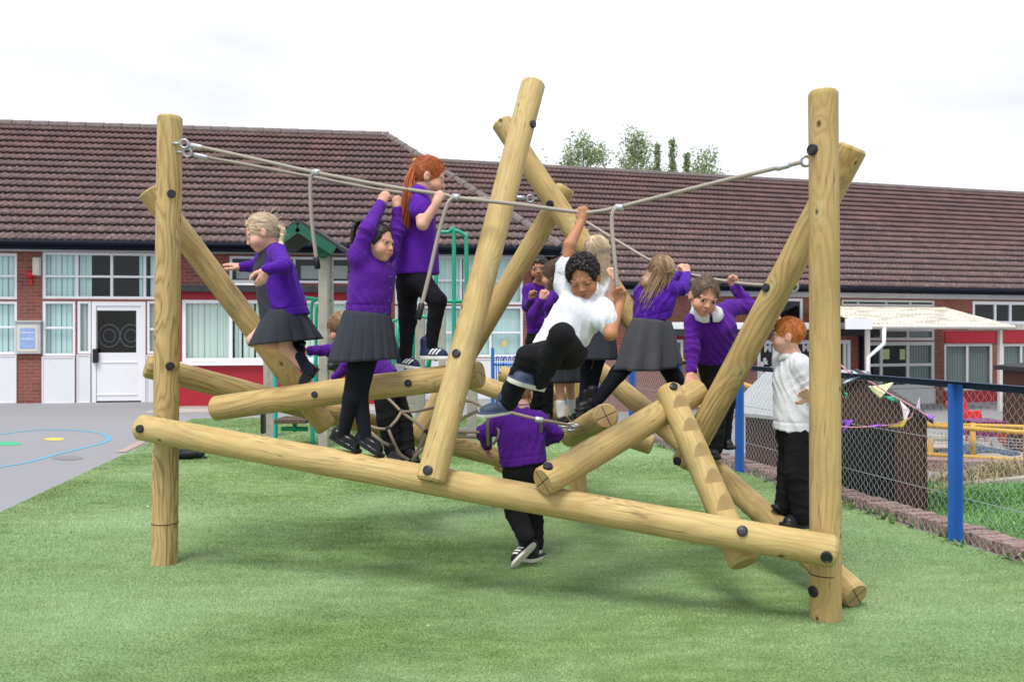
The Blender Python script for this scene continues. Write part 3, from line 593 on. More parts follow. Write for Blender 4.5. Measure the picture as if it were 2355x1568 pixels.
def log(name, A, B, r0=.08, r1=None, key=None, n=48, notches=None, roll=0.0, chA=.014, chB=.014):
    A = np.asarray(A, float); B = np.asarray(B, float); r1 = r1 or r0; d = unit(B-A); L = np.linalg.norm(B-A)
    tocam = V(0, 0, CH)-(A+B)/2; e1 = unit(-(tocam-d*np.dot(tocam, d))); e2 = np.cross(d, e1)      # seam on the far side
    seg = max(8, int(L/.05)); ss = np.concatenate([[0.0, chA], np.linspace(chA+.02, L-chB-.02, seg), [L-chB, L]]); rr = r0+(r1-r0)*ss/L
    ph = random.uniform(0, 9); rr = rr*(1+.012*np.sin(ss*2.1+ph)+.006*np.sin(ss*7+ph)); rr[0] = r0-chA*.8; rr[-1] = r1-chB*.8
    th = np.linspace(0, 2*math.pi, n+1)
    bowx = .006*np.sin(ss/L*math.pi)*math.sin(ph)
    P = A+ss[:, None, None]*d+(rr[:, None, None]*(np.cos(th)[None, :, None]*e1+np.sin(th)[None, :, None]*e2))*(1+.01*np.sin(2*th+ph))[None, :, None]+bowx[:, None, None]*e2
    if notches:        # footholds: flat seats sawn into the log
        up = unit(notches['up']-d*np.dot(notches['up'], d)); sd = np.cross(d, up)
        ss2 = np.unique(np.concatenate([[0, chA], np.arange(chA, L-chB, .006), [L-chB, L]])); rr = r0+(r1-r0)*ss2/L; rr[0] -= .011; rr[-1] -= .011; ss = ss2
        P = A+ss[:, None, None]*d+rr[:, None, None]*(np.cos(th)[None, :, None]*e1+np.sin(th)[None, :, None]*e2)
        h = np.einsum('ijk,k->ij', P-A-ss[:, None, None]*d, up)
        lim = np.full(len(ss), 1.0)
        for s0 in notches['at']:
            k = (ss >= s0) & (ss <= s0+.085); lim[k] = np.minimum(lim[k], .080-.042*(ss[k]-s0)/.085)
            k2 = (ss > s0+.085) & (ss <= s0+.095); lim[k2] = np.minimum(lim[k2], .038+(ss[k2]-s0-.085)/.010*.045)
        cut = np.minimum(h, lim[:, None]); P = P+(cut-h)[:, :, None]*up
        notched = (h-cut) > 1e-4
    m_ = len(ss); vs = P.reshape(-1, 3); k = n+1
    i, j = np.meshgrid(np.arange(m_-1), np.arange(n), indexing='ij'); a = (i*k+j).reshape(-1); Q = np.stack([a, a+1, a+1+k, a+k], 1)
    uvp = np.stack(np.broadcast_arrays((th*r0)[None, :], (ss+_ln[0]*3.7)[:, None]), -1).reshape(-1, 2); uvq = uvp[Q.reshape(-1)]
    mi = np.zeros(len(Q), int)
    if notches:
        nf = notched[i, j] & notched[i+1, j+1]; mi[nf.reshape(-1)] = 1
        loc = np.stack([np.einsum('ijk,k->ij', P-A-ss[:, None, None]*d, sd), (ss[:, None]-np.zeros(n+1))*1.0], -1).reshape(-1, 2)
        s0s = np.array(notches['at']); sv = loc[:, 1]; kk = np.clip(np.searchsorted(s0s, sv, 'right')-1, 0, len(s0s)-1); loc[:, 1] = (sv-s0s[kk])-.085
        fl = np.repeat(mi == 1, 4); uvq[fl] = loc[Q.reshape(-1)][fl]
    nb_ = len(vs); caps = []; capuv = []
    tw = roll+random.uniform(-.5, .5)
    for row, cpt, sgn in ((0, A, -1), (m_-1, B, 1)):
        ring = np.arange(n)+row*k; cen = len(vs); vs = np.concatenate([vs, [cpt+bowx[row]*e2 if not notches else cpt]])
        for q in range(n):
            f = (cen, ring[q], ring[(q+1) % n]) if sgn > 0 else (cen, ring[(q+1) % n], ring[q]); caps.append(f)
            for w_ in f:
                p = vs[w_]-cpt; x, y = np.dot(p, e1), np.dot(p, e2); capuv.append((x*math.cos(tw)+y*math.sin(tw), y*math.cos(tw)-x*math.sin(tw)))
    caps = np.array(caps)
    o = mesh_np(name, vs, [Q, caps], [M_LOG, M_NOTCH if notches else M_END], None, True, mi=np.concatenate([mi, np.ones(len(caps), int)]), uv=np.concatenate([uvq, np.array(capuv)]))
    child(o, FR); _ln[0] += 1
    es = o.modifiers.new('Edge', 'EDGE_SPLIT'); es.split_angle = math.radians(38)
    o['grain'] = {'L1': .85, 'L2': .42, 'L3': .40, 'L4': .34, 'L6': .75, 'L7': .85, 'L8': .55, 'L10': .42, 'L11': .38, 'L15': .55}.get(key, .5); o['weather'] = {'L15': .9, 'L12': .85, 'L7': .5, 'L8': .5, 'L3': .4, 'L1': .4, 'L2': .45}.get(key, .5)
    LOGS[key or name] = (o, A, B, r0, r1); return o
def bolt(key, px, py, r=.026):
    """domed black cap over a bolt head, set where it shows on the log's surface"""
    o, A, B, r0, r1 = LOGS[key]; d = unit(B-A); C = V(0, 0, CH); q = unit(V((px-CX)/F, 1, -(py-HY)/F))
    w0 = C-A; a_ = q-d*np.dot(q, d); b_ = w0-d*np.dot(w0, d); A2 = np.dot(a_, a_); B2 = 2*np.dot(a_, b_); 
    rr = (r0+r1)/2; C2 = np.dot(b_, b_)-rr*rr; D = B2*B2-4*A2*C2
    k = (-B2-math.sqrt(max(D, 0)))/(2*A2); p = C+q*k; ax = A+d*np.dot(p-A, d); nrm = unit(p-ax)
    u_ = unit(np.cross(nrm, (0.13, .2, 1))); t_ = np.cross(nrm, u_); p = ax+nrm*rr; mb = MB()
    prof = [(1.0, -.012), (1.0, .006), (.93, .012), (.72, .0135), (.66, .011), (0.02, .0125)]
    vs = [p+nrm*h+(u_*math.cos(2*math.pi*i/20)+t_*math.sin(2*math.pi*i/20))*r*s for s, h in prof for i in range(20)]
    f = [(j*20+i, j*20+(i+1) % 20, (j+1)*20+(i+1) % 20, (j+1)*20+i) for j in range(len(prof)-1) for i in range(20)]+[tuple((len(prof)-1)*20+i for i in range(20))]
    mb.add(vs, f); b = mb.build('bolt_cap', M_BOLT, o, smooth=True); e = b.modifiers.new('Edge', 'EDGE_SPLIT'); e.split_angle = math.radians(50); return b
R8 = .08
log('post', at(378, 1298+30, 5.37), at(391, 268, 5.37), .0815, .077, 'L1', chB=.012)
log('post', at(1898.5, 1425+30, 4.34), at(1893, 210, 4.36), .0795, .0755, 'L2')
log('log', at(322, 982, 5.20), at(1922, 1268, 4.17), .081, .080, 'L3')
log('log', at(990, 1107, 4.58), at(1227, 192, 5.36), .081, .079, 'L4')
log('log', at(1152, 280, 6.25), at(1495, 795, 6.0), .080, None, 'L5')
log('log', at(1962, 338, 4.62), at(1572, 1068, 5.28), .081, .083, 'L6')
log('log', at(336, 841, 5.54), at(1215, 1068, 7.1), .080, None, 'L7')
log('log', at(494, 939, 5.50), at(1108, 860, 4.98), .081, None, 'L8')
log('log', at(1085, 876, 7.3), at(1500, 1024, 6.8), .080, None, 'L9')
log('log', at(1248, 1108, 4.43), at(1607, 897, 5.28), .081, .078, 'L10')
l11A = at(1536, 893, 5.05); l11B = at(1712, 1296, 4.40)
log('notched_log', l11A, l11B, .076, .081, 'L11', notches={'up': unit(V(.38, -.75, .55)), 'at': [.089, .252, .422, .593, .759, .93]}, n=128)
log('log', at(1352, 829, 7.2), at(1970, 1370, 4.48), .080, None, 'L12')
log('log', at(1311, 1003, 6.2), at(1394, 956, 5.1), .078, .080, 'L13', roll=.3)
log('post', at(1329, 1137+20, 7.7), at(1335, 528, 7.7), .080, None, 'L14')
log('log', at(343, 438, 5.56), at(752, 984, 5.9), .0795, None, 'L15')
log('log', at(1302, 432, 6.4), at(960, 1008, 6.5), .0795, None, 'L16')
log('log', at(1152, 1086, 7.0), at(1235, 920, 7.15), .078, None, 'L18')
log('log', at(1150, 858, 8.0), at(1305, 907, 7.85), .075, None, 'L19')
for k, x, y, *r in (('L1', 394, 446, .027), ('L1', 391, 842, .028), ('L3', 322, 986, .026), ('L3', 1707, 1220, .028), ('L3', 1901, 1280, .029), ('L4', 984, 1081, .028), ('L4', 1050, 813, .026), ('L4', 1225, 286, .025), ('L5', 1265, 470, .03),
               ('L2', 1868, 345, .030), ('L2', 1871, 1359, .030), ('L6', 1762, 662, .026), ('L6', 1558, 1060, .027), ('L8', 724, 907, .021), ('L8', 939, 881, .023), ('L10', 1260, 1073, .027), ('L11', 1549, 889, .024)):
    bolt(k, x, y, *r)
# saw line round each ground post
for k, h in (('L1', 1201), ('L2', 1318)):
    o, A, B, r0, r1 = LOGS[k]; d = unit(B-A); Y = A[1]; z = at(0, h, Y)[2]; p = A+d*(z-A[2])/d[2]
    mb = MB(); mb.tube([p-d*.003, p+d*.003], r0+.0012, 40, False); mb.build('saw_line', plain('dark_groove', (.08, .05, .025), .9), o, smooth=True)
# ------------------------------------------------------------------ ropes
m, t = newmat('twisted_rope'); uv = t.n('ShaderNodeUVMap').outputs[0]; X = t.xyz(uv)
st = t.m('SINE', t.m('MULTIPLY', t.m('ADD', X[0], t.m('MULTIPLY', X[1], 24.0)), 6.2832*3)); n = t.noise(t.coord(), 300, 2.)
t.bsdf(t.mix(t.m('MULTIPLY_ADD', st, .45, .5, clamp=True), (.15, .125, .10), (.50, .45, .39)), .7, bump=n, bstr=.3); M_ROPE = m
m, t = newmat('brown_rope'); uv = t.n('ShaderNodeUVMap').outputs[0]; X = t.xyz(uv)
st = t.m('SINE', t.m('MULTIPLY', t.m('ADD', X[0], t.m('MULTIPLY', X[1], 24.0)), 6.2832*3)); n = t.noise(t.coord(), 300, 2.)
t.bsdf(t.mix(t.m('MULTIPLY_ADD', st, .45, .5, clamp=True), (.17, .12, .085), (.42, .33, .26)), .75, bump=n, bstr=.3); M_ROPEB = m
m, t = newmat('galvanised_steel'); t.bsdf(t.mix(t.noise(t.coord(), 60, 3.), (.34, .36, .38), (.55, .57, .59)), .42, Metallic=.6); M_STEEL = m
def rope(pts, r=.0105, name='rope', mat=None, parent=None, n=12, smooth=8, straight=False):
    pts = [np.asarray(p, float) for p in pts] if straight else curve_pts(pts, smooth)
    P = np.array(pts); dl = np.linalg.norm(np.diff(P, axis=0), axis=1); s = np.concatenate([[0], np.cumsum(dl)]); N = max(4, int(s[-1]/.007))
    q = np.linspace(0, s[-1], N); P = np.stack([np.interp(q, s, P[:, k]) for k in range(3)], 1)
    T = np.gradient(P, axis=0); T /= np.linalg.norm(T, axis=1)[:, None]; ref = V(.3, .8, .2); u_ = np.cross(T, ref); u_ /= np.linalg.norm(u_, axis=1)[:, None]; w_ = np.cross(T, u_)
    th = np.linspace(0, 2*math.pi, n+1); R = r*(1+.16*np.cos(3*(th[None, :]+q[:, None]*24*2*math.pi)))
    Vv = P[:, None]+R[..., None]*(np.cos(th)[None, :, None]*u_[:, None]+np.sin(th)[None, :, None]*w_[:, None]); k = n+1
    i, j = np.meshgrid(np.arange(N-1), np.arange(n), indexing='ij'); a = (i*k+j).reshape(-1); Q = np.stack([a, a+1, a+1+k, a+k], 1)
    uvp = np.stack(np.broadcast_arrays((th/(2*math.pi))[None, :], q[:, None]), -1).reshape(-1, 2)
    o = mesh_np(name, Vv.reshape(-1, 3), Q, mat or M_ROPE, None, True, uv=uvp[Q.reshape(-1)])
    if parent is None: child(o, FR)
    else: o.parent = parent
    return o
def ferrule(parent, A, d, L=.045, r=.017, name='ferrule', mat=None):
    d = unit(d); A = np.asarray(A); mb = MB(); mb.tube([A-d*L*.5, A-d*L*.42, A+d*L*.42, A+d*L*.5], [r*.8, r, r, r*.8], 14); return mb.build(name, mat or M_STEEL, parent, smooth=True)
def eye(parent, c, d, r=.026, up=(0, 0, 1)):
    c = np.asarray(c); d = unit(d); n_ = unit(np.cross(d, V(0, 1, .2))); e = np.cross(n_, d); mb = MB()
    mb.tube([c+r*(d*math.cos(q)+n_*math.sin(q)) for q in np.linspace(0, 6.283, 25)], .008, 8, False); mb.tube([c+d*r, c+d*(r+.05)], .009, 8); return mb.build('eye_bolt', M_STEEL, parent, smooth=True)
YR = lambda x: 5.30+(x-440)/(1850-440)*(4.42-5.30)
def rp_(x, y, dy=0.0): return at(x, y, YR(x)+dy)
ra = [(440, 334), (560, 360), (720, 396), (900, 430), (1020, 448), (1050, 455), (1190, 470), (1330, 488), (1378, 486), (1418, 478), (1560, 442), (1700, 407), (1840, 374)]
R1 = rope([rp_(*p) for p in ra], .0115); ferrule(R1, rp_(452, 337), rp_(480, 343)-rp_(440, 334), .09, .016); eye(R1, rp_(424, 331), V(-1, 0, .05)); eye(R1, rp_(1853, 371), V(1, .1, .1)); ferrule(R1, rp_(1800, 384), rp_(1840, 374)-rp_(1800, 384), .07, .016)
YB = lambda x: 5.33+(x-430)/(1215-430)*(6.22-5.33)
rb = [(448, 358), (560, 378), (720, 408), (880, 438), (1000, 452), (1100, 457), (1190, 455)]
R2 = rope([at(x, y, YB(x)) for x, y in rb], .0115); eye(R2, at(431, 351, 5.33), V(-1, 0, .05)); ferrule(R2, at(462, 360, 5.35), V(1, .1, -.2), .09, .016); ferrule(R2, at(1198, 455, 6.2), V(1, .1, 0), .06, .018); eye(R2, at(1220, 457, 6.2), V(1, 0, 0))
def dropper(top, pts, hl):
    P = [rp_(top[0], top[1])]+[at(*p) for p in pts]; o = rope(P, .0115, 'dropper_rope'); ferrule(o, P[0], V(1, -.55, -.15), .05, .021, 'clamp')
    d = unit(P[-1]-P[-2]); mb = MB(); mb.tube([P[-1]-d*hl*.5, P[-1]-d*hl*.47, P[-1]+d*hl*.46, P[-1]+d*hl*.5], [.015, .018, .018, .012], 14); mb.build('grip', M_BLACK, o, smooth=True); return o
dropper((727, 397), [(715, 408, YR(725)-.0), (714, 450, 5.12), (718, 520, 5.12), (729, 605, 5.12)], .075)
dropper((1048, 454), [(1030, 468, YR(1040)-.02), (1008, 540, 4.9), (985, 640, 4.88), (966, 716, 4.86)], .10)
dropper((1424, 478), [(1410, 486, YR(1420)-.02), (1407, 520, 4.66), (1413, 590, 4.63), (1421, 676, 4.6)], .085)
YC = lambda x: 7.6+(x-1345)/(1820-1345)*(4.86-7.6)
rc_ = [(1345, 508), (1440, 566), (1500, 600), (1585, 630), (1690, 650), (1770, 657), (1812, 660)]
R3 = rope([at(x, y, YC(x)) for x, y in rc_], .0105, mat=M_ROPE); eye(R3, at(1824, 660, 4.84), V(-.6, 0, .1))
# ------------------------------------------------------------------ climbing net
net = rope([at(880, 905, 5.75), at(905, 928, 5.7), at(923, 947, 5.65)], .0095, 'climbing_net', M_ROPEB); net['label'] = 'sagging brown rope net with clamped joints'
N_ = dict(A=at(923, 947, 5.65), B=at(893, 986, 5.45), C=at(946, 1061, 5.25), D=at(981, 993, 5.35), E=at(900, 1026, 5.3))
def nr(*p): return rope(list(p), .0095, 'net_rope', M_ROPEB, net, 10)
L4p = at(1040, 975, 5.2)
nr(N_['A'], at(960, 945, 5.5), at(1005, 935, 5.35), at(1072, 921, 5.3), at(1112, 936, 5.15)); nr(at(1112, 936, 5.15), at(1140, 943, 5.1), at(1175, 949, 5.05), at(1237, 964, 5.05), at(1292, 974, 5.2), at(1312, 977, 5.25))
nr(N_['A'], at(912, 965, 5.5), N_['B']); nr(N_['B'], at(870, 985, 5.5), at(841, 975, 5.6), at(800, 950, 5.75)); nr(N_['B'], at(905, 1015, 5.35), at(920, 1043, 5.28), N_['C'])
nr(N_['A'], at(955, 970, 5.5), N_['D']); nr(N_['D'], at(968, 1020, 5.3), at(953, 1050, 5.25), N_['C']); nr(N_['E'], at(873, 1011, 5.45), at(843, 984, 5.6), at(815, 960, 5.8))
nr(N_['C'], at(965, 1040, 5.2), at(1000, 1010, 5.15), at(1062, 963, 5.1), at(1100, 944, 5.1)); nr(N_['D'], at(1010, 992, 5.35), at(1053, 993, 5.4), at(1138, 994, 5.4))
nr(at(1020, 1003, 5.45), at(1055, 1004, 5.45), at(1103, 1004, 5.45), at(1130, 996, 5.4), at(1146, 985, 5.35), at(1146, 1004, 5.35), at(1133, 1021, 5.4))
nr(at(1122, 945, 5.12), at(1121, 985, 5.14), at(1123, 1022, 5.3)); nr(at(1243, 966, 5.05), at(1245, 985, 5.2), at(1244, 992, 5.3))
for k in 'ABCDE':
    mb = MB(); c = N_[k]; mb.ball(c, (.020, .018, .020), 10, 8); mb.build('rope_clamp', M_BLACK, net, smooth=True)
for c in (at(1112, 938, 5.14), at(1240, 965, 5.04)): ferrule(net, c, V(1, 0, -.15), .05, .018, 'rope_clamp')
mb = MB()                                                 # short chain from the net to the log with the crossed end
for i, (x, y) in enumerate(((1300, 979), (1311, 978), (1322, 978), (1303, 987), (1314, 987))):
    c = at(x, y, 5.3); a = V(1, .1, 0); b = V(0, 0, 1) if i % 2 else V(0, 1, .3)
    mb.tube([c+a*.026*math.cos(q)+unit(b)*.014*math.sin(q) for q in np.linspace(0, 6.283, 15)], .006, 6, False)
mb.build('chain', M_STEEL, net, smooth=True)
# ================================================================== OLDER GREEN CLIMBING UNIT
PU = empty('play_tower', tuple(at(850, HY, 11.0)*V(1, 1, 0))); tag(PU, 'older play tower with green rails, green gabled roof and grey timber posts, behind the logs', 'play tower')
OP = -V(*PU.location)
M_GREEN = plain('green_steel', (.008, .30, .185), .35, .12, 5); M_GREEND = plain('dark_green_board', (.008, .10, .06), .5, .2, 5); M_TURQ = plain('turquoise_steel', (.01, .38, .32), .35, .1, 5)
def pc(o): return child(o, PU, OP)
def bars(name, segs, r, mat, Y=10.8):
    for s in segs:
        mb = MB(); pts = [at(p[0], p[1], p[2] if len(p) > 2 else Y) for p in s]; mb.tube(curve_pts(pts, 6) if len(pts) > 2 else pts, r, 8); pc(mb.build(name, mat, None, smooth=True))
def tpost(x0, y0, x1, y1, Y, w):
    A, B = at(x0, y0, Y), at(x1, y1, Y); mb = MB(); mb.bar(A, B, w, w, (0, 1, 0)); return pc(mb.build('post', M_GREYW, None, bevel=.015))
for a in ((745, 1031, 745, 566, 10.8, .125), (757, 990, 756, 590, 11.9, .12), (616, 1006, 614, 830, 12.0, .09), (628, 1007, 628, 826, 11.9, .09), (967, 1000, 967, 700, 11.4, .12), (1085, 1012, 1087, 890, 11.6, .14), (1015, 1000, 1018, 700, 13.0, .1)): tpost(*a)
mb = MB()
for (x0, y0, x1, y1), yy in (((685, 512, 612, 562), 10.6), ((685, 512, 786, 578), 10.6)):
    A, B = at(x0, y0, yy), at(x1, y1, yy); A2, B2 = A+V(0, 1.3, 0), B+V(0, 1.3, 0); up = V(0, 0, .05)
    mb.add([A, B, B2, A2, A+up, B+up, B2+up, A2+up], [(0, 1, 2, 3), (7, 6, 5, 4), (0, 4, 5, 1), (2, 6, 7, 3), (1, 5, 6, 2), (0, 3, 7, 4)])
pc(mb.build('roof', M_FELT))
mb = MB()
for (x0, y0, x1, y1) in ((685, 522, 622, 567), (685, 522, 768, 577)):
    mb.bar(at(x0, y0, 10.55), at(x1, y1, 10.55), .04, .12)
mb.bar(at(740, 556, 10.6), at(742, 590, 10.7), .09, .09); mb.bar(at(745, 566, 10.7), at(745, 590, 10.7), .15, .15)
pc(mb.build('roof_frame', M_GREEND))
bars('arch_bar', [[(1003, 830), (1003, 560), (1005, 542), (1015, 534), (1030, 534), (1038, 529), (1043, 526), (1044, 540), (1044, 700), (1044, 830)], [(1042, 530), (1056, 533), (1068, 541), (1072, 556), (1072, 700), (1060, 860)], [(1003, 692), (1072, 694)], [(1000, 640), (1003, 640)]], .026, M_GREEN, 10.6)
bars('handrail', [[(716, 760), (716, 705), (722, 692), (735, 688), (762, 690)], [(727, 980), (727, 760), (729, 700)], [(735, 836), (762, 838)], [(895, 742), (915, 735), (960, 727), (1003, 735)], [(915, 737), (913, 830)], [(935, 735), (932, 850)], [(952, 730), (950, 850)], [(1000, 736), (985, 860)], [(700, 684), (745, 690)], [(890, 745), (900, 790), (905, 850)], [(1003, 735), (992, 800), (980, 850)]], .022, M_GREEN, 10.9)
bars('ladder_leg', [[(633, 1028), (634, 905), (632, 862), (626, 845)], [(719, 1022), (719, 960), (721, 890), (728, 800)]], .028, M_TURQ, 10.9)
bars('balance_rail', [[(757, 838), (770, 850), (800, 858), (845, 868)], [(770, 810), (772, 850)], [(788, 812), (790, 855)], [(806, 815), (808, 858)]], .026, M_GREEND, 10.8)
mb = MB()
for x, y in ((762, 842), (783, 836), (801, 840), (821, 845)): mb.ball(at(x, y, 10.7), .055, 12, 8)
pc(mb.build('rubber_step', M_BLACK, smooth=True))
mb = MB(); a, b = at(640, 967, 10.9), at(712, 967, 10.9); mb.box(a[0], b[0], 10.7, 11.2, a[2]-.02, a[2]+.03); pc(mb.build('step', plain('brown_board', (.10, .065, .05), .8, .3, 9)))
bars('step_support', [[(678, 972), (678, 992)], [(648, 986), (708, 986)]], .03, M_GREEN, 10.95)
for i, (y, x0, x1) in enumerate(((905, 884, 966), (921, 884, 966), (937, 884, 966), (990, 1010, 1130), (1008, 1010, 1130))):
    mb = MB(); a, b = at(x0, y, 11.6), at(x1, y, 11.6); mb.box(a[0], b[0], 11.6, 11.66, a[2]-.045, a[2]+.04); pc(mb.build('side_board', M_GREYW, bevel=.008))
mb = MB(); a, b = at(880, 900, 11.7), at(1130, 900, 11.7); mb.box(a[0], b[0], 11.67, 12.8, a[2], a[2]+.06); pc(mb.build('deck', M_GREYW))
mb = MB(); a, b = at(604, 950, 11.5), at(612, 995, 11.5); mb.box(a[0], b[0], 11.4, 11.5, b[2], a[2]); pc(mb.build('bracket', M_BLACK))
# ================================================================== BLUE BOW-TOP RAILING in the distance
BR = empty('bow_top_railing', tuple(at(1160, HY, 15.4)*V(1, 1, 0))); tag(BR, 'blue bow top metal railing in front of the far tall white windows', 'railing')
OB = -V(*BR.location); M_BLUE = plain('blue_paint', (.012, .13, .46), .42, .16, 6)
for x0, x1 in ((1131, 1158), (1159, 1192)):
    mb = MB(); xs = np.arange(x0, x1, 5.2)
    for x in xs: mb.tube([at(x, 926, 15.4), at(x, 832, 15.4)], .012, 6)
    for x in xs[:-1:2]: 
        c = at(x+2.6, 830, 15.4); mb.tube([c+V(.021*math.cos(q), 0, .05+.03*math.sin(q)) if 0 < q < 3.14 else c+V(.021*math.cos(q), 0, 0) for q in np.linspace(0, 3.1416, 9)], .012, 6)
    mb.tube([at(x0-2, 838, 15.39), at(x1+1, 838, 15.39)], .02, 6); mb.tube([at(x0-2, 915, 15.39), at(x1+1, 915, 15.39)], .02, 6); child(mb.build('railing_panel', M_BLUE, smooth=True), BR, OB)
mb = MB(); mb.bar(at(1187, 928, 15.35), at(1187, 818, 15.35), .07, .07, (0, 1, 0)); mb.bar(at(1133, 928, 15.35), at(1133, 800, 15.35), .06, .06, (0, 1, 0)); child(mb.build('railing_post', M_BLUE), BR, OB)
# ================================================================== CHAIN-LINK FENCE
def fp(t_): return V(3.18-.72*t_, 5.9+2.97*t_, 0)
FD = unit(fp(1)-fp(0)); FN = V(FD[1], -FD[0], 0)
FE = empty('chain_link_fence', tuple(fp(0))); tag(FE, 'chain link fence on blue steel posts with a blue top rail, along the right side', 'fence')
OF_ = -V(*FE.location); t0_, t1_ = -1.6, 3.1
m, t = newmat('worn_blue_paint'); c = t.coord(); n1 = t.noise(c, 9, 6., .7); n2 = t.noise(c, 40, 4.)
col = t.mix(t.noise(c, 2.5, 3.), (.022, .10, .40), (.035, .155, .50)); col = t.mix(t.ramp(n1, [(.66, 0.), (.70, 1.)]), col, (.07, .03, .02)); t.bsdf(col, .45, bump=n2, bstr=.25, bdist=.003); M_BLUEW = m
for i, tt in enumerate((-1, 0, .486, 1, 1.5, 2, 2.5, 3)):
    p = fp(tt); mb = MB(); a = FD*.036; b = FN*.036; h = 1.135
    mb.add([p+s*a+q*(-FN)*.006+(0, 0, z) for z in (-.05, h) for s, q in ((-1, 0), (1, 0), (1, 1), (-1, 1))], [(3, 2, 1, 0), (4, 5, 6, 7), (0, 1, 5, 4), (1, 2, 6, 5), (2, 3, 7, 6), (3, 0, 4, 7)])
    mb.add([p+FD*.03+s*FD*.006-FN*.006-q*FN*.06+(0, 0, z) for z in (-.05, h) for s, q in ((0, 0), (1, 0), (1, 1), (0, 1))], [(3, 2, 1, 0), (4, 5, 6, 7), (0, 1, 5, 4), (1, 2, 6, 5), (2, 3, 7, 6), (3, 0, 4, 7)])
    child(mb.build('post', M_BLUEW), FE, OF_)
mb = MB(); A, B = fp(t0_), fp(t1_)
mb.bar(A+(0, 0, 1.13)+FN*.006, B+(0, 0, 1.13)+FN*.006, .006, .05); mb.bar(A+(0, 0, 1.152)-FN*.02, B+(0, 0, 1.152)-FN*.02, .05, .006)
child(mb.build('top_rail', plain('dark_blue_paint', (.008, .028, .085), .45, .2, 6)), FE, OF_)
Ln = float(np.linalg.norm(B-A)); pw, ph_ = .034, .037; Vs = []; Qs = []; nb0 = 0; nz_ = int(1.10/ph_)
zz = .02+np.arange(nz_+2)*ph_
for k in range(int(Ln/pw*1)):
    s = k*pw+((np.arange(len(zz))+k) % 2)*pw*1.03; off = np.where((np.arange(len(zz))+k) % 2, .004, -.004)
    C_ = A+FD*s[:, None]+FN*(off+.016)[:, None]; C_[:, 2] += zz
    sag = .012*np.sin(s*2.3+zz*3); C_ += FN*sag[:, None]
    ring = [V(0, 0, 1)*.0018+FD*.0, FN*.0018-FD*.0012, -FN*.0018-FD*.0012+FD*.0024]
    P = np.stack([C_+FD*.0016, C_+FN*.0016, C_-FD*.0016, C_-FN*.0016], 1).reshape(-1, 3); Vs.append(P)
    i, j = np.meshgrid(np.arange(len(zz)-1), np.arange(4), indexing='ij'); a = (i*4+j).reshape(-1); b = (i*4+(j+1) % 4).reshape(-1); Qs.append(np.stack([a, b, b+4, a+4], 1)+nb0); nb0 += len(P)
child(mesh_np('wire_mesh', np.concatenate(Vs), np.concatenate(Qs), plain('zinc_wire', (.56, .59, .63), .45, .15, 30, metallic=.25), None, True), FE, OF_)
for z in (.33, .72):
    mb = MB(); mb.tube([A+(0, 0, z)+FN*.02, B+(0, 0, z)+FN*.02], .0028, 5); child(mb.build('line_wire', M_STEEL), FE, OF_)
# brick edging under the fence
m, t = newmat('edging_brick'); c = t.coord(); r = t.n('ShaderNodeAttribute', attribute_name='rnd').outputs['Fac']; n1 = t.noise(c, 30, 5., .65)
col = t.mix(r, (.17, .075, .055), (.36, .22, .19)); col = t.mix(t.ramp(n1, [(.4, 0.), (.65, .8)]), col, (.40, .33, .32)); t.bsdf(col, .9, bump=n1, bstr=.6, bdist=.008); M_EB = m
mb = MB(); k = 0; s = 0.0
while s < Ln:
    p = A-FN*-.055+FD*s; w2 = .07; j = lambda: RNG.normal(0, .004)
    c0 = p+FN*.0+(0, 0, 0); h = .085+RNG.normal(0, .006); vs = [c0+FD*a_*.5*w2*.93+FN*(b_+j())+(0, 0, z) for z in (-.05, h) for a_, b_ in ((-1, 0.), (1, 0.), (1, .22), (-1, .22))]
    mb.add(vs, [(3, 2, 1, 0), (4, 5, 6, 7), (0, 1, 5, 4), (1, 2, 6, 5), (2, 3, 7, 6), (3, 0, 4, 7)], RNG.uniform()); s += w2
o = mb.build('brick_edging', M_EB, None, attr=True, bevel=.006); tag(o, 'low edging of pinkish bricks on edge along the foot of the wire fence', 'brick edging')
# small weeds at the fence foot
m, t = newmat('weed_leaf'); r = t.n('ShaderNodeAttribute', attribute_name='rnd').outputs['Fac']; t.bsdf(t.ramp(r, [(0., (.035, .09, .015)), (.6, (.09, .19, .04)), (1., (.22, .26, .10))]), .6); M_WEED = m
def leaf_cloud(cen, n, size, spread, flat=.5):
    cen = np.asarray(cen); idx = RNG.integers(0, len(cen), n); P = cen[idx]+RNG.normal(0, 1, (n, 3))*spread; d1 = RNG.normal(0, 1, (n, 3)); d1 /= np.linalg.norm(d1, axis=1)[:, None]; d2 = np.cross(d1, RNG.normal(0, 1, (n, 3))); d2 /= np.linalg.norm(d2, axis=1)[:, None]
    s = size*RNG.uniform(.6, 1.3, n)[:, None]; Vv = np.stack([P-d1*s, P+d2*s*flat, P+d1*s, P-d2*s*flat], 1).reshape(-1, 3); return Vv, np.arange(4*n).reshape(-1, 4), np.repeat(RNG.uniform(0, 1, n), 4)
cen = []
for _ in range(70):
    tt = RNG.uniform(-1.2, 2.6); cen.append(fp(tt)-FN*RNG.uniform(.0, .07)+V(0, 0, RNG.uniform(.0, .05)))
Vv, Q, rn = leaf_cloud(np.array(cen), 1700, .018, V(.03, .03, .025)); Vv[:, 2] = np.maximum(Vv[:, 2], .012)
tag(mesh_np('weeds', Vv, Q, M_WEED, smooth=False, attr={'rnd': rn}), 'small green weeds sprouting between turf and fence foot', 'weeds', kind='stuff')
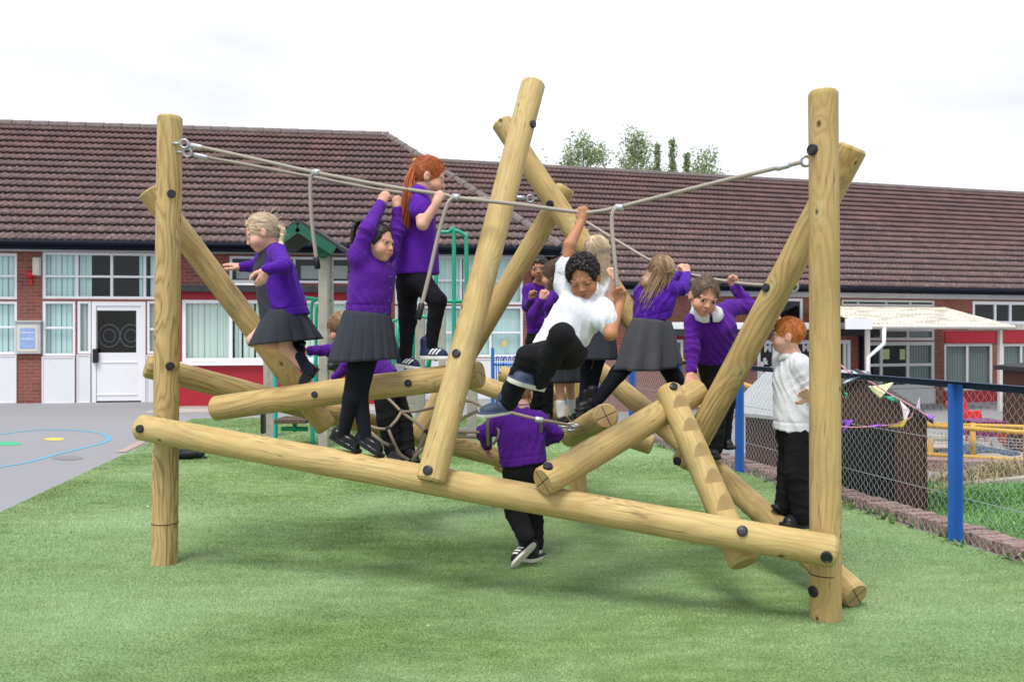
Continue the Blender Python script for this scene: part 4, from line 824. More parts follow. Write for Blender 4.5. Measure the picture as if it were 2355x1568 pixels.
# ================================================================== BEYOND THE FENCE
m, t = newmat('brown_boards'); c = t.coord(); X = t.xyz(c); st = t.m('FRACT', t.m('MULTIPLY', X[2], 9.0)); n1 = t.noise(t.sc(c, (3, 3, 30)), 1.5, 4.)
col = t.mix(n1, (.060, .022, .014), (.105, .042, .028)); col = t.mix(t.ramp(st, [(.0, .8), (.08, 0.)]), col, (.02, .01, .008)); t.bsdf(col, .7, bump=st, bstr=.4, bdist=.01); M_BOARD = m
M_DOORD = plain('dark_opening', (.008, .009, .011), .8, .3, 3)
M_FELTG = plain('grey_roof_felt', (.36, .38, .40), .85, .12, 14, .5)
def playhouse(name, org, dirv, width, depth, h_eave, h_apex, label, roofmat, z0, door=True, over=.10, skew=None):
    """gable front along dirv, body running back from it"""
    d = unit(dirv); n_ = V(-d[1], d[0], 0)
    if np.dot(n_, V(1, .2, 0)) < 0: n_ = -n_
    if skew is not None: n_ = unit(V(*skew, 0))
    root = empty(name, tuple(org+V(0, 0, z0))); tag(root, label, 'playhouse'); o0 = V(0, 0, 0)
    def P(a, b, z): return tuple(d*a+n_*b+V(0, 0, z))
    mb = MB(); W = width; v = [P(0, 0, 0), P(W, 0, 0), P(W, 0, h_eave), P(W/2, 0, h_apex), P(0, 0, h_eave)]; v2 = [P(0, depth, 0), P(W, depth, 0), P(W, depth, h_eave), P(W/2, depth, h_apex), P(0, depth, h_eave)]
    mb.add(v+v2, [(0, 1, 2, 3, 4), (9, 8, 7, 6, 5), (0, 5, 6, 1), (1, 6, 7, 2), (4, 9, 5, 0)]); mb.build('wall', M_BOARD, root)
    e = over; sl = (h_apex-h_eave)/(W/2)
    for s in (0, 1):
        a0, a1 = (-e, W/2) if s == 0 else (W+e, W/2); z_ = h_eave-e*sl; mb = MB(); q = [P(a0, -e, z_), P(a1, -e, h_apex), P(a1, depth+e, h_apex), P(a0, depth+e, z_)]; up = V(0, 0, .045)
        mb.add([V(*p)+V(0, 0, .006) for p in q]+[V(*p)+up for p in q], [(0, 1, 2, 3), (7, 6, 5, 4), (0, 4, 5, 1), (1, 5, 6, 2), (2, 6, 7, 3), (3, 7, 4, 0)]); mb.build('roof', roofmat, root)
    if door:
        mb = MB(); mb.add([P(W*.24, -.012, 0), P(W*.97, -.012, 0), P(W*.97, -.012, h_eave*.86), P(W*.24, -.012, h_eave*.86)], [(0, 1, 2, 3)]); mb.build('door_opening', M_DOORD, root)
        mb = MB(); x = W*.16; mb.add([P(0.04, -.02, .02), P(x, -.02, .02), P(x, -.02, h_eave*.9), P(.04, -.02, h_eave*.9)], [(0, 1, 2, 3)]); mb.build('trim_board', M_BOARD, root)
    return root
pA = V(3.386, 6.77, 0); pdir = V(-.27, 1, 0)
playhouse('playhouse', pA, pdir, 1.62, 1.25, .80, 1.10, 'dark brown boarded playhouse with open front and bunting, right behind the fence', plain('dark_roof_felt', (.045, .035, .035), .8, .3, 9, .4), -.02, over=.06, skew=(.36, .93))
p2 = V(2.98, 9.35, 0)
playhouse('playhouse', p2+V(-.26, .32, 0), V(.85, .55, 0), 1.25, 1.0, .72, 1.12, 'small brown playhouse with pale grey felt roof, behind the second blue fence post', M_FELTG, -.08, door=False, over=.16)
# bunting
BU = empty('bunting', tuple(at(2000, 860, 6.7))); tag(BU, 'string of pastel and purple pennant flags looped over the dark playhouse', 'bunting'); OBU = -V(*BU.location)
s1 = [at(1895, 805, 7.3), at(1968, 868, 7.05), at(1996, 875, 6.95), at(2045, 905, 6.75), at(2090, 930, 6.6), at(2150, 966, 6.5)]
s2 = [at(1895, 975, 7.2), at(1952, 982, 6.9), at(2010, 980, 6.75), at(2060, 975, 6.65), at(2092, 962, 6.58), at(2100, 948, 6.56)]
mb = MB(); mb.tube(curve_pts(s1, 6), .006, 6); mb.tube(curve_pts(s2, 6), .006, 6); child(mb.build('string', plain('pink_tape', (.62, .28, .34), .7)), BU, OBU)
def flag(a, b, c, col, Y=6.7):
    P = [at(*a), at(*b), at(*c)]; n_ = unit(np.cross(P[1]-P[0], P[2]-P[0]))*.003; G = MB(); N = 6; vs = []; f = []
    for i in range(N+1):
        for j in range(N+1-i):
            u_, v_ = i/N, j/N; p = P[0]*(1-u_-v_)+P[1]*u_+P[2]*v_; vs.append(p+n_*6*math.sin(u_*4+v_*5))
    idx = {}; q = 0
    for i in range(N+1):
        for j in range(N+1-i): idx[i, j] = q; q += 1
    for i in range(N):
        for j in range(N-i):
            f.append((idx[i, j], idx[i+1, j], idx[i, j+1]))
            if i+j < N-1: f.append((idx[i+1, j], idx[i+1, j+1], idx[i, j+1]))
    G.add(vs, f); o = G.build('flag', plain('flag_'+'%d_%d_%d' % tuple(int(k*100) for k in col), col, .8, .06), smooth=True); s = o.modifiers.new('Solid', 'SOLIDIFY'); s.thickness = .003; child(o, BU, OBU)
flag((1962, 852, 7.1), (1986, 866, 6.95), (1941, 886, 7.1), (.50, .66, .78)); flag((1996, 887, 6.93), (2057, 880, 6.85), (2025, 919, 6.83), (.74, .76, .42)); flag((2032, 909, 6.8), (2058, 910, 6.75), (2056, 926, 6.72), (.03, .52, .32)); flag((2060, 918, 6.75), (2069, 921, 6.72), (2055, 922, 6.7), (.03, .52, .32))
flag((2069, 920, 6.7), (2094, 944, 6.62), (2082, 976, 6.6), (.80, .66, .72)); flag((2104, 939, 6.56), (2118, 944, 6.55), (2117, 915, 6.55), (.72, .58, .74)); flag((2112, 944, 6.56), (2149, 958, 6.5), (2143, 967, 6.5), (.28, .10, .60)); flag((1939, 901, 7.1), (1952, 907, 7.0), (1950, 918, 7.0), (.04, .55, .38))
flag((1937, 965, 7.05), (1967, 966, 6.9), (1942, 999, 7.0), (.22, .07, .55)); flag((1998, 977, 6.78), (2032, 976, 6.7), (2010, 984, 6.75), (.26, .09, .60)); flag((2042, 982, 6.7), (2092, 960, 6.58), (2080, 982, 6.6), (.78, .62, .05))
# yellow ramp railing
RA = empty('ramp_railing', (7.2, 11.2, -.45)); tag(RA, 'yellow tubular railing with wire panels beside the far wooden ramp, behind the fence', 'railing'); ORA = -V(*RA.location)
M_YEL = plain('yellow_paint_steel', (.58, .34, .05), .5, .25, 8)
def yl(name, pts, r=.03): mb = MB(); mb.tube([at(*p) for p in pts], r, 10); return child(mb.build(name, M_YEL, None, smooth=True), RA, ORA)
yl('rail', [(2125, 975, 11.6), (2480, 985, 10.6)]); yl('rail', [(2125, 978, 10.9), (2480, 1003, 9.9)], .032); yl('rail', [(2110, 1043, 10.9), (2480, 1066, 9.9)], .028); yl('rail', [(2110, 1075, 10.9), (2480, 1096, 9.9)], .03)
yl('rail', [(1560, 824, 18.0), (1600, 850, 16.2), (1766, 902, 13.6)], .045); yl('rail', [(1560, 905, 17), (1640, 950, 14.5)], .04)
for x, y, Y in ((2237, 972, 10.7), (2140, 1008, 10.9), (2360, 980, 10.25)): yl('railing_post', [(x, y, Y), (x, y+112, Y)], .034)
for x, y, Y in ((1690, 880, 14.5), (1600, 850, 16.2)): yl('railing_post', [(x, y, Y), (x, y+80, Y)], .05)
mb = MB()
for x in np.arange(2130, 2420, 9): mb.tube([at(x, 992+(x-2130)*.07, 10.8), at(x, 1020+(x-2130)*.07, 10.8)], .004, 4, False)
for y in range(995, 1022, 7): mb.tube([at(2130, y, 10.8), at(2420, y+20, 10.8)], .004, 4, False)
child(mb.build('wire_panel', M_STEEL), RA, ORA)
# decking, beds, second lawn beyond the fence
m, t = newmat('deck_boards'); c = t.coord(); X = t.xyz(c); st = t.m('FRACT', t.m('MULTIPLY', X[1], 7.)); n1 = t.noise(t.sc(c, (1.2, 12, 1)), 2., 4.)
t.bsdf(t.mix(t.ramp(st, [(0., .8), (.1, 0.)]), t.mix(n1, (.30, .26, .24), (.46, .40, .37)), (.08, .07, .06)), .85); M_DECK = m
def low(px, py, Y): p = at(px, py, Y); return p
mb = MB(); q = [V(6.0, 11.6, -.62), V(12.5, 10.2, -.62), V(14.5, 16, -.74), V(7.4, 17.4, -.74)]; mb.add([p+V(0, 0, 0) for p in q]+[p-V(0, 0, .25) for p in q], [(0, 1, 2, 3), (0, 4, 5, 1), (3, 7, 4, 0), (1, 5, 6, 2), (2, 6, 7, 3)])
o = mb.build('wooden_deck', M_DECK); tag(o, 'grey wooden decking beyond the yellow railing', 'decking')
mb = MB(); a, b = at(2110, 1089, 10.3), at(2480, 1108, 9.3)
mb.bar(a-(0, 0, .05), b-(0, 0, .05), .3, .5); o = mb.build('brick_bed_wall', M_EB, None, attr=True); tag(o, 'low brick retaining wall under the yellow railing', 'wall')
lx = np.linspace(3.0, 8.5, 24); ly = np.linspace(4.0, 8.3, 20); P, Q = grid_sheet(lx, ly, .018); cx_ = P[Q].mean(1); k = (cx_[:, 0] > 3.18-.2424*(cx_[:, 1]-5.9)+.3)
M_LAWN = None
m, t = newmat('bright_lawn'); c = t.coord(); n1 = t.noise(c, 70, 4., .7); n2 = t.noise(c, 1.5, 4.)
col = t.mix(n2, (.06, .20, .03), (.12, .30, .06)); col = t.mix(t.ramp(n1, [(.35, .7), (.6, 0.)]), col, (.02, .07, .012)); t.bsdf(col, .85, bump=n1, bstr=.8, bdist=.02); M_LAWN = m
tag(mesh_np('lawn', P, Q[k], M_LAWN), kind='structure')
def lawn_ok(x, y): return (x > 3.18-.2424*(y-5.9)+.32) & (y < 8.25)
P, Q, rn = blades(150000, 1, lawn_ok, lambda x, y: ground_z(x, y)+.017, .03, .003, 4.0, 8.3, 2.5, 8)
m2, t = newmat('lawn_fibre'); r = t.n('ShaderNodeAttribute', attribute_name='rnd').outputs['Fac']; t.bsdf(t.ramp(r, [(0., (.035, .13, .02)), (.6, (.10, .28, .05)), (1., (.22, .40, .12))]), .6); 
tag(mesh_np('lawn_blades', P, Q, m2, smooth=False, attr={'rnd': rn}), 'bright green lawn blades beyond the wire fence on the right', 'grass', kind='stuff')
mb = MB(); mb.bar(at(2165, 1140, 8.1), at(2480, 1108, 8.4), .1, .22); o = mb.build('timber_edging', M_GREYW); tag(o, 'grey timber edging board along the back of the bright lawn', 'edging board')
# dry ornamental grass on the bank
m, t = newmat('dry_grass'); r = t.n('ShaderNodeAttribute', attribute_name='rnd').outputs['Fac']; t.bsdf(t.ramp(r, [(0., (.10, .11, .035)), (.4, (.24, .19, .08)), (1., (.52, .42, .24))]), .7); M_DRY = m
def tuft(c, n, h, sp):
    P = []; T = []; A_ = []
    for _ in range(n):
        b = c+V(RNG.normal(0, sp*.35), RNG.normal(0, sp*.3), 0); a = RNG.uniform(0, 6.28); l = h*RNG.uniform(.6, 1.2); o_ = V(math.cos(a), math.sin(a)*.6, 0)*l*RNG.uniform(.3, 1.1)
        w_ = V(-math.sin(a), math.cos(a), 0)*.004; pts = [b, b+o_*.35+V(0, 0, l*.6), b+o_+V(0, 0, l*RNG.uniform(.2, .75))]; k = len(P)
        P += [pts[0]-w_, pts[0]+w_, pts[1]+w_, pts[1]-w_, pts[2]]; T += [(k, k+1, k+2, k+3)]; A_ += [RNG.uniform()]*5
        T.append((k+3, k+2, k+4, k+4)) 
    return P, T, A_
GP, GT, GA = [], [], []
for x, y, Y in ((2205, 1120, 8.3), (2240, 1112, 8.6), (2275, 1105, 8.7), (2310, 1100, 8.8), (2345, 1098, 8.8), (2170, 1135, 8.2), (2385, 1095, 8.8), (2150, 1160, 7.9), (2420, 1095, 8.8), (2260, 1130, 8.3)):
    P, T, A_ = tuft(at(x, y+12, Y), 150, .34, .4); k = len(GP); GP += P; GT += [tuple(i+k for i in q) for q in T]; GA += A_
GT4 = np.array([q for q in GT if q[2] != q[3]]); GT3 = np.array([q[:3] for q in GT if q[2] == q[3]])
tag(mesh_np('ornamental_grass', np.array(GP), [GT4, GT3], M_DRY, smooth=False, attr={'rnd': np.array(GA)}), 'dry straw coloured grasses on the bank behind the lawn', 'grasses', kind='stuff')
# things standing on the far terrace
def lathe(c, prof, n=18):
    mb = MB(); vs = [np.asarray(c)+V(r*math.cos(2*math.pi*i/n), r*math.sin(2*math.pi*i/n), z) for r, z in prof for i in range(n)]
    mb.add(vs, [(j*n+i, j*n+(i+1) % n, (j+1)*n+(i+1) % n, (j+1)*n+i) for j in range(len(prof)-1) for i in range(n)]); return mb
p = at(2305, 1018, 12.0); o = lathe(p, [(.0, 0), (.055, 0), (.07, .17), (.08, .17), (.078, .185), (.066, .18), (.05, .02), (0, .02)]).build('bucket', plain('orange_plastic', (.85, .13, .015), .4, .06), None, smooth=True); tag(o, 'bright orange plastic bucket on the far decking', 'bucket')
p = at(2258, 1003, 14.0); mb = MB(); W2 = .24
mb.add([p+V(x, y, z) for z, s in ((0, .9), (.24, 1.0)) for x, y in ((-W2*s, -.25*s), (W2*s, -.25*s), (W2*s, .25*s), (-W2*s, .25*s))], [(3, 2, 1, 0), (4, 5, 6, 7), (0, 1, 5, 4), (1, 2, 6, 5), (2, 3, 7, 6), (3, 0, 4, 7)]); mb.box(p[0]-W2-.03, p[0]+W2+.03, p[1]-.29, p[1]+.29, p[2]+.25, p[2]+.28)
o = mb.build('storage_box', plain('plum_plastic', (.16, .02, .10), .45, .1), None, bevel=.02); tag(o, 'plum coloured lidded storage box behind the yellow railing', 'storage box')
p = at(2218, 968, 14.6); mb = MB(); mb.bar(p+V(-.05, 0, 0), p+V(-.16, .02, .38), .34, .05, (0, 1, 0)); mb.bar(p+V(-.05, 0, 0), p+V(.3, 0, .02), .34, .05, (0, 1, 0))
for s in (-.12, .12): mb.tube([p+V(0, s, 0), p+V(-.03, s, -.35)], .02, 6); mb.tube([p+V(.26, s, 0), p+V(.3, s, -.35)], .02, 6)
o = mb.build('small_chair', plain('red_plastic', (.62, .015, .02), .4, .08), None, bevel=.01); tag(o, 'tilted red plastic child chair on the far terrace', 'chair')
p = at(2150, 965, 15.5); mb = MB(); mb.box(p[0]-.3, p[0]+.9, p[1]-.4, p[1]+.4, p[2]-.35, p[2]-.3); mb.box(p[0]-.3, p[0]-.24, p[1]-.4, p[1]-.34, p[2]-.75, p[2]-.35); mb.box(p[0]+.84, p[0]+.9, p[1]-.4, p[1]-.34, p[2]-.75, p[2]-.35)
o = mb.build('low_table', M_GREYW, None); tag(o, 'low grey table covered with toys on the far terrace', 'table')
p = at(2250, 1040, 10.9); mb = MB(); xs_ = np.linspace(-.42, .42, 12); ys_ = np.linspace(-.22, .22, 6); vs = [p+V(x, y, .03+.05*math.sin(x*5+y*7)*math.cos(y*5)+.04*math.cos(x*9)) for x in xs_ for y in ys_]
mb.add(vs, [(i*6+j, (i+1)*6+j, (i+1)*6+j+1, i*6+j+1) for i in range(11) for j in range(5)]); o = mb.build('tarpaulin', plain('blue_grey_tarp', (.05, .075, .13), .5, .3, 8), None, smooth=True); s = o.modifiers.new('Solid', 'SOLIDIFY'); s.thickness = .01; tag(o, 'crumpled blue grey tarpaulin lying on the far deck', 'tarpaulin')
p = at(2335, 1010, 15.5); mb = MB(); hh = at(0, 850, 15.5)[2]-p[2]; mb.box(p[0]+.06, p[0]+1.4, p[1]-.3, p[1]+.5, p[2]-.2, p[2]+hh); o = mb.build('storage_cabinet', M_BOARD, None)
r_ = MB(); r_.add([p+V(-.06, -.4, hh-.02), p+V(1.5, -.4, hh+.12), p+V(1.5, .6, hh+.12), p+V(-.06, .6, hh-.02), p+V(-.06, -.4, hh+.06), p+V(1.5, -.4, hh+.2), p+V(1.5, .6, hh+.2), p+V(-.06, .6, hh+.06)], [(3, 2, 1, 0), (4, 5, 6, 7), (0, 1, 5, 4), (1, 2, 6, 5), (2, 3, 7, 6), (3, 0, 4, 7)]); r_.build('roof', M_FELT, o)
tag(o, 'dark brown outdoor storage cabinet by the veranda post at the right edge', 'cabinet')
# ================================================================== TREES behind the roof
m, t = newmat('tree_leaf'); r = t.n('ShaderNodeAttribute', attribute_name='rnd').outputs['Fac']; b = t.n('ShaderNodeBsdfDiffuse', {'Color': t.ramp(r, [(0., (.19, .25, .13)), (.5, (.38, .45, .28)), (1., (.58, .63, .47))])})
tl = t.n('ShaderNodeBsdfTranslucent', {'Color': t.ramp(r, [(0., (.10, .17, .05)), (1., (.34, .42, .18))])}); ms = t.n('ShaderNodeMixShader', {0: .5, 1: b, 2: tl}); t.t.links.new(ms.outputs[0], t.out.inputs[0]); M_LEAF = m
M_BARK = plain('bark', (.20, .17, .14), .9, .3, 6, .6)
def tree(px, top, hw, Y, label, kind):
    p = at(px, top, Y); H_ = p[2]; R_ = hw/F*Y; root = empty('tree', (p[0], Y, 0)); tag(root, label, 'tree', 'trees behind the school roof'); root.location = (p[0], Y, -1.0); H_ += 1.0
    tr_ = MB(); tr_.tube([V(0, 0, 0), V(.05, 0, H_*.35), V(-.05, 0, H_*.65), V(0, 0, H_*.97)], [.24, .18, .10, .03], 8); cen = []
    if kind == 'spire':
        for z in np.arange(H_*.35, H_, .22):
            f_ = (H_-z)/(H_*.65); rr = R_*f_**.9+.05
            for _ in range(4): a = RNG.uniform(0, 6.28); r_ = rr*RNG.uniform(.3, 1); cen.append((r_*math.cos(a), r_*math.sin(a), z-r_*.3))
        Vv, Q, rn = leaf_cloud(cen, 2600, .11, V(.09, .09, .10), .45)
    else:
        nb_ = 26
        for k in range(nb_):
            a = RNG.uniform(0, 6.28); z0 = H_*RNG.uniform(.42, .88); f_ = 1-((z0/H_-.68)/.36)**2; l = R_*max(.25, f_)*RNG.uniform(.65, 1.05); tip = V(math.cos(a)*l, math.sin(a)*l, min(z0+RNG.uniform(.4, 1.5), H_-.3)); b0 = V(0, 0, z0-.6)
            tr_.tube([b0, (b0+tip)/2+V(0, 0, .25), tip], [.06, .04, .012], 5)
            for q in np.linspace(.35, 1.05, 9):
                c = b0+(tip-b0)*q+V(0, 0, .25*math.sin(q*3.14)); 
                for _ in range(2): cen.append(c+RNG.normal(0, .22, 3)-(V(0, 0, RNG.uniform(0, .55)) if kind == 'birch' else 0))
        for _ in range(30): cen.append(V(RNG.normal(0, R_*.28), RNG.normal(0, R_*.28), H_-abs(RNG.normal(0, .9))-.1))
        Vv, Q, rn = leaf_cloud(cen, 11000 if kind != 'sparse' else 4500, .10, V(.2, .2, .24), .5)
    tr_.build('trunk', M_BARK, root, smooth=True); mesh_np('crown', Vv, Q, M_LEAF, root, smooth=False, attr={'rnd': rn})
tree(1342, 312, 62, 50, 'round green tree over the roof ridge, just right of the crossed logs', 'broad')
tree(1462, 305, 56, 52, 'tall loose birch over the roof ridge, left of the conifer spires', 'birch'); tree(1625, 346, 50, 54, 'small pale birch over the roof ridge, rightmost of the trees', 'birch'); tree(1195, 350, 62, 54, 'thin pale tree over the roof ridge, half hidden by the leaning log', 'sparse')
tree(1512, 333, 22, 51, 'slim conifer spire close beside the tall birch', 'spire'); tree(1546, 324, 25, 51, 'tallest conifer spire, dark and narrow, over the roof ridge', 'spire'); tree(1580, 350, 20, 52, 'shortest conifer spire, beside the small pale birch', 'spire')
# ================================================================== LITTER
p = at(432, 1042, 9.8); p[2] = .02
bg_ = empty('bag', tuple(p)); tag(bg_, 'small black bag lying on the turf behind the left post', 'bag')
mb = MB(); mb.ball((0, 0, .06), (.16, .10, .07), 16, 10); mb.ball((-.1, -.04, .05), (.08, .07, .055), 12, 8); mb.ball((.12, .03, .05), (.07, .08, .05), 12, 8); mb.build('body', plain('black_nylon', (.012, .013, .016), .55, .3, 30, .4), bg_, smooth=True)
mb = MB(); mb.tube(curve_pts([(-.13, -.06, .08), (-.06, -.1, .15), (.05, -.08, .14), (.13, -.02, .05), (.22, .02, .0)], 6), .012, 6); mb.build('strap', plain('black_nylon', (.012, .013, .016), .55, .3, 30, .4), bg_, smooth=True)
M_LIT = plain('pale_litter', (.55, .50, .42), .8, .2)
for x, y, s, l in ((340, 1172, .03, 'white scrap of paper lying left of the left post'), (1983, 1252, .02, 'pale scrap on the turf just right of the right post'), (1783, 1334, .016, 'tiny white scrap on the turf under the notched log'), (1328, 1394, .014, 'tiny pinkish leaf on the turf in front of the front log'), (985, 1452, .010, 'dry pale straw on the near turf at the bottom'), (603, 1064, .025, 'pale scrap on the turf under the front log')):
    p = ground_px(x, y, .03); mb = MB(); a = RNG.uniform(0, 3); u_ = V(math.cos(a), math.sin(a), 0)*s; w_ = V(-math.sin(a), math.cos(a), .2)*s*.4
    mb.add([p-u_, p-w_+(0, 0, .004), p+u_, p+w_+(0, 0, .006)], [(0, 1, 2, 3)]); tag(mb.build('litter_scrap', M_LIT), l, 'litter', 'scraps on the turf')
# ================================================================== PEOPLE: implicit surfaces meshed with surface nets
class Pr:
    __slots__ = ('f', 'lo', 'hi', 'k', 'op')
    def __init__(s, f, lo, hi, k=.01, op='u'): s.f = f; s.lo = np.asarray(lo, float); s.hi = np.asarray(hi, float); s.k = k; s.op = op
def cap(A, B, ra, rb=None, k=.01, op='u'):
    A = np.asarray(A, float); B = np.asarray(B, float); rb = ra if rb is None else rb; AB = B-A; L2 = max(float(AB@AB), 1e-10)
    def f(P):
        w_ = P-A; t = np.clip((w_@AB)/L2, 0, 1); q = w_-t[..., None]*AB
        return np.sqrt(np.einsum('...i,...i', q, q))-(ra+(rb-ra)*t)
    r = max(ra, rb); return Pr(f, np.minimum(A, B)-r, np.maximum(A, B)+r, k, op)
def ell(C, rad, R=None, k=.01, op='u'):
    C = np.asarray(C, float); rad = np.ones(3)*rad; R = np.eye(3) if R is None else R      # rows of R = local axes
    def f(P):
        q = (P-C)@R.T; a = q/rad; b = a/rad; k0 = np.sqrt(np.einsum('...i,...i', a, a)); k1 = np.sqrt(np.einsum('...i,...i', b, b))+1e-9
        return k0*(k0-1)/k1
    e = float(rad.max()); return Pr(f, C-e, C+e, k, op)
def ecap(A, B, S, ra, rb, k=.02, op='u'):
    """capsule with an elliptical section: radii (side, front) at each end"""
    A = np.asarray(A, float); B = np.asarray(B, float); AB = B-A; L = np.linalg.norm(AB); D = AB/L; S = unit(np.asarray(S)-D*np.dot(S, D)); Fv = np.cross(S, D)
    def f(P):
        w_ = P-A; h = w_@D; t = np.clip(h/L, 0, 1); c = h-t*L; rs = ra[0]+(rb[0]-ra[0])*t; rf = ra[1]+(rb[1]-ra[1])*t
        a = (w_@S); b = (w_@Fv); m_ = np.minimum(rs, rf)*.8
        k0 = np.sqrt((a/rs)**2+(b/rf)**2+(c/m_)**2); k1 = np.sqrt((a/rs**2)**2+(b/rf**2)**2+(c/m_**2)**2)+1e-9
        return k0*(k0-1)/k1
    r = max(*ra, *rb); return Pr(f, np.minimum(A, B)-r, np.maximum(A, B)+r, k, op)
def plane(pt, n_, k=.006):
    pt = np.asarray(pt, float); n_ = unit(n_); return Pr(lambda P: (P-pt)@n_, V(-9, -9, -9), V(9, 9, 9), k, 'i')
def comb(a, b, k, op):
    if op == 'u': h = np.maximum(k-np.abs(a-b), 0)/k; return np.minimum(a, b)-h*h*k*.25
    if op == 's': b = -b
    h = np.maximum(k-np.abs(a-b), 0)/k; return np.maximum(a, b)+h*h*k*.25
def wrk(P, sd, f):
    q = P*f; q = q+1.3*np.sin(q[..., [1, 2, 0]]*.6+sd); k1 = V(.8, .3, .5); k2 = V(-.4, .9, .6)
    return (np.sin(q@k1+sd)+np.sin(q@k2+2*sd)+.6*np.sin(2.1*(q@V(.5, -.6, .8))+sd))/2.6
def surface(prims, h, disp=None, pad=.012):
    U_ = [p for p in prims if p.op == 'u']; lo = np.min([p.lo for p in U_], 0)-pad-3*h; hi = np.max([p.hi for p in U_], 0)+pad+3*h
    H4 = 4*h; n = np.ceil((hi-lo)/H4).astype(int); ax = [lo[i]+(np.arange(n[i])+.5)*H4 for i in range(3)]
    Pc = np.stack(np.meshgrid(*ax, indexing='ij'), -1).reshape(-1, 3); ds = []; d = np.full(len(Pc), 9.0)
    for p in prims: q = p.f(Pc); ds.append(q); d = comb(d, q, p.k, p.op)
    thr = H4*1.15+.012; act = np.nonzero(np.abs(d) < thr)[0]; Fv = np.repeat(np.repeat(np.repeat(d.reshape(n).astype(np.float32), 4, 0), 4, 1), 4, 2)
    o4 = (np.arange(4)-1.5)*h; off = np.stack(np.meshgrid(o4, o4, o4, indexing='ij'), -1).reshape(-1, 3)
    val = np.full((len(act), 64), 9.0); da = d[act]
    for p, q in zip(prims, ds):
        s = (q[act] < thr+.03) if p.op == 'u' else (-q[act] < thr+.03 if p.op == 's' else (q[act] > -thr-.03))
        if p.op == 's': s = q[act] < thr+.03
        if not s.any(): continue
        Pf = Pc[act[s]][:, None]+off; val[s] = comb(val[s], p.f(Pf), p.k, p.op)
    if disp is not None:
        for a in range(0, len(act), 4000): val[a:a+4000] += disp(Pc[act[a:a+4000]][:, None]+off)
    ii = np.stack(np.unravel_index(act, n), 1)*4; o = np.stack(np.meshgrid(range(4), range(4), range(4), indexing='ij'), -1).reshape(-1, 3)
    g = ii[:, None]+o; Fv[g[..., 0], g[..., 1], g[..., 2]] = val
    S = (Fv < 0).astype(np.uint8); c = sum(S[i:S.shape[0]-1+i, j:S.shape[1]-1+j, k:S.shape[2]-1+k] for i in (0, 1) for j in (0, 1) for k in (0, 1))
    cells = np.argwhere((c > 0) & (c < 8)); cor = [(i, j, k) for i in (0, 1) for j in (0, 1) for k in (0, 1)]
    vals = np.stack([Fv[cells[:, 0]+i, cells[:, 1]+j, cells[:, 2]+k] for i, j, k in cor], 1); acc = np.zeros((len(cells), 3)); cnt = np.zeros(len(cells))
    for a in range(8):
        for b in range(a+1, 8):
            if sum(abs(x-y) for x, y in zip(cor[a], cor[b])) != 1: continue
            va, vb = vals[:, a], vals[:, b]; x = (va < 0) != (vb < 0); t = np.where(x, va/np.where(x, va-vb, 1), 0)
            acc += np.where(x[:, None], V(*cor[a])+t[:, None]*(V(*cor[b])-V(*cor[a])), 0); cnt += x
    Vv = lo+(cells+.5+acc/cnt[:, None])*h
    idx = np.full(c.shape, -1, np.int32); idx[cells[:, 0], cells[:, 1], cells[:, 2]] = np.arange(len(cells)); Q = []
    for a in range(3):
        b, e = (a+1) % 3, (a+2) % 3; sl0 = [slice(None)]*3; sl1 = [slice(None)]*3; sl0[a] = slice(0, -1); sl1[a] = slice(1, None)
        s0, s1 = S[tuple(sl0)], S[tuple(sl1)]; E = np.argwhere(s0 != s1); E = E[(E[:, b] > 0) & (E[:, e] > 0) & (E[:, b] < c.shape[b]) & (E[:, e] < c.shape[e])]
        q = []
        for db, de in ((1, 1), (0, 1), (0, 0), (1, 0)):
            w_ = E.copy(); w_[:, b] -= db; w_[:, e] -= de; q.append(idx[w_[:, 0], w_[:, 1], w_[:, 2]])
        q = np.stack(q, 1); fl = s0[E[:, 0], E[:, 1], E[:, 2]] == 0; q[fl] = q[fl][:, ::-1]; Q.append(q[(q >= 0).all(1)])
    return Vv, np.concatenate(Q)
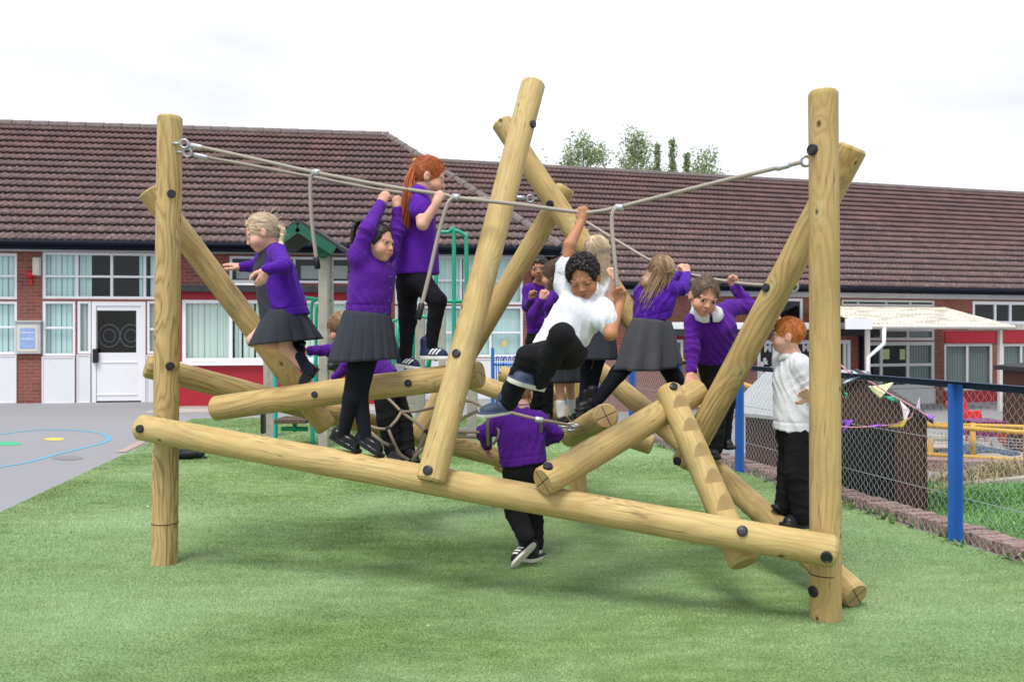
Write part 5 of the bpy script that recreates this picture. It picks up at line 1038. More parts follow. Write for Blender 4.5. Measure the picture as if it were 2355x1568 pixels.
# ------------------------------------------------------------------ materials for people
def skin_mat(name, base, brow, iris, lip, open_mouth=0.0, gaze=0.0, lid=False):
    m, t = newmat(name); p = t.xyz(t.n('ShaderNodeAttribute', attribute_name='hl').outputs['Vector']); x, y, z = p[0], p[1], p[2]; ax = t.m('ABSOLUTE', x); front = t.m('GREATER_THAN', y, .035)
    c = t.coord(); n1 = t.noise(c, 14, 4.); 
    col = t.mix(t.ramp(n1, [(.35, 0.), (.7, .5)]), base, tuple(b*f for b, f in zip(base, (1.06, .86, .82))))
    zs = t.m('SUBTRACT', z, t.m('MULTIPLY', t.m('MULTIPLY', x, x), 13.0))
    def el(cx, cz, rx, rz, soft=.25, X=ax, Z=None):
        a = t.m('DIVIDE', t.m('SUBTRACT', X, cx), rx); b = t.m('DIVIDE', t.m('SUBTRACT', Z or z, cz), rz); r = t.m('ADD', t.m('MULTIPLY', a, a), t.m('MULTIPLY', b, b))
        return t.m('MULTIPLY', t.m('MULTIPLY', t.m('SUBTRACT', 1.0+soft, r), 1/(2*soft), clamp=True), front)
    ck = el(.040, -.034, .024, .022, .9); col = t.mix(t.m('MULTIPLY', ck, .35), col, tuple(b*f for b, f in zip(base, (1.05, .68, .62))))
    col = t.mix(t.m('MULTIPLY', el(0., -.033, .013, .008, .8, x), .35), col, tuple(b*f for b, f in zip(base, (1.0, .66, .58))))
    lz = t.m('SUBTRACT', z, 0.0); col = t.mix(t.m('MULTIPLY', el(0., -.0548, .021, .0090, .35, x, zs), .8), col, lip)
    if open_mouth: col = t.mix(el(0., -.059, .016, open_mouth, .25, x), col, (.05, .012, .01))
    else: col = t.mix(t.m('MULTIPLY', el(0., -.0542, .022, .0016, .5, x, zs), .85), col, tuple(l*.3 for l in lip))
    # brows follow a shallow arch
    arch = t.m('SUBTRACT', z, t.m('MULTIPLY', t.m('POWER', t.m('ABSOLUTE', t.m('SUBTRACT', ax, .03)), 2.), -9.0)); 
    a = t.m('DIVIDE', t.m('SUBTRACT', ax, .031), .0185); b = t.m('DIVIDE', t.m('SUBTRACT', arch, .0290), .0032); bm_ = t.m('MULTIPLY', t.m('MULTIPLY', t.m('SUBTRACT', 1.4, t.m('ADD', t.m('MULTIPLY', a, a), t.m('MULTIPLY', b, b))), 1.2, clamp=True), front)
    col = t.mix(t.m('MULTIPLY', bm_, .62), col, brow)
    col = t.mix(t.m('MULTIPLY', el(.031, .005, .0165, .0095, .5), .3), col, tuple(b*.6 for b in base))
    col = t.mix(t.m('MULTIPLY', el(.031, .0055, .0150, .0078, .25), 0. if lid else .65), col, (.04, .022, .016))
    if lid: col = t.mix(t.m('MULTIPLY', el(.031, .003, .016, .010, .4), .35), col, tuple(b*.8 for b in base)); col = t.mix(el(.031, -.0035, .0150, .0026, .5), col, (.02, .012, .009))
    ey = 0.0 if lid else el(.031, .0022, .0140, .0068, .2); col = col if lid else t.mix(ey, col, (.55, .52, .50))
    ir = 0. if lid else t.m('MULTIPLY', el(.031, .0030, 0.0078, .0078, .2) if not gaze else t.m('MAXIMUM', el(.031+gaze, .003, 0.0078, .0078, .2, x), el(-.031+gaze, .003, 0.0078, .0078, .2, x)), ey); col = col if lid else t.mix(ir, col, iris)
    n2 = t.noise(c, 220, 3.)
    bs = t.bsdf(col, t.m('SUBTRACT', .55, t.m('MULTIPLY', ey, .4)), bump=n2, bstr=.06, bdist=.002, Specular_IOR_Level=.35, Subsurface_Weight=.12, Subsurface_Radius=(.02, .008, .005), Subsurface_Scale=.25)
    return m
def cloth(name, col, var=.25, rough=.85, weave=420., fold=16., sheen=.06, bstr=.30):
    if name in _cache: return _cache[name]
    m, t = newmat(name); c = t.coord(); n1 = t.noise(c, 5, 4., .6); n2 = t.noise(c, weave, 2.); n3 = t.noise(t.sc(c, (1.3, 1.3, .7)), fold, 3., .5)
    k = t.mix(n1, tuple(q*(1-var) for q in col), tuple(min(1, q*(1+var)) for q in col)); h = t.m('ADD', t.m('MULTIPLY', n3, 2.2), t.m('MULTIPLY', n2, .22))
    t.bsdf(k, rough, bump=h, bstr=bstr*1.5, bdist=.016, Sheen_Weight=sheen, Sheen_Roughness=.5, Specular_IOR_Level=.2); _cache[name] = m; return m
def hair_mat(name, dark, mid, light, rough=.45):
    if name in _cache: return _cache[name]
    m, t = newmat(name); r = t.n('ShaderNodeAttribute', attribute_name='rnd').outputs['Fac']; n = t.noise(t.coord(), 130, 3.)
    col = t.ramp(t.m('ADD', t.m('MULTIPLY', r, .75), t.m('MULTIPLY', n, .3)), [(.1, dark), (.5, mid), (.95, light)])
    t.bsdf(col, rough, bump=n, bstr=.3, bdist=.004, Specular_IOR_Level=.4); _cache[name] = m; return m
def shoe_mat(name, upper, sole, stripes=None, rough=.5, sole_h=.022, lace=None):
    if name in _cache: return _cache[name]
    m, t = newmat(name); p = t.xyz(t.n('ShaderNodeAttribute', attribute_name='hl').outputs['Vector']); x, y, z = p[0], p[1], p[2]; n = t.noise(t.coord(), 60, 3.)
    col = t.mix(n, tuple(q*.8 for q in upper), tuple(min(1, q*1.2) for q in upper))
    if stripes:
        side = t.m('GREATER_THAN', t.m('ABSOLUTE', x), .014); q = t.m('FRACT', t.m('DIVIDE', t.m('SUBTRACT', t.m('SUBTRACT', y, t.m('MULTIPLY', z, .7)), .045), .022))
        inr = t.m('MULTIPLY', t.m('GREATER_THAN', t.m('SUBTRACT', y, t.m('MULTIPLY', z, .7)), .045), t.m('LESS_THAN', t.m('SUBTRACT', y, t.m('MULTIPLY', z, .7)), .111))
        zz_ = t.m('MULTIPLY', t.m('GREATER_THAN', z, .03), t.m('LESS_THAN', z, .062)); col = t.mix(t.m('MULTIPLY', t.m('MULTIPLY', t.m('LESS_THAN', q, .55), inr), t.m('MULTIPLY', side, zz_)), col, stripes)
    if lace:
        q = t.m('MULTIPLY', t.m('LESS_THAN', t.m('FRACT', t.m('DIVIDE', y, .016)), .4), t.m('LESS_THAN', t.m('ABSOLUTE', x), .016)); q = t.m('MULTIPLY', q, t.m('MULTIPLY', t.m('GREATER_THAN', z, .045), t.m('GREATER_THAN', y, .075))); col = t.mix(q, col, lace)
    s = t.m('MULTIPLY', t.m('SUBTRACT', sole_h, z), 900., clamp=True); col = t.mix(s, col, sole)
    t.bsdf(col, rough, bump=n, bstr=.1, Specular_IOR_Level=.22 if rough < .3 else .3); _cache[name] = m; return m
PURPLE = (.078, .010, .245)
M_JUMP = cloth('purple_sweatshirt', PURPLE, .16); M_CARD2 = cloth('purple_cardigan', (.066, .008, .29), .16); M_POLO = cloth('purple_polo', (.085, .010, .31), .15); M_WHITE = cloth('white_polo', (.73, .75, .81), .03, .8, 420., 8., .03, .55)
M_TROU = cloth('black_trousers', (.008, .008, .010), .4, .9, 500., 12., .0); M_LEG = cloth('black_leggings', (.007, .007, .011), .4, .9, 500., 20., .0); M_TIGHT = cloth('navy_black_tights', (.006, .007, .012), .3, .9, 600., 9., .02, .15)
M_SKIRT = cloth('charcoal_skirt', (.034, .038, .050), .22, .9, 600., 9., .04, .25); M_SKIRT2 = cloth('grey_marl_skirt', (.056, .058, .068), .25, .9, 300., 7., .06, .35); M_SOCKW = cloth('white_sock', (.72, .72, .74), .06); M_SOCKN = cloth('navy_sock', (.010, .012, .028), .3)
M_PATENT = shoe_mat('patent_black_shoe', (.008, .008, .010), (.012, .012, .012), rough=.24, sole_h=.012); M_LEATHER = shoe_mat('black_leather_shoe', (.012, .012, .014), (.016, .016, .016), rough=.42, sole_h=.016)
M_TRAIN = shoe_mat('navy_trainer', (.010, .024, .075), (.80, .80, .80), (.82, .82, .82), .6); M_TRAIN2 = shoe_mat('steel_blue_trainer', (.040, .055, .105), (.52, .52, .48), None, .6, .019, lace=(.02, .03, .06)); M_TRAIN3 = shoe_mat('black_striped_trainer', (.010, .010, .014), (.66, .63, .58), (.80, .80, .80), .55, .018)
# ------------------------------------------------------------------ a person
HANDS = {'grip': ((78, 92, 62), .35), 'open': ((8, 12, 8), 1.0), 'relaxed': ((22, 30, 18), .75), 'loose': ((40, 48, 30), .6), 'hook': ((60, 80, 40), .5), 'flat': ((4, 10, 6), .8)}
class Person:
    def __init__(s, label, b=1.15, **J):
        s.label = label; s.b = b; s.J = {k: (at(*v) if len(v) == 3 and not isinstance(v, np.ndarray) else v) for k, v in J.items()}
        s.S = unit(s.J['shL']-s.J['shR']) if 'shL' in s.J else V(1, 0, 0); s.root = None; s.h = []
    def headframe(s, yaw, pitch, roll=0.0, sc=1.15):
        a, p, r = map(math.radians, (yaw, pitch, roll)); f = V(math.sin(a)*math.cos(p), -math.cos(a)*math.cos(p), -math.sin(p)); u = unit(V(0, 0, 1)-f*f[2]); x = np.cross(f, u)
        u, x = u*math.cos(r)+x*math.sin(r), x*math.cos(r)-u*math.sin(r); s.R = np.stack([x, f, u]); s.hc = s.J['head']; s.hs = sc; return s
    def hp(s, x, y, z): return s.hc+(V(x, y, z)*s.hs)@s.R
    def loc(s, P): return ((P-s.hc)@s.R.T)/s.hs
    def head_prims(s):
        q = s.hs; R = s.R; hp = s.hp; L = [ell(hp(0, -.012, .028), V(.0665, .089, .080)*q, R, .02), ell(hp(0, .022, -.028), V(.0545, .062, .061)*q, R, .03*q), ell(hp(0, .056, -.074), .019*q, R, .03*q)]
        for sx in (-1, 1): L += [ell(hp(sx*.035, .050, -.036), .028*q, R, .02*q), cap(hp(sx*.014, .079, .019), hp(sx*.046, .066, .020), .0075*q, .0065*q, .014*q)]
        L += [cap(hp(0, .080, .004), hp(0, .094, -.024), .006*q, .0092*q, .010*q), ell(hp(.009, .086, -.027), .0068*q, R, .006*q), ell(hp(-.009, .086, -.027), .0068*q, R, .006*q)]
        for sx in (-1, 1): L += [ell(hp(sx*.031, .094, .003), V(.016, .016, .0105)*q, R, .008*q, 's'), ell(hp(sx*.031, .0685, .003), .0155*q, R, .003*q)]
        L += [ell(hp(0, .081, -.0490), V(.021, .0095, .0055)*q, R, .005*q), ell(hp(0, .079, -.0585), V(.018, .0095, .0065)*q, R, .005*q), ell(hp(0, .088, -.0535), V(.020, .006, .0013)*q, R, .003*q, 's')]
        for sx in (-1, 1):
            Re = np.stack([unit(R[0]*sx+R[1]*.35), unit(R[1]-R[0]*sx*.35), R[2]]); L += [ell(hp(sx*.069, -.010, -.008), V(.0085, .019, .029)*q, Re, .006*q), ell(hp(sx*.079, -.004, -.006), V(.006, .010, .017)*q, Re, .004*q, 's')]
        return L
    def hand_prims(s, side, d, n_, pose, b=None):
        b = (b or s.b)*.97; wr = s.J['wr'+side]; d = unit(d); n_ = unit(np.asarray(n_, float)-d*np.dot(n_, d)); sd = np.cross(d, n_)*(1 if side == 'R' else -1); curls, spread = HANDS[pose]
        R = np.stack([sd, d, n_]); L = [ell(wr+d*.038*b, V(.029, .040, .0135)*b, R, .014*b), cap(wr, wr+d*.02*b, .0185*b, .019*b, .012*b)]
        for i, (o, ln) in enumerate(((.0215, .047), (.0075, .053), (-.0065, .049), (-.0200, .038))):
            p = wr+(d*(.064-.006*abs(i-1.2))+sd*o)*b; a = 0.0; r = (.0085, .0088, .0083, .0073)[i]*b; dd = unit(d+sd*(o*5.5*spread))
            for j, fr_ in enumerate((.46, .30, .24)):
                a += math.radians(curls[j]*(1+.06*i-.08*(i == 0)) ); e = unit(dd*math.cos(a)+n_*math.sin(a)); q = p+e*ln*fr_*b; L.append(cap(p, q, r, r*.92, .0042*b)); p = q; r *= .92
        if pose in ('grip', 'hook'): pts = [wr+(d*.018+sd*.022+n_*.006)*b, wr+(d*.046+sd*.034+n_*.022)*b, wr+(d*.062+sd*.018+n_*.038)*b, wr+(d*.068-sd*.002+n_*.040)*b]
        else: pts = [wr+(d*.016+sd*.020+n_*.004)*b, wr+(d*.038+sd*(.034+.014*spread)+n_*.012)*b, wr+(d*.062+sd*(.040+.022*spread)+n_*.016)*b, wr+(d*.080+sd*(.042+.020*spread)+n_*.018)*b]
        for j in range(3): L.append(cap(pts[j], pts[j+1], (.0125, .0098, .0088)[j]*b, (.0100, .0090, .0075)[j]*b, .008*b))
        return L
    def body(s, mat, hands, legs=True, h=.0042, group='children on the climbing frame'):
        J, b = s.J, s.b; L = s.head_prims(); nb = J['neck']; L += [cap(nb, s.hp(0, -.018, -.055), .037*b, .034*b, .02)]
        L += [cap(nb, J['pel'], .055*b, .06*b, .03), cap(J['shL']*.82+nb*.18, J['shR']*.82+nb*.18, .034*b, None, .03)]
        for q in 'LR':
            L += [cap(J['sh'+q], J['el'+q], .036*b, .030*b, .015), cap(J['el'+q], J['wr'+q], .0300*b, .0205*b, .012)]
            if q in hands: L += s.hand_prims(q, *hands[q])
            if legs and 'kn'+q in J: L += [cap(J['hip'+q], J['kn'+q], .048*b, .036*b, .03), cap(J['kn'+q], J['an'+q], .036*b, .024*b, .02)]
        Vv, Q = surface(L, h); s.base = V(Vv[:, 0].mean(), Vv[:, 1].mean(), Vv[:, 2].min()); hl = s.loc(Vv).astype(np.float32); hl[np.linalg.norm(hl, axis=1) > .16] = 9
        o = mesh_np('person', Vv-s.base, Q, mat, None, True, attr={'hl': hl}); o.location = tuple(s.base); tag(o, s.label, 'child', group); s.root = o; sm = o.modifiers.new('Smooth', 'SMOOTH'); sm.factor = .4; sm.iterations = 1; return s
    def part(s, name, Vv, Q, mat, attr=None, parent=None, smooth=True): return mesh_np(name, np.asarray(Vv)-s.base, Q, mat, parent or s.root, smooth, attr=attr)
    def top(s, name, mat, hem, chest, w=(.122, .092), w2=(.128, .095), sleeve=1.0, amp=.0042, sr=1.0, hemn=None, h=.0065, front=0.0, extra=(), sides='LR', sk=1.0):
        J, b = s.J, s.b; hem = at(*hem) if not isinstance(hem, np.ndarray) else hem; chest = at(*chest) if not isinstance(chest, np.ndarray) else chest; nb = J['neck']; S = s.S; dn = unit(hem-chest)
        L = [ecap(hem+dn*.06, chest, S, V(*w)*b*.95, V(*w2)*b*.95, .03)]
        L += [cap(J['shL']*.88+nb*.12, J['shR']*.88+nb*.12, .046*b, None, .06*b), cap(chest, nb-unit(nb-chest)*.012, .078*b, .047*b, .05*b)]
        for q in sides:
            a, e, r = J['sh'+q], J['el'+q], J['wr'+q]
            if sleeve >= 1: L += [cap(a, e, .045*b*sr, .038*b*sr, .03*b), cap(e, e+(r-e)*(.97 if sleeve == 1 else sleeve-1), .038*b*sr, .029*b*sr, .02*b)]
            else: f = a+(e-a)*sleeve; L += [cap(a, f, .052*b*sr, .055*b*sr, .03*b), plane(f+unit(e-a)*.012, unit(e-a))] if False else [cap(a, f, .052*b*sr, .053*b*sr, .03*b)]
        L += list(extra); L.append(plane(hem, dn if hemn is None else hemn, .012))
        sd = sum(map(ord, s.label)) % 97/7.0
        def disp(P):
            ax = unit(chest-hem); a_ = (P-hem)@S; h_ = (P-hem)@ax; wz = wrk(P, sd, 17.); m_ = np.clip(.55+.6*wrk(P, sd+2, 11.), 0, 1.2)
            w_ = np.sin(62*a_+sk*24*h_+1.7*np.sin(9*h_+sd)+1.5*wz); d_ = -amp*2.0*(1-np.abs(w_))**1.7*m_+amp*.8*wrk(P, sd+3, 24.)
            for q in sides:      # creases ring the sleeves and gather at elbow and armpit
                e_ = J['el'+q]; s_ = J['sh'+q]; u1 = unit(J['wr'+q]-s_); t_ = (P-s_)@u1; near = np.exp(-((P-e_)**2).sum(-1)/(.075*b)**2)+.7*np.exp(-((P-s_-(e_-s_)*.35)**2).sum(-1)/(.07*b)**2)
                d_ = d_-amp*2.0*near*(1-np.abs(np.sin(70*t_+18*a_+1.6*wrk(P, sd+7, 26.))))**1.6
            band = 0.0
            if sleeve >= 1 and amp > .0031:      # ribbed hem and cuffs, drawn in by a seam
                hh = (P-hem)@(-(dn if hemn is None else unit(hemn))); band = band+.0045*np.exp(-((hh-.052)/.007)**2)+.0015*np.exp(-((hh-.022)/.02)**2)
                if sleeve == 1:
                    for q in sides: r_ = J['wr'+q]; e_ = J['el'+q]; u_ = unit(r_-e_); tt = (P-r_)@u_; band = band+.003*np.exp(-((tt+.050)/.006)**2)*(((P-r_)**2).sum(-1) < .012)
            return d_+band
        Vv, Q = surface(L, h, disp); o = s.part(name, Vv, Q, mat); s.topo = o; return o
    def trousers(s, mat, waist, amp=.0055, r=(.073, .060, .052), flare=0.0, h=.0068, name='trousers'):
        J, b = s.J, s.b; waist = at(*waist); hb = (J['hipL']+J['hipR'])/2; L = [ecap(waist, hb, s.S, V(.112, .088)*b, V(.118, .095)*b, .03)]
        for q in 'LR':
            L += [cap(J['hip'+q], J['kn'+q], r[0]*b*.93, r[1]*b*.93, .03*b), cap(J['kn'+q], J['kn'+q]+(J['an'+q]-J['kn'+q])*1.0, r[1]*b*.93, (r[2]+flare)*b*.93, .02*b)]
        sd = sum(map(ord, s.label)) % 89/6.0
        def disp(P):
            d_ = amp*.5*wrk(P, sd+5, 22.); wz = wrk(P, sd, 20.)
            for q in 'LR':
                kn, an, hi = J['kn'+q], J['an'+q], J['hip'+q]; u1 = unit(an-kn); u0 = unit(kn-hi); t1 = (P-kn)@u1; t0 = (P-kn)@u0; r2 = lambda c, w: np.exp(-((P-c)**2).sum(-1)/(w*b)**2)
                d_ = d_-amp*1.0*(r2(kn, .10)+r2(an, .11)+.5*r2((kn+an)/2, .10))*(1-np.abs(np.sin(48*t1+2.2*wz+sd)))**1.8-amp*(r2(hi, .12)+.5*r2((hi+kn)/2, .1))*(1-np.abs(np.sin(44*t0+30*((P-hi)@s.S)+2.0*wz)))**1.8
            return d_
        L.append(plane(waist+(waist-hb)*.1, waist-hb, .01)); Vv, Q = surface(L, h, disp); return s.part(name, Vv, Q, mat)
    def limb(s, name, mat, pts, rad, amp=.001, h=.006, k=.02):
        pts = [at(*p) if not isinstance(p, np.ndarray) else p for p in pts]; L = [cap(pts[i], pts[i+1], rad[i]*s.b*(.92 if name == 'tights' else 1), rad[i+1]*s.b*(.92 if name == 'tights' else 1), k) for i in range(len(pts)-1)]; Vv, Q = surface(L, h, lambda P: amp*wrk(P, 2.3, 60.)); return s.part(name, Vv, Q, mat)
    def skirt(s, mat, wc, wr_, hc, hr, S=None, pleats=18, depth=.10, wave=0.0, sag=0.0, name='skirt', th=.004, hemtilt=None, rows=16, n=216, knife=True):
        wc = at(*wc); hc = at(*hc); S = unit(s.S if S is None else S); A = unit(wc-hc); S0 = unit(S-A*np.dot(S, A)); F0 = np.cross(S0, A); ht = unit(A if hemtilt is None else hemtilt); S1 = unit(S-ht*np.dot(S, ht)); F1 = np.cross(S1, ht)
        th_ = np.linspace(0, 2*math.pi, n, endpoint=False); vs = []
        for i in range(rows+1):
            f = i/rows; g = f**.85; c = wc+(hc-wc)*f; s_ = unit(S0*(1-f)+S1*f); fr_ = unit(F0*(1-f)+F1*f); a = wr_[0]+(hr[0]-wr_[0])*g; b_ = wr_[1]+(hr[1]-wr_[1])*g
            ph = (th_*pleats/(2*math.pi)) % 1; sw = (ph if knife else .5+.5*np.cos(2*math.pi*ph)); m_ = 1+depth*(.25+.75*f)*(sw-.5)+wave*f*np.sin(3*th_+1.3)+.5*wave*f*np.sin(5*th_+.4)
            p = c+(np.cos(th_)*a*m_)[:, None]*s_+(np.sin(th_)*b_*m_)[:, None]*fr_; p = p+(sag*f*np.cos(2*th_+.6))[:, None]*V(0, 0, 1); vs.append(p)
        vs = np.concatenate(vs); i, j = np.meshgrid(np.arange(rows), np.arange(n), indexing='ij'); a = (i*n+j).reshape(-1); b_ = (i*n+(j+1) % n).reshape(-1); o = s.part(name, vs, np.stack([a, b_, b_+n, a+n], 1), mat); m_ = o.modifiers.new('Solid', 'SOLIDIFY'); m_.thickness = th; m_.offset = 0; return o
    def shoe(s, heel, toe, up, mat, name='shoe', high=.0, strap=False, w_=1.0):
        heel = at(*heel); toe = at(*toe); y = unit(toe-heel); z = unit(np.asarray(up, float)-y*np.dot(up, y)); x = np.cross(y, z); Lg = np.linalg.norm(toe-heel); q = Lg/.19; b = q*w_; M = lambda a, c, d: heel+x*a+y*c+z*d
        def solef(P):
            w0 = P-heel; lx, ly, lz = w0@x, w0@y, w0@z; t = np.clip((ly-.03*q)/(Lg-.064*q), 0, 1); r = (.027+.0085*np.sin(t*2.2))*b; dxy = np.sqrt(lx**2+(ly-.03*q-t*(Lg-.064*q))**2)-r; dz = np.abs(lz-.011*q)-.011*q; return np.maximum(dxy, dz)
        L = [Pr(solef, np.minimum(heel, toe)-.05, np.maximum(heel, toe)+.05, .004), cap(M(0, .034*q, .036*q), M(0, Lg-.045*q, .024*q), .0285*b, .0255*b, .008), ell(M(0, .105*q, .040*q), V(.030*b, .05*q, .026*q), np.stack([x, y, z]), .02)]
        L += [cap(M(0, .040*q, .035*q), M(0, .036*q, (.070+high)*q), .030*b, .031*b, .014)]
        L.append(plane(M(0, 0, 0), -z, .003)); Vv, Q = surface(L, .0045, lambda P: .0008*wrk(P, 1.1, 120.)); w0 = Vv-heel; hl = np.stack([w0@x/b, w0@y/q, w0@z/q], 1); return s.part(name, Vv, Q, mat, {'hl': hl})
    def collar(s, mat, up=None, front=None, r=.047, out=.080, drop=.022, name='collar', gap=.14, pt=.03):
        b = s.b; nb = s.J['neck']; u = unit((s.hp(0, -.018, -.055)-nb)*.6+V(0, 0, .04) if up is None else up); f = np.asarray(s.R[1] if front is None else front, float); f = unit(f-u*np.dot(f, u)); x = np.cross(f, u); th_ = np.concatenate([np.linspace(gap, 2*math.pi-gap, 48)]); rows = []
        for k, (rr, hh) in enumerate(((r, .018), (r+.006, .026), (out*.75+r*.25, .012), (out, -drop))):
            e = np.exp(-((np.minimum(th_, 2*math.pi-th_)-.42)/.38)**2)*pt*(k/3); rr_ = (rr+e*.55)*b; rows.append(nb+(np.cos(th_)*rr_)[:, None]*f+(np.sin(th_)*rr_)[:, None]*x+((hh-e*.8)*b)[:, None]*u)
        vs = np.concatenate(rows); n = len(th_); i, j = np.meshgrid(np.arange(3), np.arange(n-1), indexing='ij'); a = (i*n+j).reshape(-1); o = s.part(name, vs, np.stack([a, a+1, a+n+1, a+n], 1), mat, parent=getattr(s, 'topo', None)); m_ = o.modifiers.new('Solid', 'SOLIDIFY'); m_.thickness = .005; return o
    # ---------------------------------------------------------------- hair
    def hair(s, mat, style, th=.010, n=700, face=(.066, .062, .085, .098, -.030), gather=(0, -.10, .035), hang=None, length=.25, spread=.03, seed=3, tail=None, braid=None, curls=0, nape=-.045, lift=.0, amp=.003, r=.0016, strand_len=.05, mass=(), fly=130):
        q = s.hs; R = s.R; rg = np.random.default_rng(seed); C0 = V(0, -.012, .028); RAD = V(.0665, .089, .080); PV = []; PQ = []; PA = []; n0 = 0
        def put(v, f, a):
            nonlocal n0
            PV.append(np.asarray(v)); PQ.append(np.asarray(f)+n0); PA.append(np.asarray(a)); n0 += len(v)
        L = [ell(s.hp(*C0), (RAD+th)*q, R, .01), ell(s.hp(0, face[3], face[4]), V(face[0], face[1], face[2])*q, R, .012*q, 's')]; L = list(mass)+L if False else L
        if nape is not None: nn = unit(V(0, .35, -1)); L.append(plane(s.hp(0, 0, nape), nn@R, .012*q))
        if style in ('short', 'curly', 'tied'):
            for sx in (-1, 1): L.append(ell(s.hp(sx*.078, -.004, -.016), V(.022, .021, .028)*q, R, .008*q, 's'))
        L += list(mass)
        Vv, Q = surface(L, .005, lambda P: amp*wrk(P, seed*1.7, 130.)); put(Vv, Q, .35+.25*wrk(s.loc(Vv)*V(1, 1, 1), seed, 160.))
        def tubes(paths, rad, rnd, sides=3):
            """paths (m, k, 3) local"""
            P = np.asarray(paths); m_, k = P.shape[:2]; T = np.gradient(P, axis=1); T /= np.linalg.norm(T, axis=2, keepdims=True)+1e-9; ref = rg.normal(0, 1, (m_, 1, 3)); u_ = np.cross(T, ref); u_ /= np.linalg.norm(u_, axis=2, keepdims=True)+1e-9; w_ = np.cross(T, u_); tp = np.linspace(1, .35, k)[None, :, None]*rad
            rings = np.stack([P+tp*(u_*math.cos(a)+w_*math.sin(a)) for a in np.arange(sides)*2*math.pi/sides], 2); W = s.hc+(rings.reshape(-1, 3)*q)@R
            i, j, c = np.meshgrid(np.arange(m_), np.arange(k-1), np.arange(sides), indexing='ij'); b0 = i*k*sides+j*sides; f = np.stack([b0+c, b0+(c+1) % sides, b0+sides+(c+1) % sides, b0+sides+c], -1).reshape(-1, 4); put(W, f, np.repeat(rnd, k*sides))
        D = rg.normal(0, 1, (n*4, 3)); D /= np.linalg.norm(D, axis=1)[:, None]; E = RAD+th*.9; P = C0+D*E
        fc = ((P-V(0, face[3], face[4]))/V(face[0]+.002, face[1]+.002, face[2]+.002)); ok = (fc**2).sum(1) > 1
        if nape is not None: ok &= (P@unit(V(0, .35, -1)) < nape*unit(V(0, .35, -1))[2]*1.0-.002) if False else (P[:, 2]-.35*P[:, 1] > nape)
        if style in ('short', 'curly', 'tied'): ok &= ~((np.abs(P[:, 0]) > .055) & (np.abs(P[:, 1]+.004) < .022) & (np.abs(P[:, 2]+.016) < .03))
        P = P[ok][:n]; m_ = len(P)
        if style == 'curly':
            for p in P[P[:, 2] > .012+.25*np.abs(P[:, 1]+.01)*0][:curls]:
                mb = MB(); c = s.hc+(V(*p)*1.03*q)@R+rg.normal(0, .003, 3); rr = rg.uniform(.008, .014)*q/1.15; mb.ball(c, rr, 7, 5); v = mb.v[0]+rg.normal(0, rr*.10, mb.v[0].shape); f4 = [f for f in mb.f if len(f) == 4]; f3 = [(*f, f[2]) for f in mb.f if len(f) == 3]; put(v, np.array(f4), np.full(len(v), rg.uniform(0, .7)))
            # tight ringlets
            a = rg.uniform(0, 6.28, m_); t_ = np.linspace(0, 1, 9)[None, :, None]; Nn = (P-C0)/E; Nn /= np.linalg.norm(Nn, axis=1)[:, None]; U1 = np.cross(Nn, rg.normal(0, 1, (m_, 3))); U1 /= np.linalg.norm(U1, axis=1)[:, None]; U2 = np.cross(Nn, U1)
            ang = a[:, None]+np.linspace(0, 7.5, 9)[None]; path = P[:, None]+Nn[:, None]*(t_*.016*np.clip((P[:, 2]+.03)/.06, .15, 1)[:, None, None])+.007*(np.cos(ang)[..., None]*U1[:, None]+np.sin(ang)[..., None]*U2[:, None]); tubes(path, .0024, rg.uniform(0, 1, m_)); 
        else:
            K = 8 if style in ('short', 'tied') else 18; path = np.empty((m_, K, 3)); p = P.copy(); jit = rg.normal(0, .25, (m_, 3)); ln = rg.uniform(.7, 1.3, m_)
            for k in range(K):
                path[:, k] = p
                Nn = (p-C0)/(E*E); Nn /= np.linalg.norm(Nn, axis=1)[:, None]
                if style == 'short': fl = p-V(0, -.045, .10); fl = fl+V(0, .35, -.15)*.05; st_ = strand_len/K
                elif style == 'tied': fl = V(*gather)-p; st_ = .075/K
                else:
                    fl = np.stack([p[:, 0]*1.6, np.where(p[:, 1] > 0, -.03, -.012)+0*p[:, 0], -.05-0*p[:, 0]], 1); st_ = length/K
                fl = fl/(np.linalg.norm(fl, axis=1)[:, None]+1e-9)+jit*.35; tg = fl-Nn*(fl*Nn).sum(1)[:, None]; tg /= np.linalg.norm(tg, axis=1)[:, None]+1e-9
                if style == 'long':
                    hv = unit(hang if hang is not None else V(0, 0, -1)); free = np.clip((-.0-p[:, 2])/.05, 0, 1)[:, None]; tg = tg*(1-free)+(hv+jit*spread*6)*free
                p = p+tg*st_*ln[:, None]*1.0
                rho = np.linalg.norm((p-C0)/E, axis=1); tgt = 1.0+rg.uniform(0, .05, m_)+lift; on = (rho < tgt) if style == 'long' else np.ones(m_, bool); p = np.where(on[:, None], C0+(p-C0)/rho[:, None]*np.maximum(tgt, .97)[:, None], p)
            tubes(path, r, np.clip(rg.normal(.5, .25, m_), 0, 1))
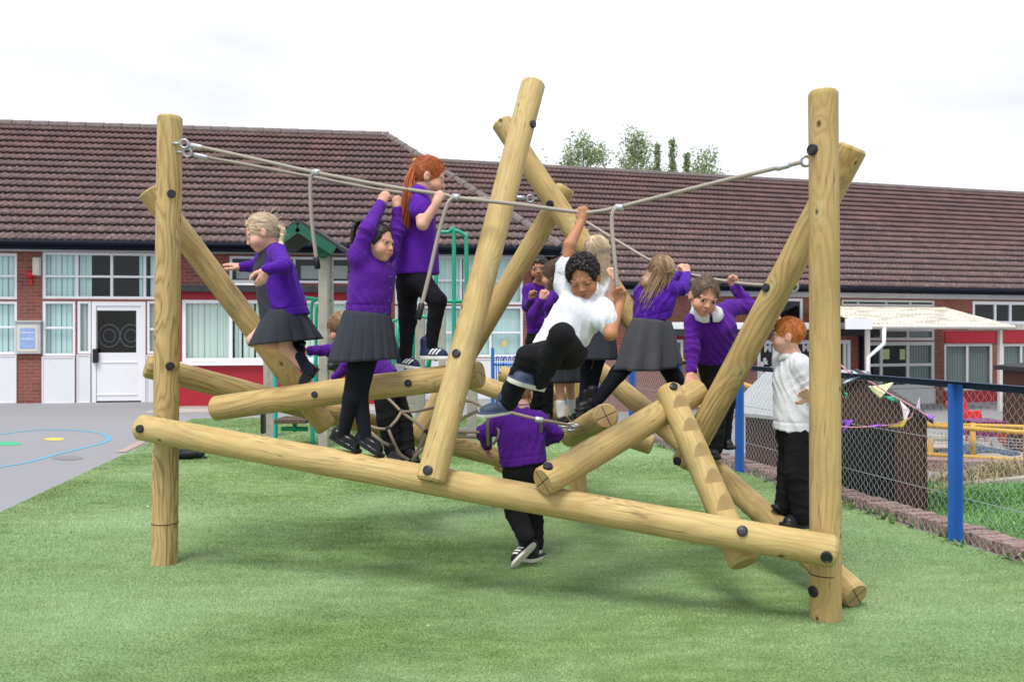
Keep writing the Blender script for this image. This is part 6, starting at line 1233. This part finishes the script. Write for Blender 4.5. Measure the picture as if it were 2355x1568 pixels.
        if fly:          # loose flyaway hairs
            kf = rg.choice(len(P), min(fly, len(P)), False); p = P[kf].copy(); Nn = (p-C0)/E; Nn /= np.linalg.norm(Nn, axis=1)[:, None]; back = np.array([0, -.9, -.25]) if style != 'short' else np.array([0, .2, .1]); dv = Nn*rg.uniform(.25, 1.0, (len(p), 1))+back*rg.uniform(.3, 1.2, (len(p), 1))+rg.normal(0, .35, (len(p), 3)); dv /= np.linalg.norm(dv, axis=1)[:, None]
            L_ = (rg.uniform(.025, .07, len(p)) if style != 'short' else rg.uniform(.008, .022, len(p)))[:, None, None]; t_ = np.linspace(0, 1, 6)[None, :, None]; c2 = rg.normal(0, .3, (len(p), 1, 3)); tubes(p[:, None]+(dv[:, None]*t_+c2*t_**2)*L_, .0010, np.clip(rg.normal(.75, .2, len(p)), 0, 1))
        if tail is not None:      # pony tail: bundle of strands along a world path
            base = [np.asarray(v_) for v_ in tail]; cp = np.array(curve_pts(base, 6)); k = len(cp); m2 = 150; loc = s.loc(cp); f_ = np.linspace(0, 1, k); wdt = (.008+.022*np.sin(np.clip(f_*1.25, 0, 1)*math.pi*.75))*spread/.03; a = rg.uniform(0, 6.28, m2); rr = np.sqrt(rg.uniform(0, 1, m2)); wv = rg.normal(0, .004, (m2, 3))
            off = rr[:, None, None]*wdt[None, :, None]*(np.cos(a)[:, None, None]*V(1, 0, 0)+np.sin(a)[:, None, None]*V(0, 1, .2)); tubes(loc[None]+off+wv[:, None]*(f_[None, :, None]**2)*3, .0030, np.clip(rg.normal(.5, .28, m2), 0, 1))
        if braid is not None:
            cp = np.array(curve_pts([np.asarray(v_) for v_ in braid[0]], 12)); loc = s.loc(cp); k = len(cp); f_ = np.arange(k); w0 = braid[1]
            for j in range(3):
                ph = f_*.75+j*2.094; tp = np.linspace(1, .55, k); path = loc+(np.sin(ph)*w0*tp)[:, None]*V(*braid[2])+(np.sin(2*ph)*w0*.5*tp)[:, None]*V(0, 1, 0); tubes(path[None], w0*.95, np.array([.3+.2*j]), 7)
        VV = np.concatenate(PV); QQ = np.concatenate(PQ); return s.part('hair', VV, QQ, mat, {'rnd': np.concatenate(PA)})
# ================================================================== THE CHILDREN
H_BLOND = hair_mat('blond_hair', (.36, .255, .14), (.64, .50, .33), (.88, .79, .64)); H_BLOND2 = hair_mat('light_brown_hair', (.15, .085, .042), (.33, .21, .115), (.60, .45, .29)); H_RED = hair_mat('red_hair', (.17, .032, .008), (.40, .095, .022), (.62, .22, .07)); H_GING = hair_mat('ginger_hair', (.36, .10, .022), (.64, .21, .05), (.78, .36, .14))
H_BLACK = hair_mat('black_hair', (.004, .003, .003), (.012, .009, .008), (.04, .03, .027), .4); H_BROWN = hair_mat('brown_hair', (.045, .027, .018), (.12, .076, .052), (.24, .165, .12)); H_SANDY = hair_mat('sandy_hair', (.15, .075, .035), (.33, .20, .11), (.55, .40, .27))
FAIR = (.62, .365, .275); FAIR2 = (.58, .33, .235); TAN = (.40, .195, .115); BROWN = (.40, .185, .098); BROWN2 = (.42, .21, .12)
LIPF = (.50, .19, .16); LIPD = (.30, .10, .075)
def skn(name, base, brow=(.20, .11, .05), iris=(.06, .09, .12), lip=LIPF, **k): return skin_mat(name, base, brow, iris, lip, **k)
def mid(a, b, t=.5): return a+(b-a)*t
# -- girl running left along the log, purple cardigan over a grey pinafore
k = Person('girl with blond plait in purple cardigan striding left along the log, mouth open', 1.12, head=(603, 537, 5.36), neck=(628, 568, 5.40), shL=(641, 583, 5.27), shR=(612, 588, 5.52), elL=(655, 611, 5.10), wrL=(611, 620, 5.03), elR=(588, 612, 5.62), wrR=(556, 614, 5.60),
           pel=(648, 715, 5.40), hipL=(652, 722, 5.33), hipR=(640, 722, 5.48), knR=(582, 783, 5.42), anR=(684, 802, 5.46), knL=(657, 798, 5.36), anL=(712, 858, 5.34)).headframe(-78, 24, 4, 1.13)
k.body(skn('fair_skin_laughing', FAIR, (.34, .22, .10), (.10, .13, .15), open_mouth=.009), {'L': (V(-.3, -.15, -1), V(-.5, .8, .2), 'relaxed'), 'R': (V(-1, 0, .25), V(-.2, .3, -1), 'open')})
k.S = unit(V(.08, -1, 0)); 
k.top('pinafore', M_SKIRT, (640, 735, 5.40), (622, 620, 5.41), (.100, .104), (.090, .100), sides='', amp=.003)
k.top('cardigan', M_CARD2, (668, 730, 5.40), (640, 625, 5.40), (.128, .118), (.130, .098), hemn=V(.22, 0, -1), amp=.005)
k.collar(M_CARD2, r=.044, out=.058, drop=.0, pt=.01, up=V(-.35, 0, 1))
k.skirt(M_SKIRT, (655, 712, 5.40), (.135, .105), (657, 787, 5.40), (.205, .225), S=V(.06, -1, 0), pleats=14, depth=.14, wave=.03, hemtilt=V(-.10, 0, 1))
k.limb('sock', M_SOCKN, [(690, 822, 5.35), (712, 858, 5.34)], [.036, .033]); k.limb('sock', M_SOCKN, [(672, 800, 5.46), (690, 804, 5.46)], [.034, .034])
k.shoe((737, 848, 5.36), (692, 900, 5.32), V(-.75, 0, .55), M_PATENT); k.shoe((706, 786, 5.47), (676, 836, 5.47), V(-.9, .0, -.3), M_PATENT)
k.hair(H_BLOND, 'tied', th=.008, n=900, gather=(0, -.095, -.02), seed=4, face=(.078, .068, .104, .090, -.028), braid=([k.hp(0, -.095, .0), k.hp(0, -.112, -.03), at(646, 556, 5.36), at(652, 575, 5.32), at(658, 598, 5.31), at(664, 612, 5.30)], .015, (1, 0, 0)))
# -- girl hanging by both hands, braided dark hair, pleated skirt
k = Person('girl with dark braids in buttoned purple cardigan hanging from the rope by both hands', 1.15, head=(868, 560, 4.86), neck=(858, 592, 4.90), shR=(822, 588, 4.80), shL=(897, 574, 4.99), elR=(846, 528, 4.78), wrR=(876, 470, 4.93), elL=(914, 530, 5.0), wrL=(914, 482, 5.0),
           pel=(845, 725, 4.90), hipR=(832, 770, 4.86), hipL=(853, 770, 4.92), knR=(808, 918, 4.84), anR=(789, 1001, 4.86), knL=(826, 903, 4.88), anL=(840, 1012, 4.84)).headframe(66, 6, -4, 1.08)
k.body(skn('tan_skin_girl', (.54, .31, .215), (.14, .08, .055), (.03, .018, .012), gaze=.004), {'R': (V(.42, .05, .9), V(.3, .9, 0), 'hook'), 'L': (V(-.05, .05, 1), V(-.1, .95, 0), 'grip')})
k.S = unit(V(.72, .62, .02))
cg = k.top('cardigan', M_JUMP, (846, 723, 4.90), (858, 628, 4.90), (.128, .098), (.132, .098), amp=.0045, hemn=V(.02, 0, -1)); k.collar(M_JUMP, r=.045, out=.056, drop=-.004, pt=.005)
for i, (x, y) in enumerate(((893, 609), (898, 637), (899, 663), (895, 692), (888, 720))):
    mb = MB(); mb.ball(at(x, y, 4.70)-k.base, (.007, .006, .007), 8, 6); mb.build('button', plain('button_purple', (.05, .012, .14), .4), cg, smooth=True)
mb = MB(); 
k.skirt(M_SKIRT, (845, 718, 4.90), (.140, .112), (836, 829, 4.90), (.205, .185), pleats=18, depth=.13, wave=.02, hemtilt=V(-.05, .0, 1))
k.limb('tights', M_TIGHT, [(831, 790, 4.86), (808, 918, 4.84), (789, 1000, 4.86)], [.062, .048, .033]); k.limb('tights', M_TIGHT, [(853, 790, 4.92), (826, 903, 4.88), (842, 1016, 4.84)], [.062, .049, .033])
k.shoe((812, 1012, 4.87), (880, 1055, 4.78), V(.5, 0, .8), M_PATENT, high=-.03); k.shoe((756, 1006, 4.89), (828, 1045, 4.82), V(.4, 0, .85), M_PATENT, high=-.03)
k.hair(H_BLACK, 'tied', th=.007, n=700, gather=(-.06, -.07, .05), seed=9, face=(.075, .066, .104, .092, -.026), braid=([k.hp(-.05, -.05, .09), at(833, 508, 4.93), at(818, 518, 4.93), at(812, 540, 4.93), at(809, 568, 4.93), at(805, 600, 4.96), at(802, 645, 4.97)], .013, (1, 0, 0)))
# -- girl with red pony tail, from behind
k = Person('girl with long red ponytail in purple polo shirt and black leggings holding the rope', 1.15, head=(986, 408, 5.16), neck=(968, 440, 5.16), shR=(961, 452, 5.05), shL=(948, 455, 5.30), elR=(972, 516, 4.93), wrR=(1003, 470, 4.92), elL=(985, 515, 5.42), wrL=(994, 474, 5.55),
           pel=(952, 640, 5.17), hipR=(968, 650, 5.10), hipL=(936, 650, 5.25), knR=(1006, 692, 5.04), anR=(991, 797, 5.06), knL=(938, 735, 5.22), anL=(933, 818, 5.18)).headframe(98, 18, 0, 1.12)
k.body(skn('fair_skin_freckled', FAIR, (.40, .17, .07), (.10, .13, .10)), {'R': (V(.35, -.05, .95), V(.35, .7, 0), 'grip'), 'L': (V(0, .2, 1), V(.5, -.6, 0), 'grip')})
k.S = unit(V(.25, -1, .0))
k.top('polo_shirt', M_POLO, (957, 632, 5.17), (957, 500, 5.17), (.128, .140), (.122, .108), sleeve=.50, amp=.0042, hemn=V(.02, 0, -1), sr=1.1); k.collar(M_POLO, r=.046, out=.06, drop=.004, pt=.012)
k.trousers(M_LEG, (954, 622, 5.17), .003, (.067, .050, .034), name='leggings')
k.shoe((912, 842, 5.22), (968, 852, 5.12), V(.05, 0, 1), M_TRAIN, w_=1.08, high=.03); k.shoe((966, 826, 5.08), (1036, 828, 5.00), V(0, 0, 1), M_TRAIN, w_=1.05, high=.03)
g = k.hp(0, -.098, .062); k.hair(H_RED, 'tied', th=.009, n=900, gather=(0, -.098, .062), seed=12, face=(.076, .066, .100, .092, -.030), tail=[g, at(948, 394, 5.12), at(940, 420, 5.04), at(938, 448, 5.0), at(934, 478, 5.0), at(926, 522, 5.02)], spread=.026)
mb = MB(); mb.ball(g-k.base+V(0, 0, .002), (.017, .017, .015), 10, 6); mb.build('hair_band', plain('pale_yellow_band', (.62, .62, .22), .7), k.root, smooth=True)
# -- boy bending behind the braided girl
k = Person('boy with sandy hair in purple jumper bending forward behind the hanging girl', 1.15, head=(786, 756, 6.05), neck=(815, 785, 6.1), shL=(818, 800, 5.98), shR=(822, 790, 6.3), elL=(770, 806, 5.9), wrL=(712, 806, 5.85), elR=(800, 840, 6.4), wrR=(770, 870, 6.4),
           pel=(885, 880, 6.12), hipL=(882, 888, 6.04), hipR=(900, 888, 6.2), knL=(890, 965, 6.02), anL=(905, 1035, 6.05), knR=(925, 965, 6.16), anR=(935, 1038, 6.1)).headframe(-95, 20, 0, 1.08)
k.body(skn('fair_skin_boy', FAIR2), {'L': (V(-1, 0, -.1), V(0, .6, -.6), 'loose'), 'R': (V(-.6, 0, -.7), V(0, .6, -.6), 'relaxed')})
k.S = unit(V(-.1, -1, 0)); k.top('jumper', M_JUMP, (882, 872, 6.12), (840, 815, 6.12), (.13, .105), (.135, .10), amp=.005)
k.trousers(M_TROU, (880, 868, 6.12), .006, (.078, .066, .060)); k.shoe((893, 1050, 6.06), (925, 1062, 5.9), V(0, 0, 1), M_LEATHER); k.shoe((930, 1050, 6.12), (962, 1066, 5.95), V(0, 0, 1), M_LEATHER)
k.hair(H_SANDY, 'short', th=.010, n=900, seed=21, strand_len=.05)
# -- boy with curly hair swinging in front
k = Person('boy with curly black hair in white polo shirt swinging from the rope, knees raised', 1.15, head=(1343, 640, 4.56), neck=(1340, 684, 4.64), shR=(1301, 655, 4.66), shL=(1386, 712, 4.56), elR=(1310, 563, 4.66), wrR=(1338, 508, 4.74), elL=(1404, 768, 4.46), wrL=(1427, 694, 4.56),
           pel=(1295, 805, 4.62), hipR=(1272, 806, 4.60), hipL=(1318, 815, 4.60), knL=(1293, 772, 4.22), anL=(1240, 872, 4.40), knR=(1216, 822, 4.36), anR=(1168, 922, 4.48)).headframe(-16, 27, 8, 1.12)
k.body(skn('brown_skin_boy', BROWN, (.010, .007, .006), (.018, .010, .008), LIPD, lid=True), {'R': (V(.2, -.05, 1), V(0, 1, .1), 'grip'), 'L': (V(.05, -.05, 1), V(-.25, -1, 0), 'grip')}, h=.004)
k.S = unit(V(.86, -.05, -.5)); tp = k.top('polo_shirt', M_WHITE, (1283, 800, 4.60), (1330, 718, 4.60), (.126, .102), (.122, .098), sleeve=.42, amp=.0052, sr=1.10, hemn=V(-.15, 0, -1)); k.collar(M_WHITE, r=.046, out=.062, drop=.004, pt=.018)
k.trousers(M_TROU, (1290, 796, 4.62), .0055, (.069, .058, .051)); k.shoe((1246, 898, 4.50), (1172, 880, 4.30), V(.25, -.2, 1), M_TRAIN2, high=.02, w_=1.12); k.shoe((1172, 950, 4.50), (1099, 960, 4.40), V(.1, -.1, 1), M_TRAIN2, high=.02, w_=1.12)
k.hair(H_BLACK, 'curly', th=.006, n=900, curls=420, seed=5, face=(.071, .070, .108, .092, -.022), amp=.005)
# -- boy running away under the logs
k = Person('boy seen from behind in purple jumper running under the front log, striped trainers', 1.15, head=(1196, 905, 5.50), neck=(1196, 938, 5.44), shL=(1150, 968, 5.40), shR=(1240, 968, 5.40), elL=(1113, 995, 5.44), wrL=(1120, 1024, 5.62), elR=(1278, 998, 5.46), wrR=(1256, 1015, 5.70),
           pel=(1205, 1080, 5.38), hipL=(1188, 1090, 5.38), hipR=(1224, 1090, 5.38), knL=(1186, 1175, 5.42), anL=(1208, 1232, 5.25), knR=(1224, 1170, 5.50), anR=(1232, 1250, 5.50)).headframe(172, 10, 0, 1.10)
k.body(skn('fair_skin_boy', FAIR2), {'L': (V(.05, .5, -.8), V(.8, 0, 0), 'relaxed'), 'R': (V(-.1, .8, .1), V(-.8, 0, 0), 'loose')})
k.S = unit(V(-1, 0, 0)); k.top('jumper', M_JUMP, (1205, 1068, 5.38), (1196, 995, 5.40), (.138, .108), (.140, .10), amp=.0045, sr=1.08); k.collar(M_JUMP, r=.046, out=.054, drop=-.006, pt=0, up=V(0, 0, 1))
k.trousers(M_TROU, (1205, 1062, 5.38), .006, (.078, .064, .052)); k.shoe((1234, 1252, 5.30), (1180, 1305, 5.24), V(-.55, .45, .5), M_TRAIN3, w_=1.15, high=.0); k.shoe((1214, 1294, 5.36), (1242, 1280, 5.62), V(0, .1, 1), M_TRAIN3, w_=1.15)
k.hair(H_SANDY, 'short', th=.006, n=700, seed=31, strand_len=.03)
# -- boy peering over, far back
k = Person('boy with cropped black hair and purple jumper peering round another child', 1.05, head=(1241, 618, 6.95), neck=(1240, 655, 7.0), shR=(1214, 668, 6.95), shL=(1268, 668, 7.05), elR=(1212, 705, 6.9), wrR=(1222, 690, 6.75), elL=(1275, 720, 7.0), wrL=(1262, 750, 6.9), pel=(1243, 780, 7.0), hipR=(1230, 785, 7.0), hipL=(1256, 785, 7.0), knR=(1230, 860, 7.0), anR=(1232, 950, 7.0), knL=(1258, 860, 7.0), anL=(1258, 950, 7.0)).headframe(-10, 6, 6, 1.02)
k.body(skn('brown_skin_boy_peering', BROWN2, (.010, .007, .006), (.014, .008, .006), LIPD), {'R': (V(-.05, -.1, 1), V(.7, -.5, 0), 'hook'), 'L': (V(-.2, -.2, -.8), V(0, .6, 0), 'relaxed')}, h=.005)
k.top('jumper', M_JUMP, (1243, 770, 7.0), (1241, 705, 7.0), h=.008); k.trousers(M_TROU, (1243, 765, 7.0), .006, h=.008); k.shoe((1232, 966, 7.05), (1230, 972, 6.83), V(0, 0, 1), M_LEATHER); k.shoe((1258, 966, 7.05), (1256, 972, 6.83), V(0, 0, 1), M_LEATHER); k.hair(H_BLACK, 'short', th=.005, n=400, seed=41, strand_len=.02)
# -- child with hand at the mouth
k = Person('girl with short brown hair and purple sleeve raising a hand to her face', 1.05, head=(1275, 634, 6.35), neck=(1283, 668, 6.4), shL=(1268, 685, 6.3), shR=(1310, 680, 6.48), elL=(1228, 722, 6.15), wrL=(1246, 690, 6.08), elR=(1318, 740, 6.5), wrR=(1315, 780, 6.4), pel=(1290, 800, 6.4), hipL=(1280, 806, 6.36), hipR=(1303, 806, 6.44), knL=(1287, 880, 6.3), anL=(1292, 955, 6.3), knR=(1310, 880, 6.45), anR=(1318, 950, 6.5)).headframe(-115, 4, 0, 1.05)
k.body(skn('fair_skin_girl', FAIR2), {'L': (V(.1, -.1, 1), V(.5, .5, 0), 'hook'), 'R': (V(0, 0, -1), V(-.5, 0, 0), 'relaxed')}, h=.005)
k.S = unit(V(-.75, -.6, 0)); k.top('jumper', M_JUMP, (1290, 780, 6.4), (1288, 720, 6.4), h=.008); k.skirt(M_SKIRT, (1290, 775, 6.4), (.13, .11), (1290, 878, 6.4), (.19, .17), pleats=12); k.limb('sock', M_SOCKW, [(1289, 926, 6.3), (1292, 955, 6.3)], [.036, .034]); k.limb('sock', M_SOCKW, [(1314, 922, 6.48), (1318, 950, 6.5)], [.036, .034])
k.shoe((1284, 968, 6.36), (1308, 982, 6.20), V(0, 0, 1), M_PATENT); k.shoe((1312, 962, 6.56), (1330, 970, 6.40), V(0, 0, 1), M_PATENT); k.hair(H_BROWN, 'long', th=.012, n=500, seed=51, length=.12, nape=-.06)
# -- blond girl from behind in white polo
k = Person('girl with long wavy blond hair in white polo shirt, behind the curly boy', 1.08, head=(1376, 580, 6.0), neck=(1376, 615, 6.02), shL=(1346, 640, 6.0), shR=(1398, 638, 6.0), elR=(1409, 690, 5.9), wrR=(1411, 640, 5.85), elL=(1335, 690, 6.05), wrL=(1330, 735, 6.0), pel=(1368, 730, 6.0), hipL=(1355, 740, 6.0), hipR=(1385, 740, 6.0), knL=(1350, 850, 6.0), anL=(1340, 932, 6.0), knR=(1366, 850, 6.0), anR=(1355, 925, 6.0)).headframe(140, 8, -8, 1.02)
k.body(skn('fair_skin_girl2', FAIR), {'R': (V(.05, -.05, 1), V(-.4, .8, 0), 'grip'), 'L': (V(0, 0, -1), V(.6, 0, 0), 'relaxed')}, h=.0046)
k.top('polo_shirt', M_WHITE, (1370, 740, 6.0), (1374, 672, 6.0), (.118, .09), (.120, .092), sleeve=.45, sr=1.05, amp=.004); k.skirt(M_SKIRT, (1370, 728, 6.0), (.125, .105), (1368, 826, 6.0), (.165, .15), pleats=9, depth=.05, knife=False)
k.limb('tights', M_TIGHT, [(1356, 800, 6.0), (1350, 852, 6.0), (1340, 935, 6.0)], [.058, .046, .034]); k.limb('tights', M_TIGHT, [(1384, 800, 6.0), (1368, 852, 6.0), (1357, 925, 6.0)], [.058, .048, .036])
k.shoe((1330, 958, 6.08), (1352, 962, 5.9), V(0, 0, 1), M_LEATHER, high=.05, w_=1.1); k.shoe((1342, 940, 6.0), (1384, 936, 5.86), V(0, 0, 1), M_LEATHER, high=.05, w_=1.1)
k.hair(H_BLOND, 'long', th=.011, n=900, seed=61, length=.30, hang=k.R@V(.03, -.05, -1), spread=.03, nape=-.075)
# -- girl reaching for the rope, light brown hair
k = Person('girl with tousled light brown hair, purple cardigan and grey skirt, hands on the back rope', 1.15, head=(1521, 630, 5.96), neck=(1510, 664, 5.95), shL=(1476, 672, 5.98), shR=(1543, 664, 5.92), elR=(1568, 664, 5.98), wrR=(1580, 632, 6.16), elL=(1530, 655, 6.28), wrL=(1562, 632, 6.32), pel=(1496, 760, 5.95), hipL=(1480, 775, 5.97), hipR=(1515, 775, 5.93), knL=(1425, 856, 5.92), anL=(1368, 925, 5.90), knR=(1550, 866, 5.98), anR=(1575, 935, 6.05)).headframe(150, 20, 10, 1.08)
k.body(skn('fair_skin_girl3', FAIR), {'R': (V(.1, .3, 1), V(-.5, .6, 0), 'grip'), 'L': (V(.3, .1, .9), V(.3, -.8, 0), 'grip')}, h=.0046)
k.top('cardigan', M_CARD2, (1497, 742, 5.95), (1506, 692, 5.95), (.125, .098), (.132, .098), amp=.0048, hemn=V(.25, 0, -1)); k.skirt(M_SKIRT2, (1498, 735, 5.95), (.138, .112), (1485, 848, 5.95), (.225, .19), S=V(1, 0, 0), pleats=9, depth=.26, wave=.07, knife=False, hemtilt=V(-.08, .0, 1), sag=.012)
k.limb('tights', M_TIGHT, [(1465, 812, 5.96), (1422, 858, 5.92), (1368, 928, 5.90)], [.070, .056, .038]); k.limb('tights', M_TIGHT, [(1515, 810, 5.95), (1552, 870, 5.98), (1577, 935, 6.05)], [.070, .058, .04]); k.limb('tights', M_TIGHT, [(1462, 815, 5.95), (1520, 815, 5.95)], [.085, .085])
k.shoe((1378, 934, 5.95), (1325, 948, 5.85), V(0, 0, 1), M_LEATHER, high=.05, w_=1.1); k.shoe((1570, 950, 6.1), (1590, 960, 5.95), V(0, 0, 1), M_LEATHER, w_=1.1)
k.hair(H_BLOND2, 'long', th=.012, n=1000, seed=71, length=.20, hang=k.R@unit(V(-.45, -.1, -1)), spread=.06, nape=-.075, r=.0030, mass=[cap(at(1512, 628, 6.0), at(1490, 648, 5.92), .072, .045, .04), cap(at(1500, 640, 5.95), at(1482, 654, 5.90), .045, .02, .04)])
# -- boy with white collar leaning on the log end
k = Person('boy with short brown hair, white collar and purple jumper leaning one hand on a log', 1.15, head=(1618, 683, 5.30), neck=(1625, 716, 5.42), shR=(1593, 742, 5.42), shL=(1684, 708, 5.54), elR=(1592, 802, 5.38), wrR=(1590, 856, 5.34), elL=(1724, 706, 5.60), wrL=(1692, 660, 5.62), pel=(1650, 830, 5.60), hipR=(1636, 838, 5.56), hipL=(1668, 836, 5.64), knR=(1648, 935, 5.52), anR=(1640, 1028, 5.52), knL=(1664, 925, 5.60), anL=(1660, 1010, 5.62)).headframe(8, 22, -12, 1.16)
k.body(skn('fair_skin_boy_frontal', (.56, .30, .21), (.07, .04, .025), (.035, .022, .016), gaze=.003), {'R': (V(-.25, -.5, -.75), V(-.1, .5, -.8), 'flat'), 'L': (V(-.25, .1, 1), V(-.2, -.8, 0), 'grip')}, h=.004)
k.S = unit(V(.90, .12, .32)); k.top('jumper', M_JUMP, (1650, 824, 5.56), (1644, 756, 5.48), (.126, .098), (.134, .102), amp=.005); k.collar(M_WHITE, r=.047, out=.098, drop=.020, pt=.012, gap=.10, up=V(-.05, -.42, 1), front=V(.05, -1, -.2))
k.trousers(M_TROU, (1650, 814, 5.58), .006, (.082, .066, .058)); k.shoe((1640, 1024, 5.70), (1688, 1034, 5.52), V(-.1, 0, 1), M_LEATHER, w_=1.15); k.shoe((1625, 1044, 5.6), (1648, 1058, 5.40), V(0, 0, 1), M_LEATHER, w_=1.15)
k.hair(H_BROWN, 'short', th=.007, n=1100, seed=81, strand_len=.04, face=(.071, .068, .106, .090, -.022))
# -- ginger boy at the right
k = Person('boy with short ginger hair in loose white shirt standing by the right post', 1.10, head=(1811, 772, 4.96), neck=(1818, 818, 4.98), shL=(1842, 842, 4.88), shR=(1800, 838, 5.12), elL=(1876, 900, 4.84), wrL=(1864, 914, 4.76), elR=(1806, 792, 5.26), wrR=(1791, 752, 5.14), pel=(1832, 990, 4.99), hipL=(1838, 1002, 4.92), hipR=(1822, 1002, 5.06), knR=(1815, 1080, 5.04), anR=(1804, 1164, 5.04), knL=(1832, 1090, 4.90), anL=(1845, 1186, 4.90)).headframe(-112, 2, 0, 1.0)
k.body(skn('fair_skin_ginger', (.66, .40, .31), (.42, .20, .09), (.10, .13, .14)), {'L': (V(-.75, -.55, .45), V(-.6, -.6, .3), 'open'), 'R': (V(-.35, -.2, 1), V(-.6, -.6, 0), 'hook')}, h=.0042)
k.S = unit(V(.35, -.94, 0)); k.top('shirt', M_WHITE, (1826, 988, 4.98), (1826, 868, 4.98), (.125, .118), (.125, .098), sleeve=1.55, amp=.006, sr=1.12, hemn=V(0, 0, -1)); k.collar(M_WHITE, r=.046, out=.064, drop=.008, pt=.02)
k.trousers(M_TROU, (1832, 980, 4.99), .006, (.078, .064, .056)); k.shoe((1854, 1212, 5.0), (1800, 1214, 4.86), V(.1, 0, 1), M_LEATHER, w_=1.15); k.shoe((1808, 1186, 5.12), (1780, 1168, 5.0), V(.3, 0, 1), M_LEATHER, w_=1.15)
k.hair(H_GING, 'short', th=.0055, n=1300, seed=91, strand_len=.03, nape=-.066, face=(.071, .066, .100, .094, -.026))
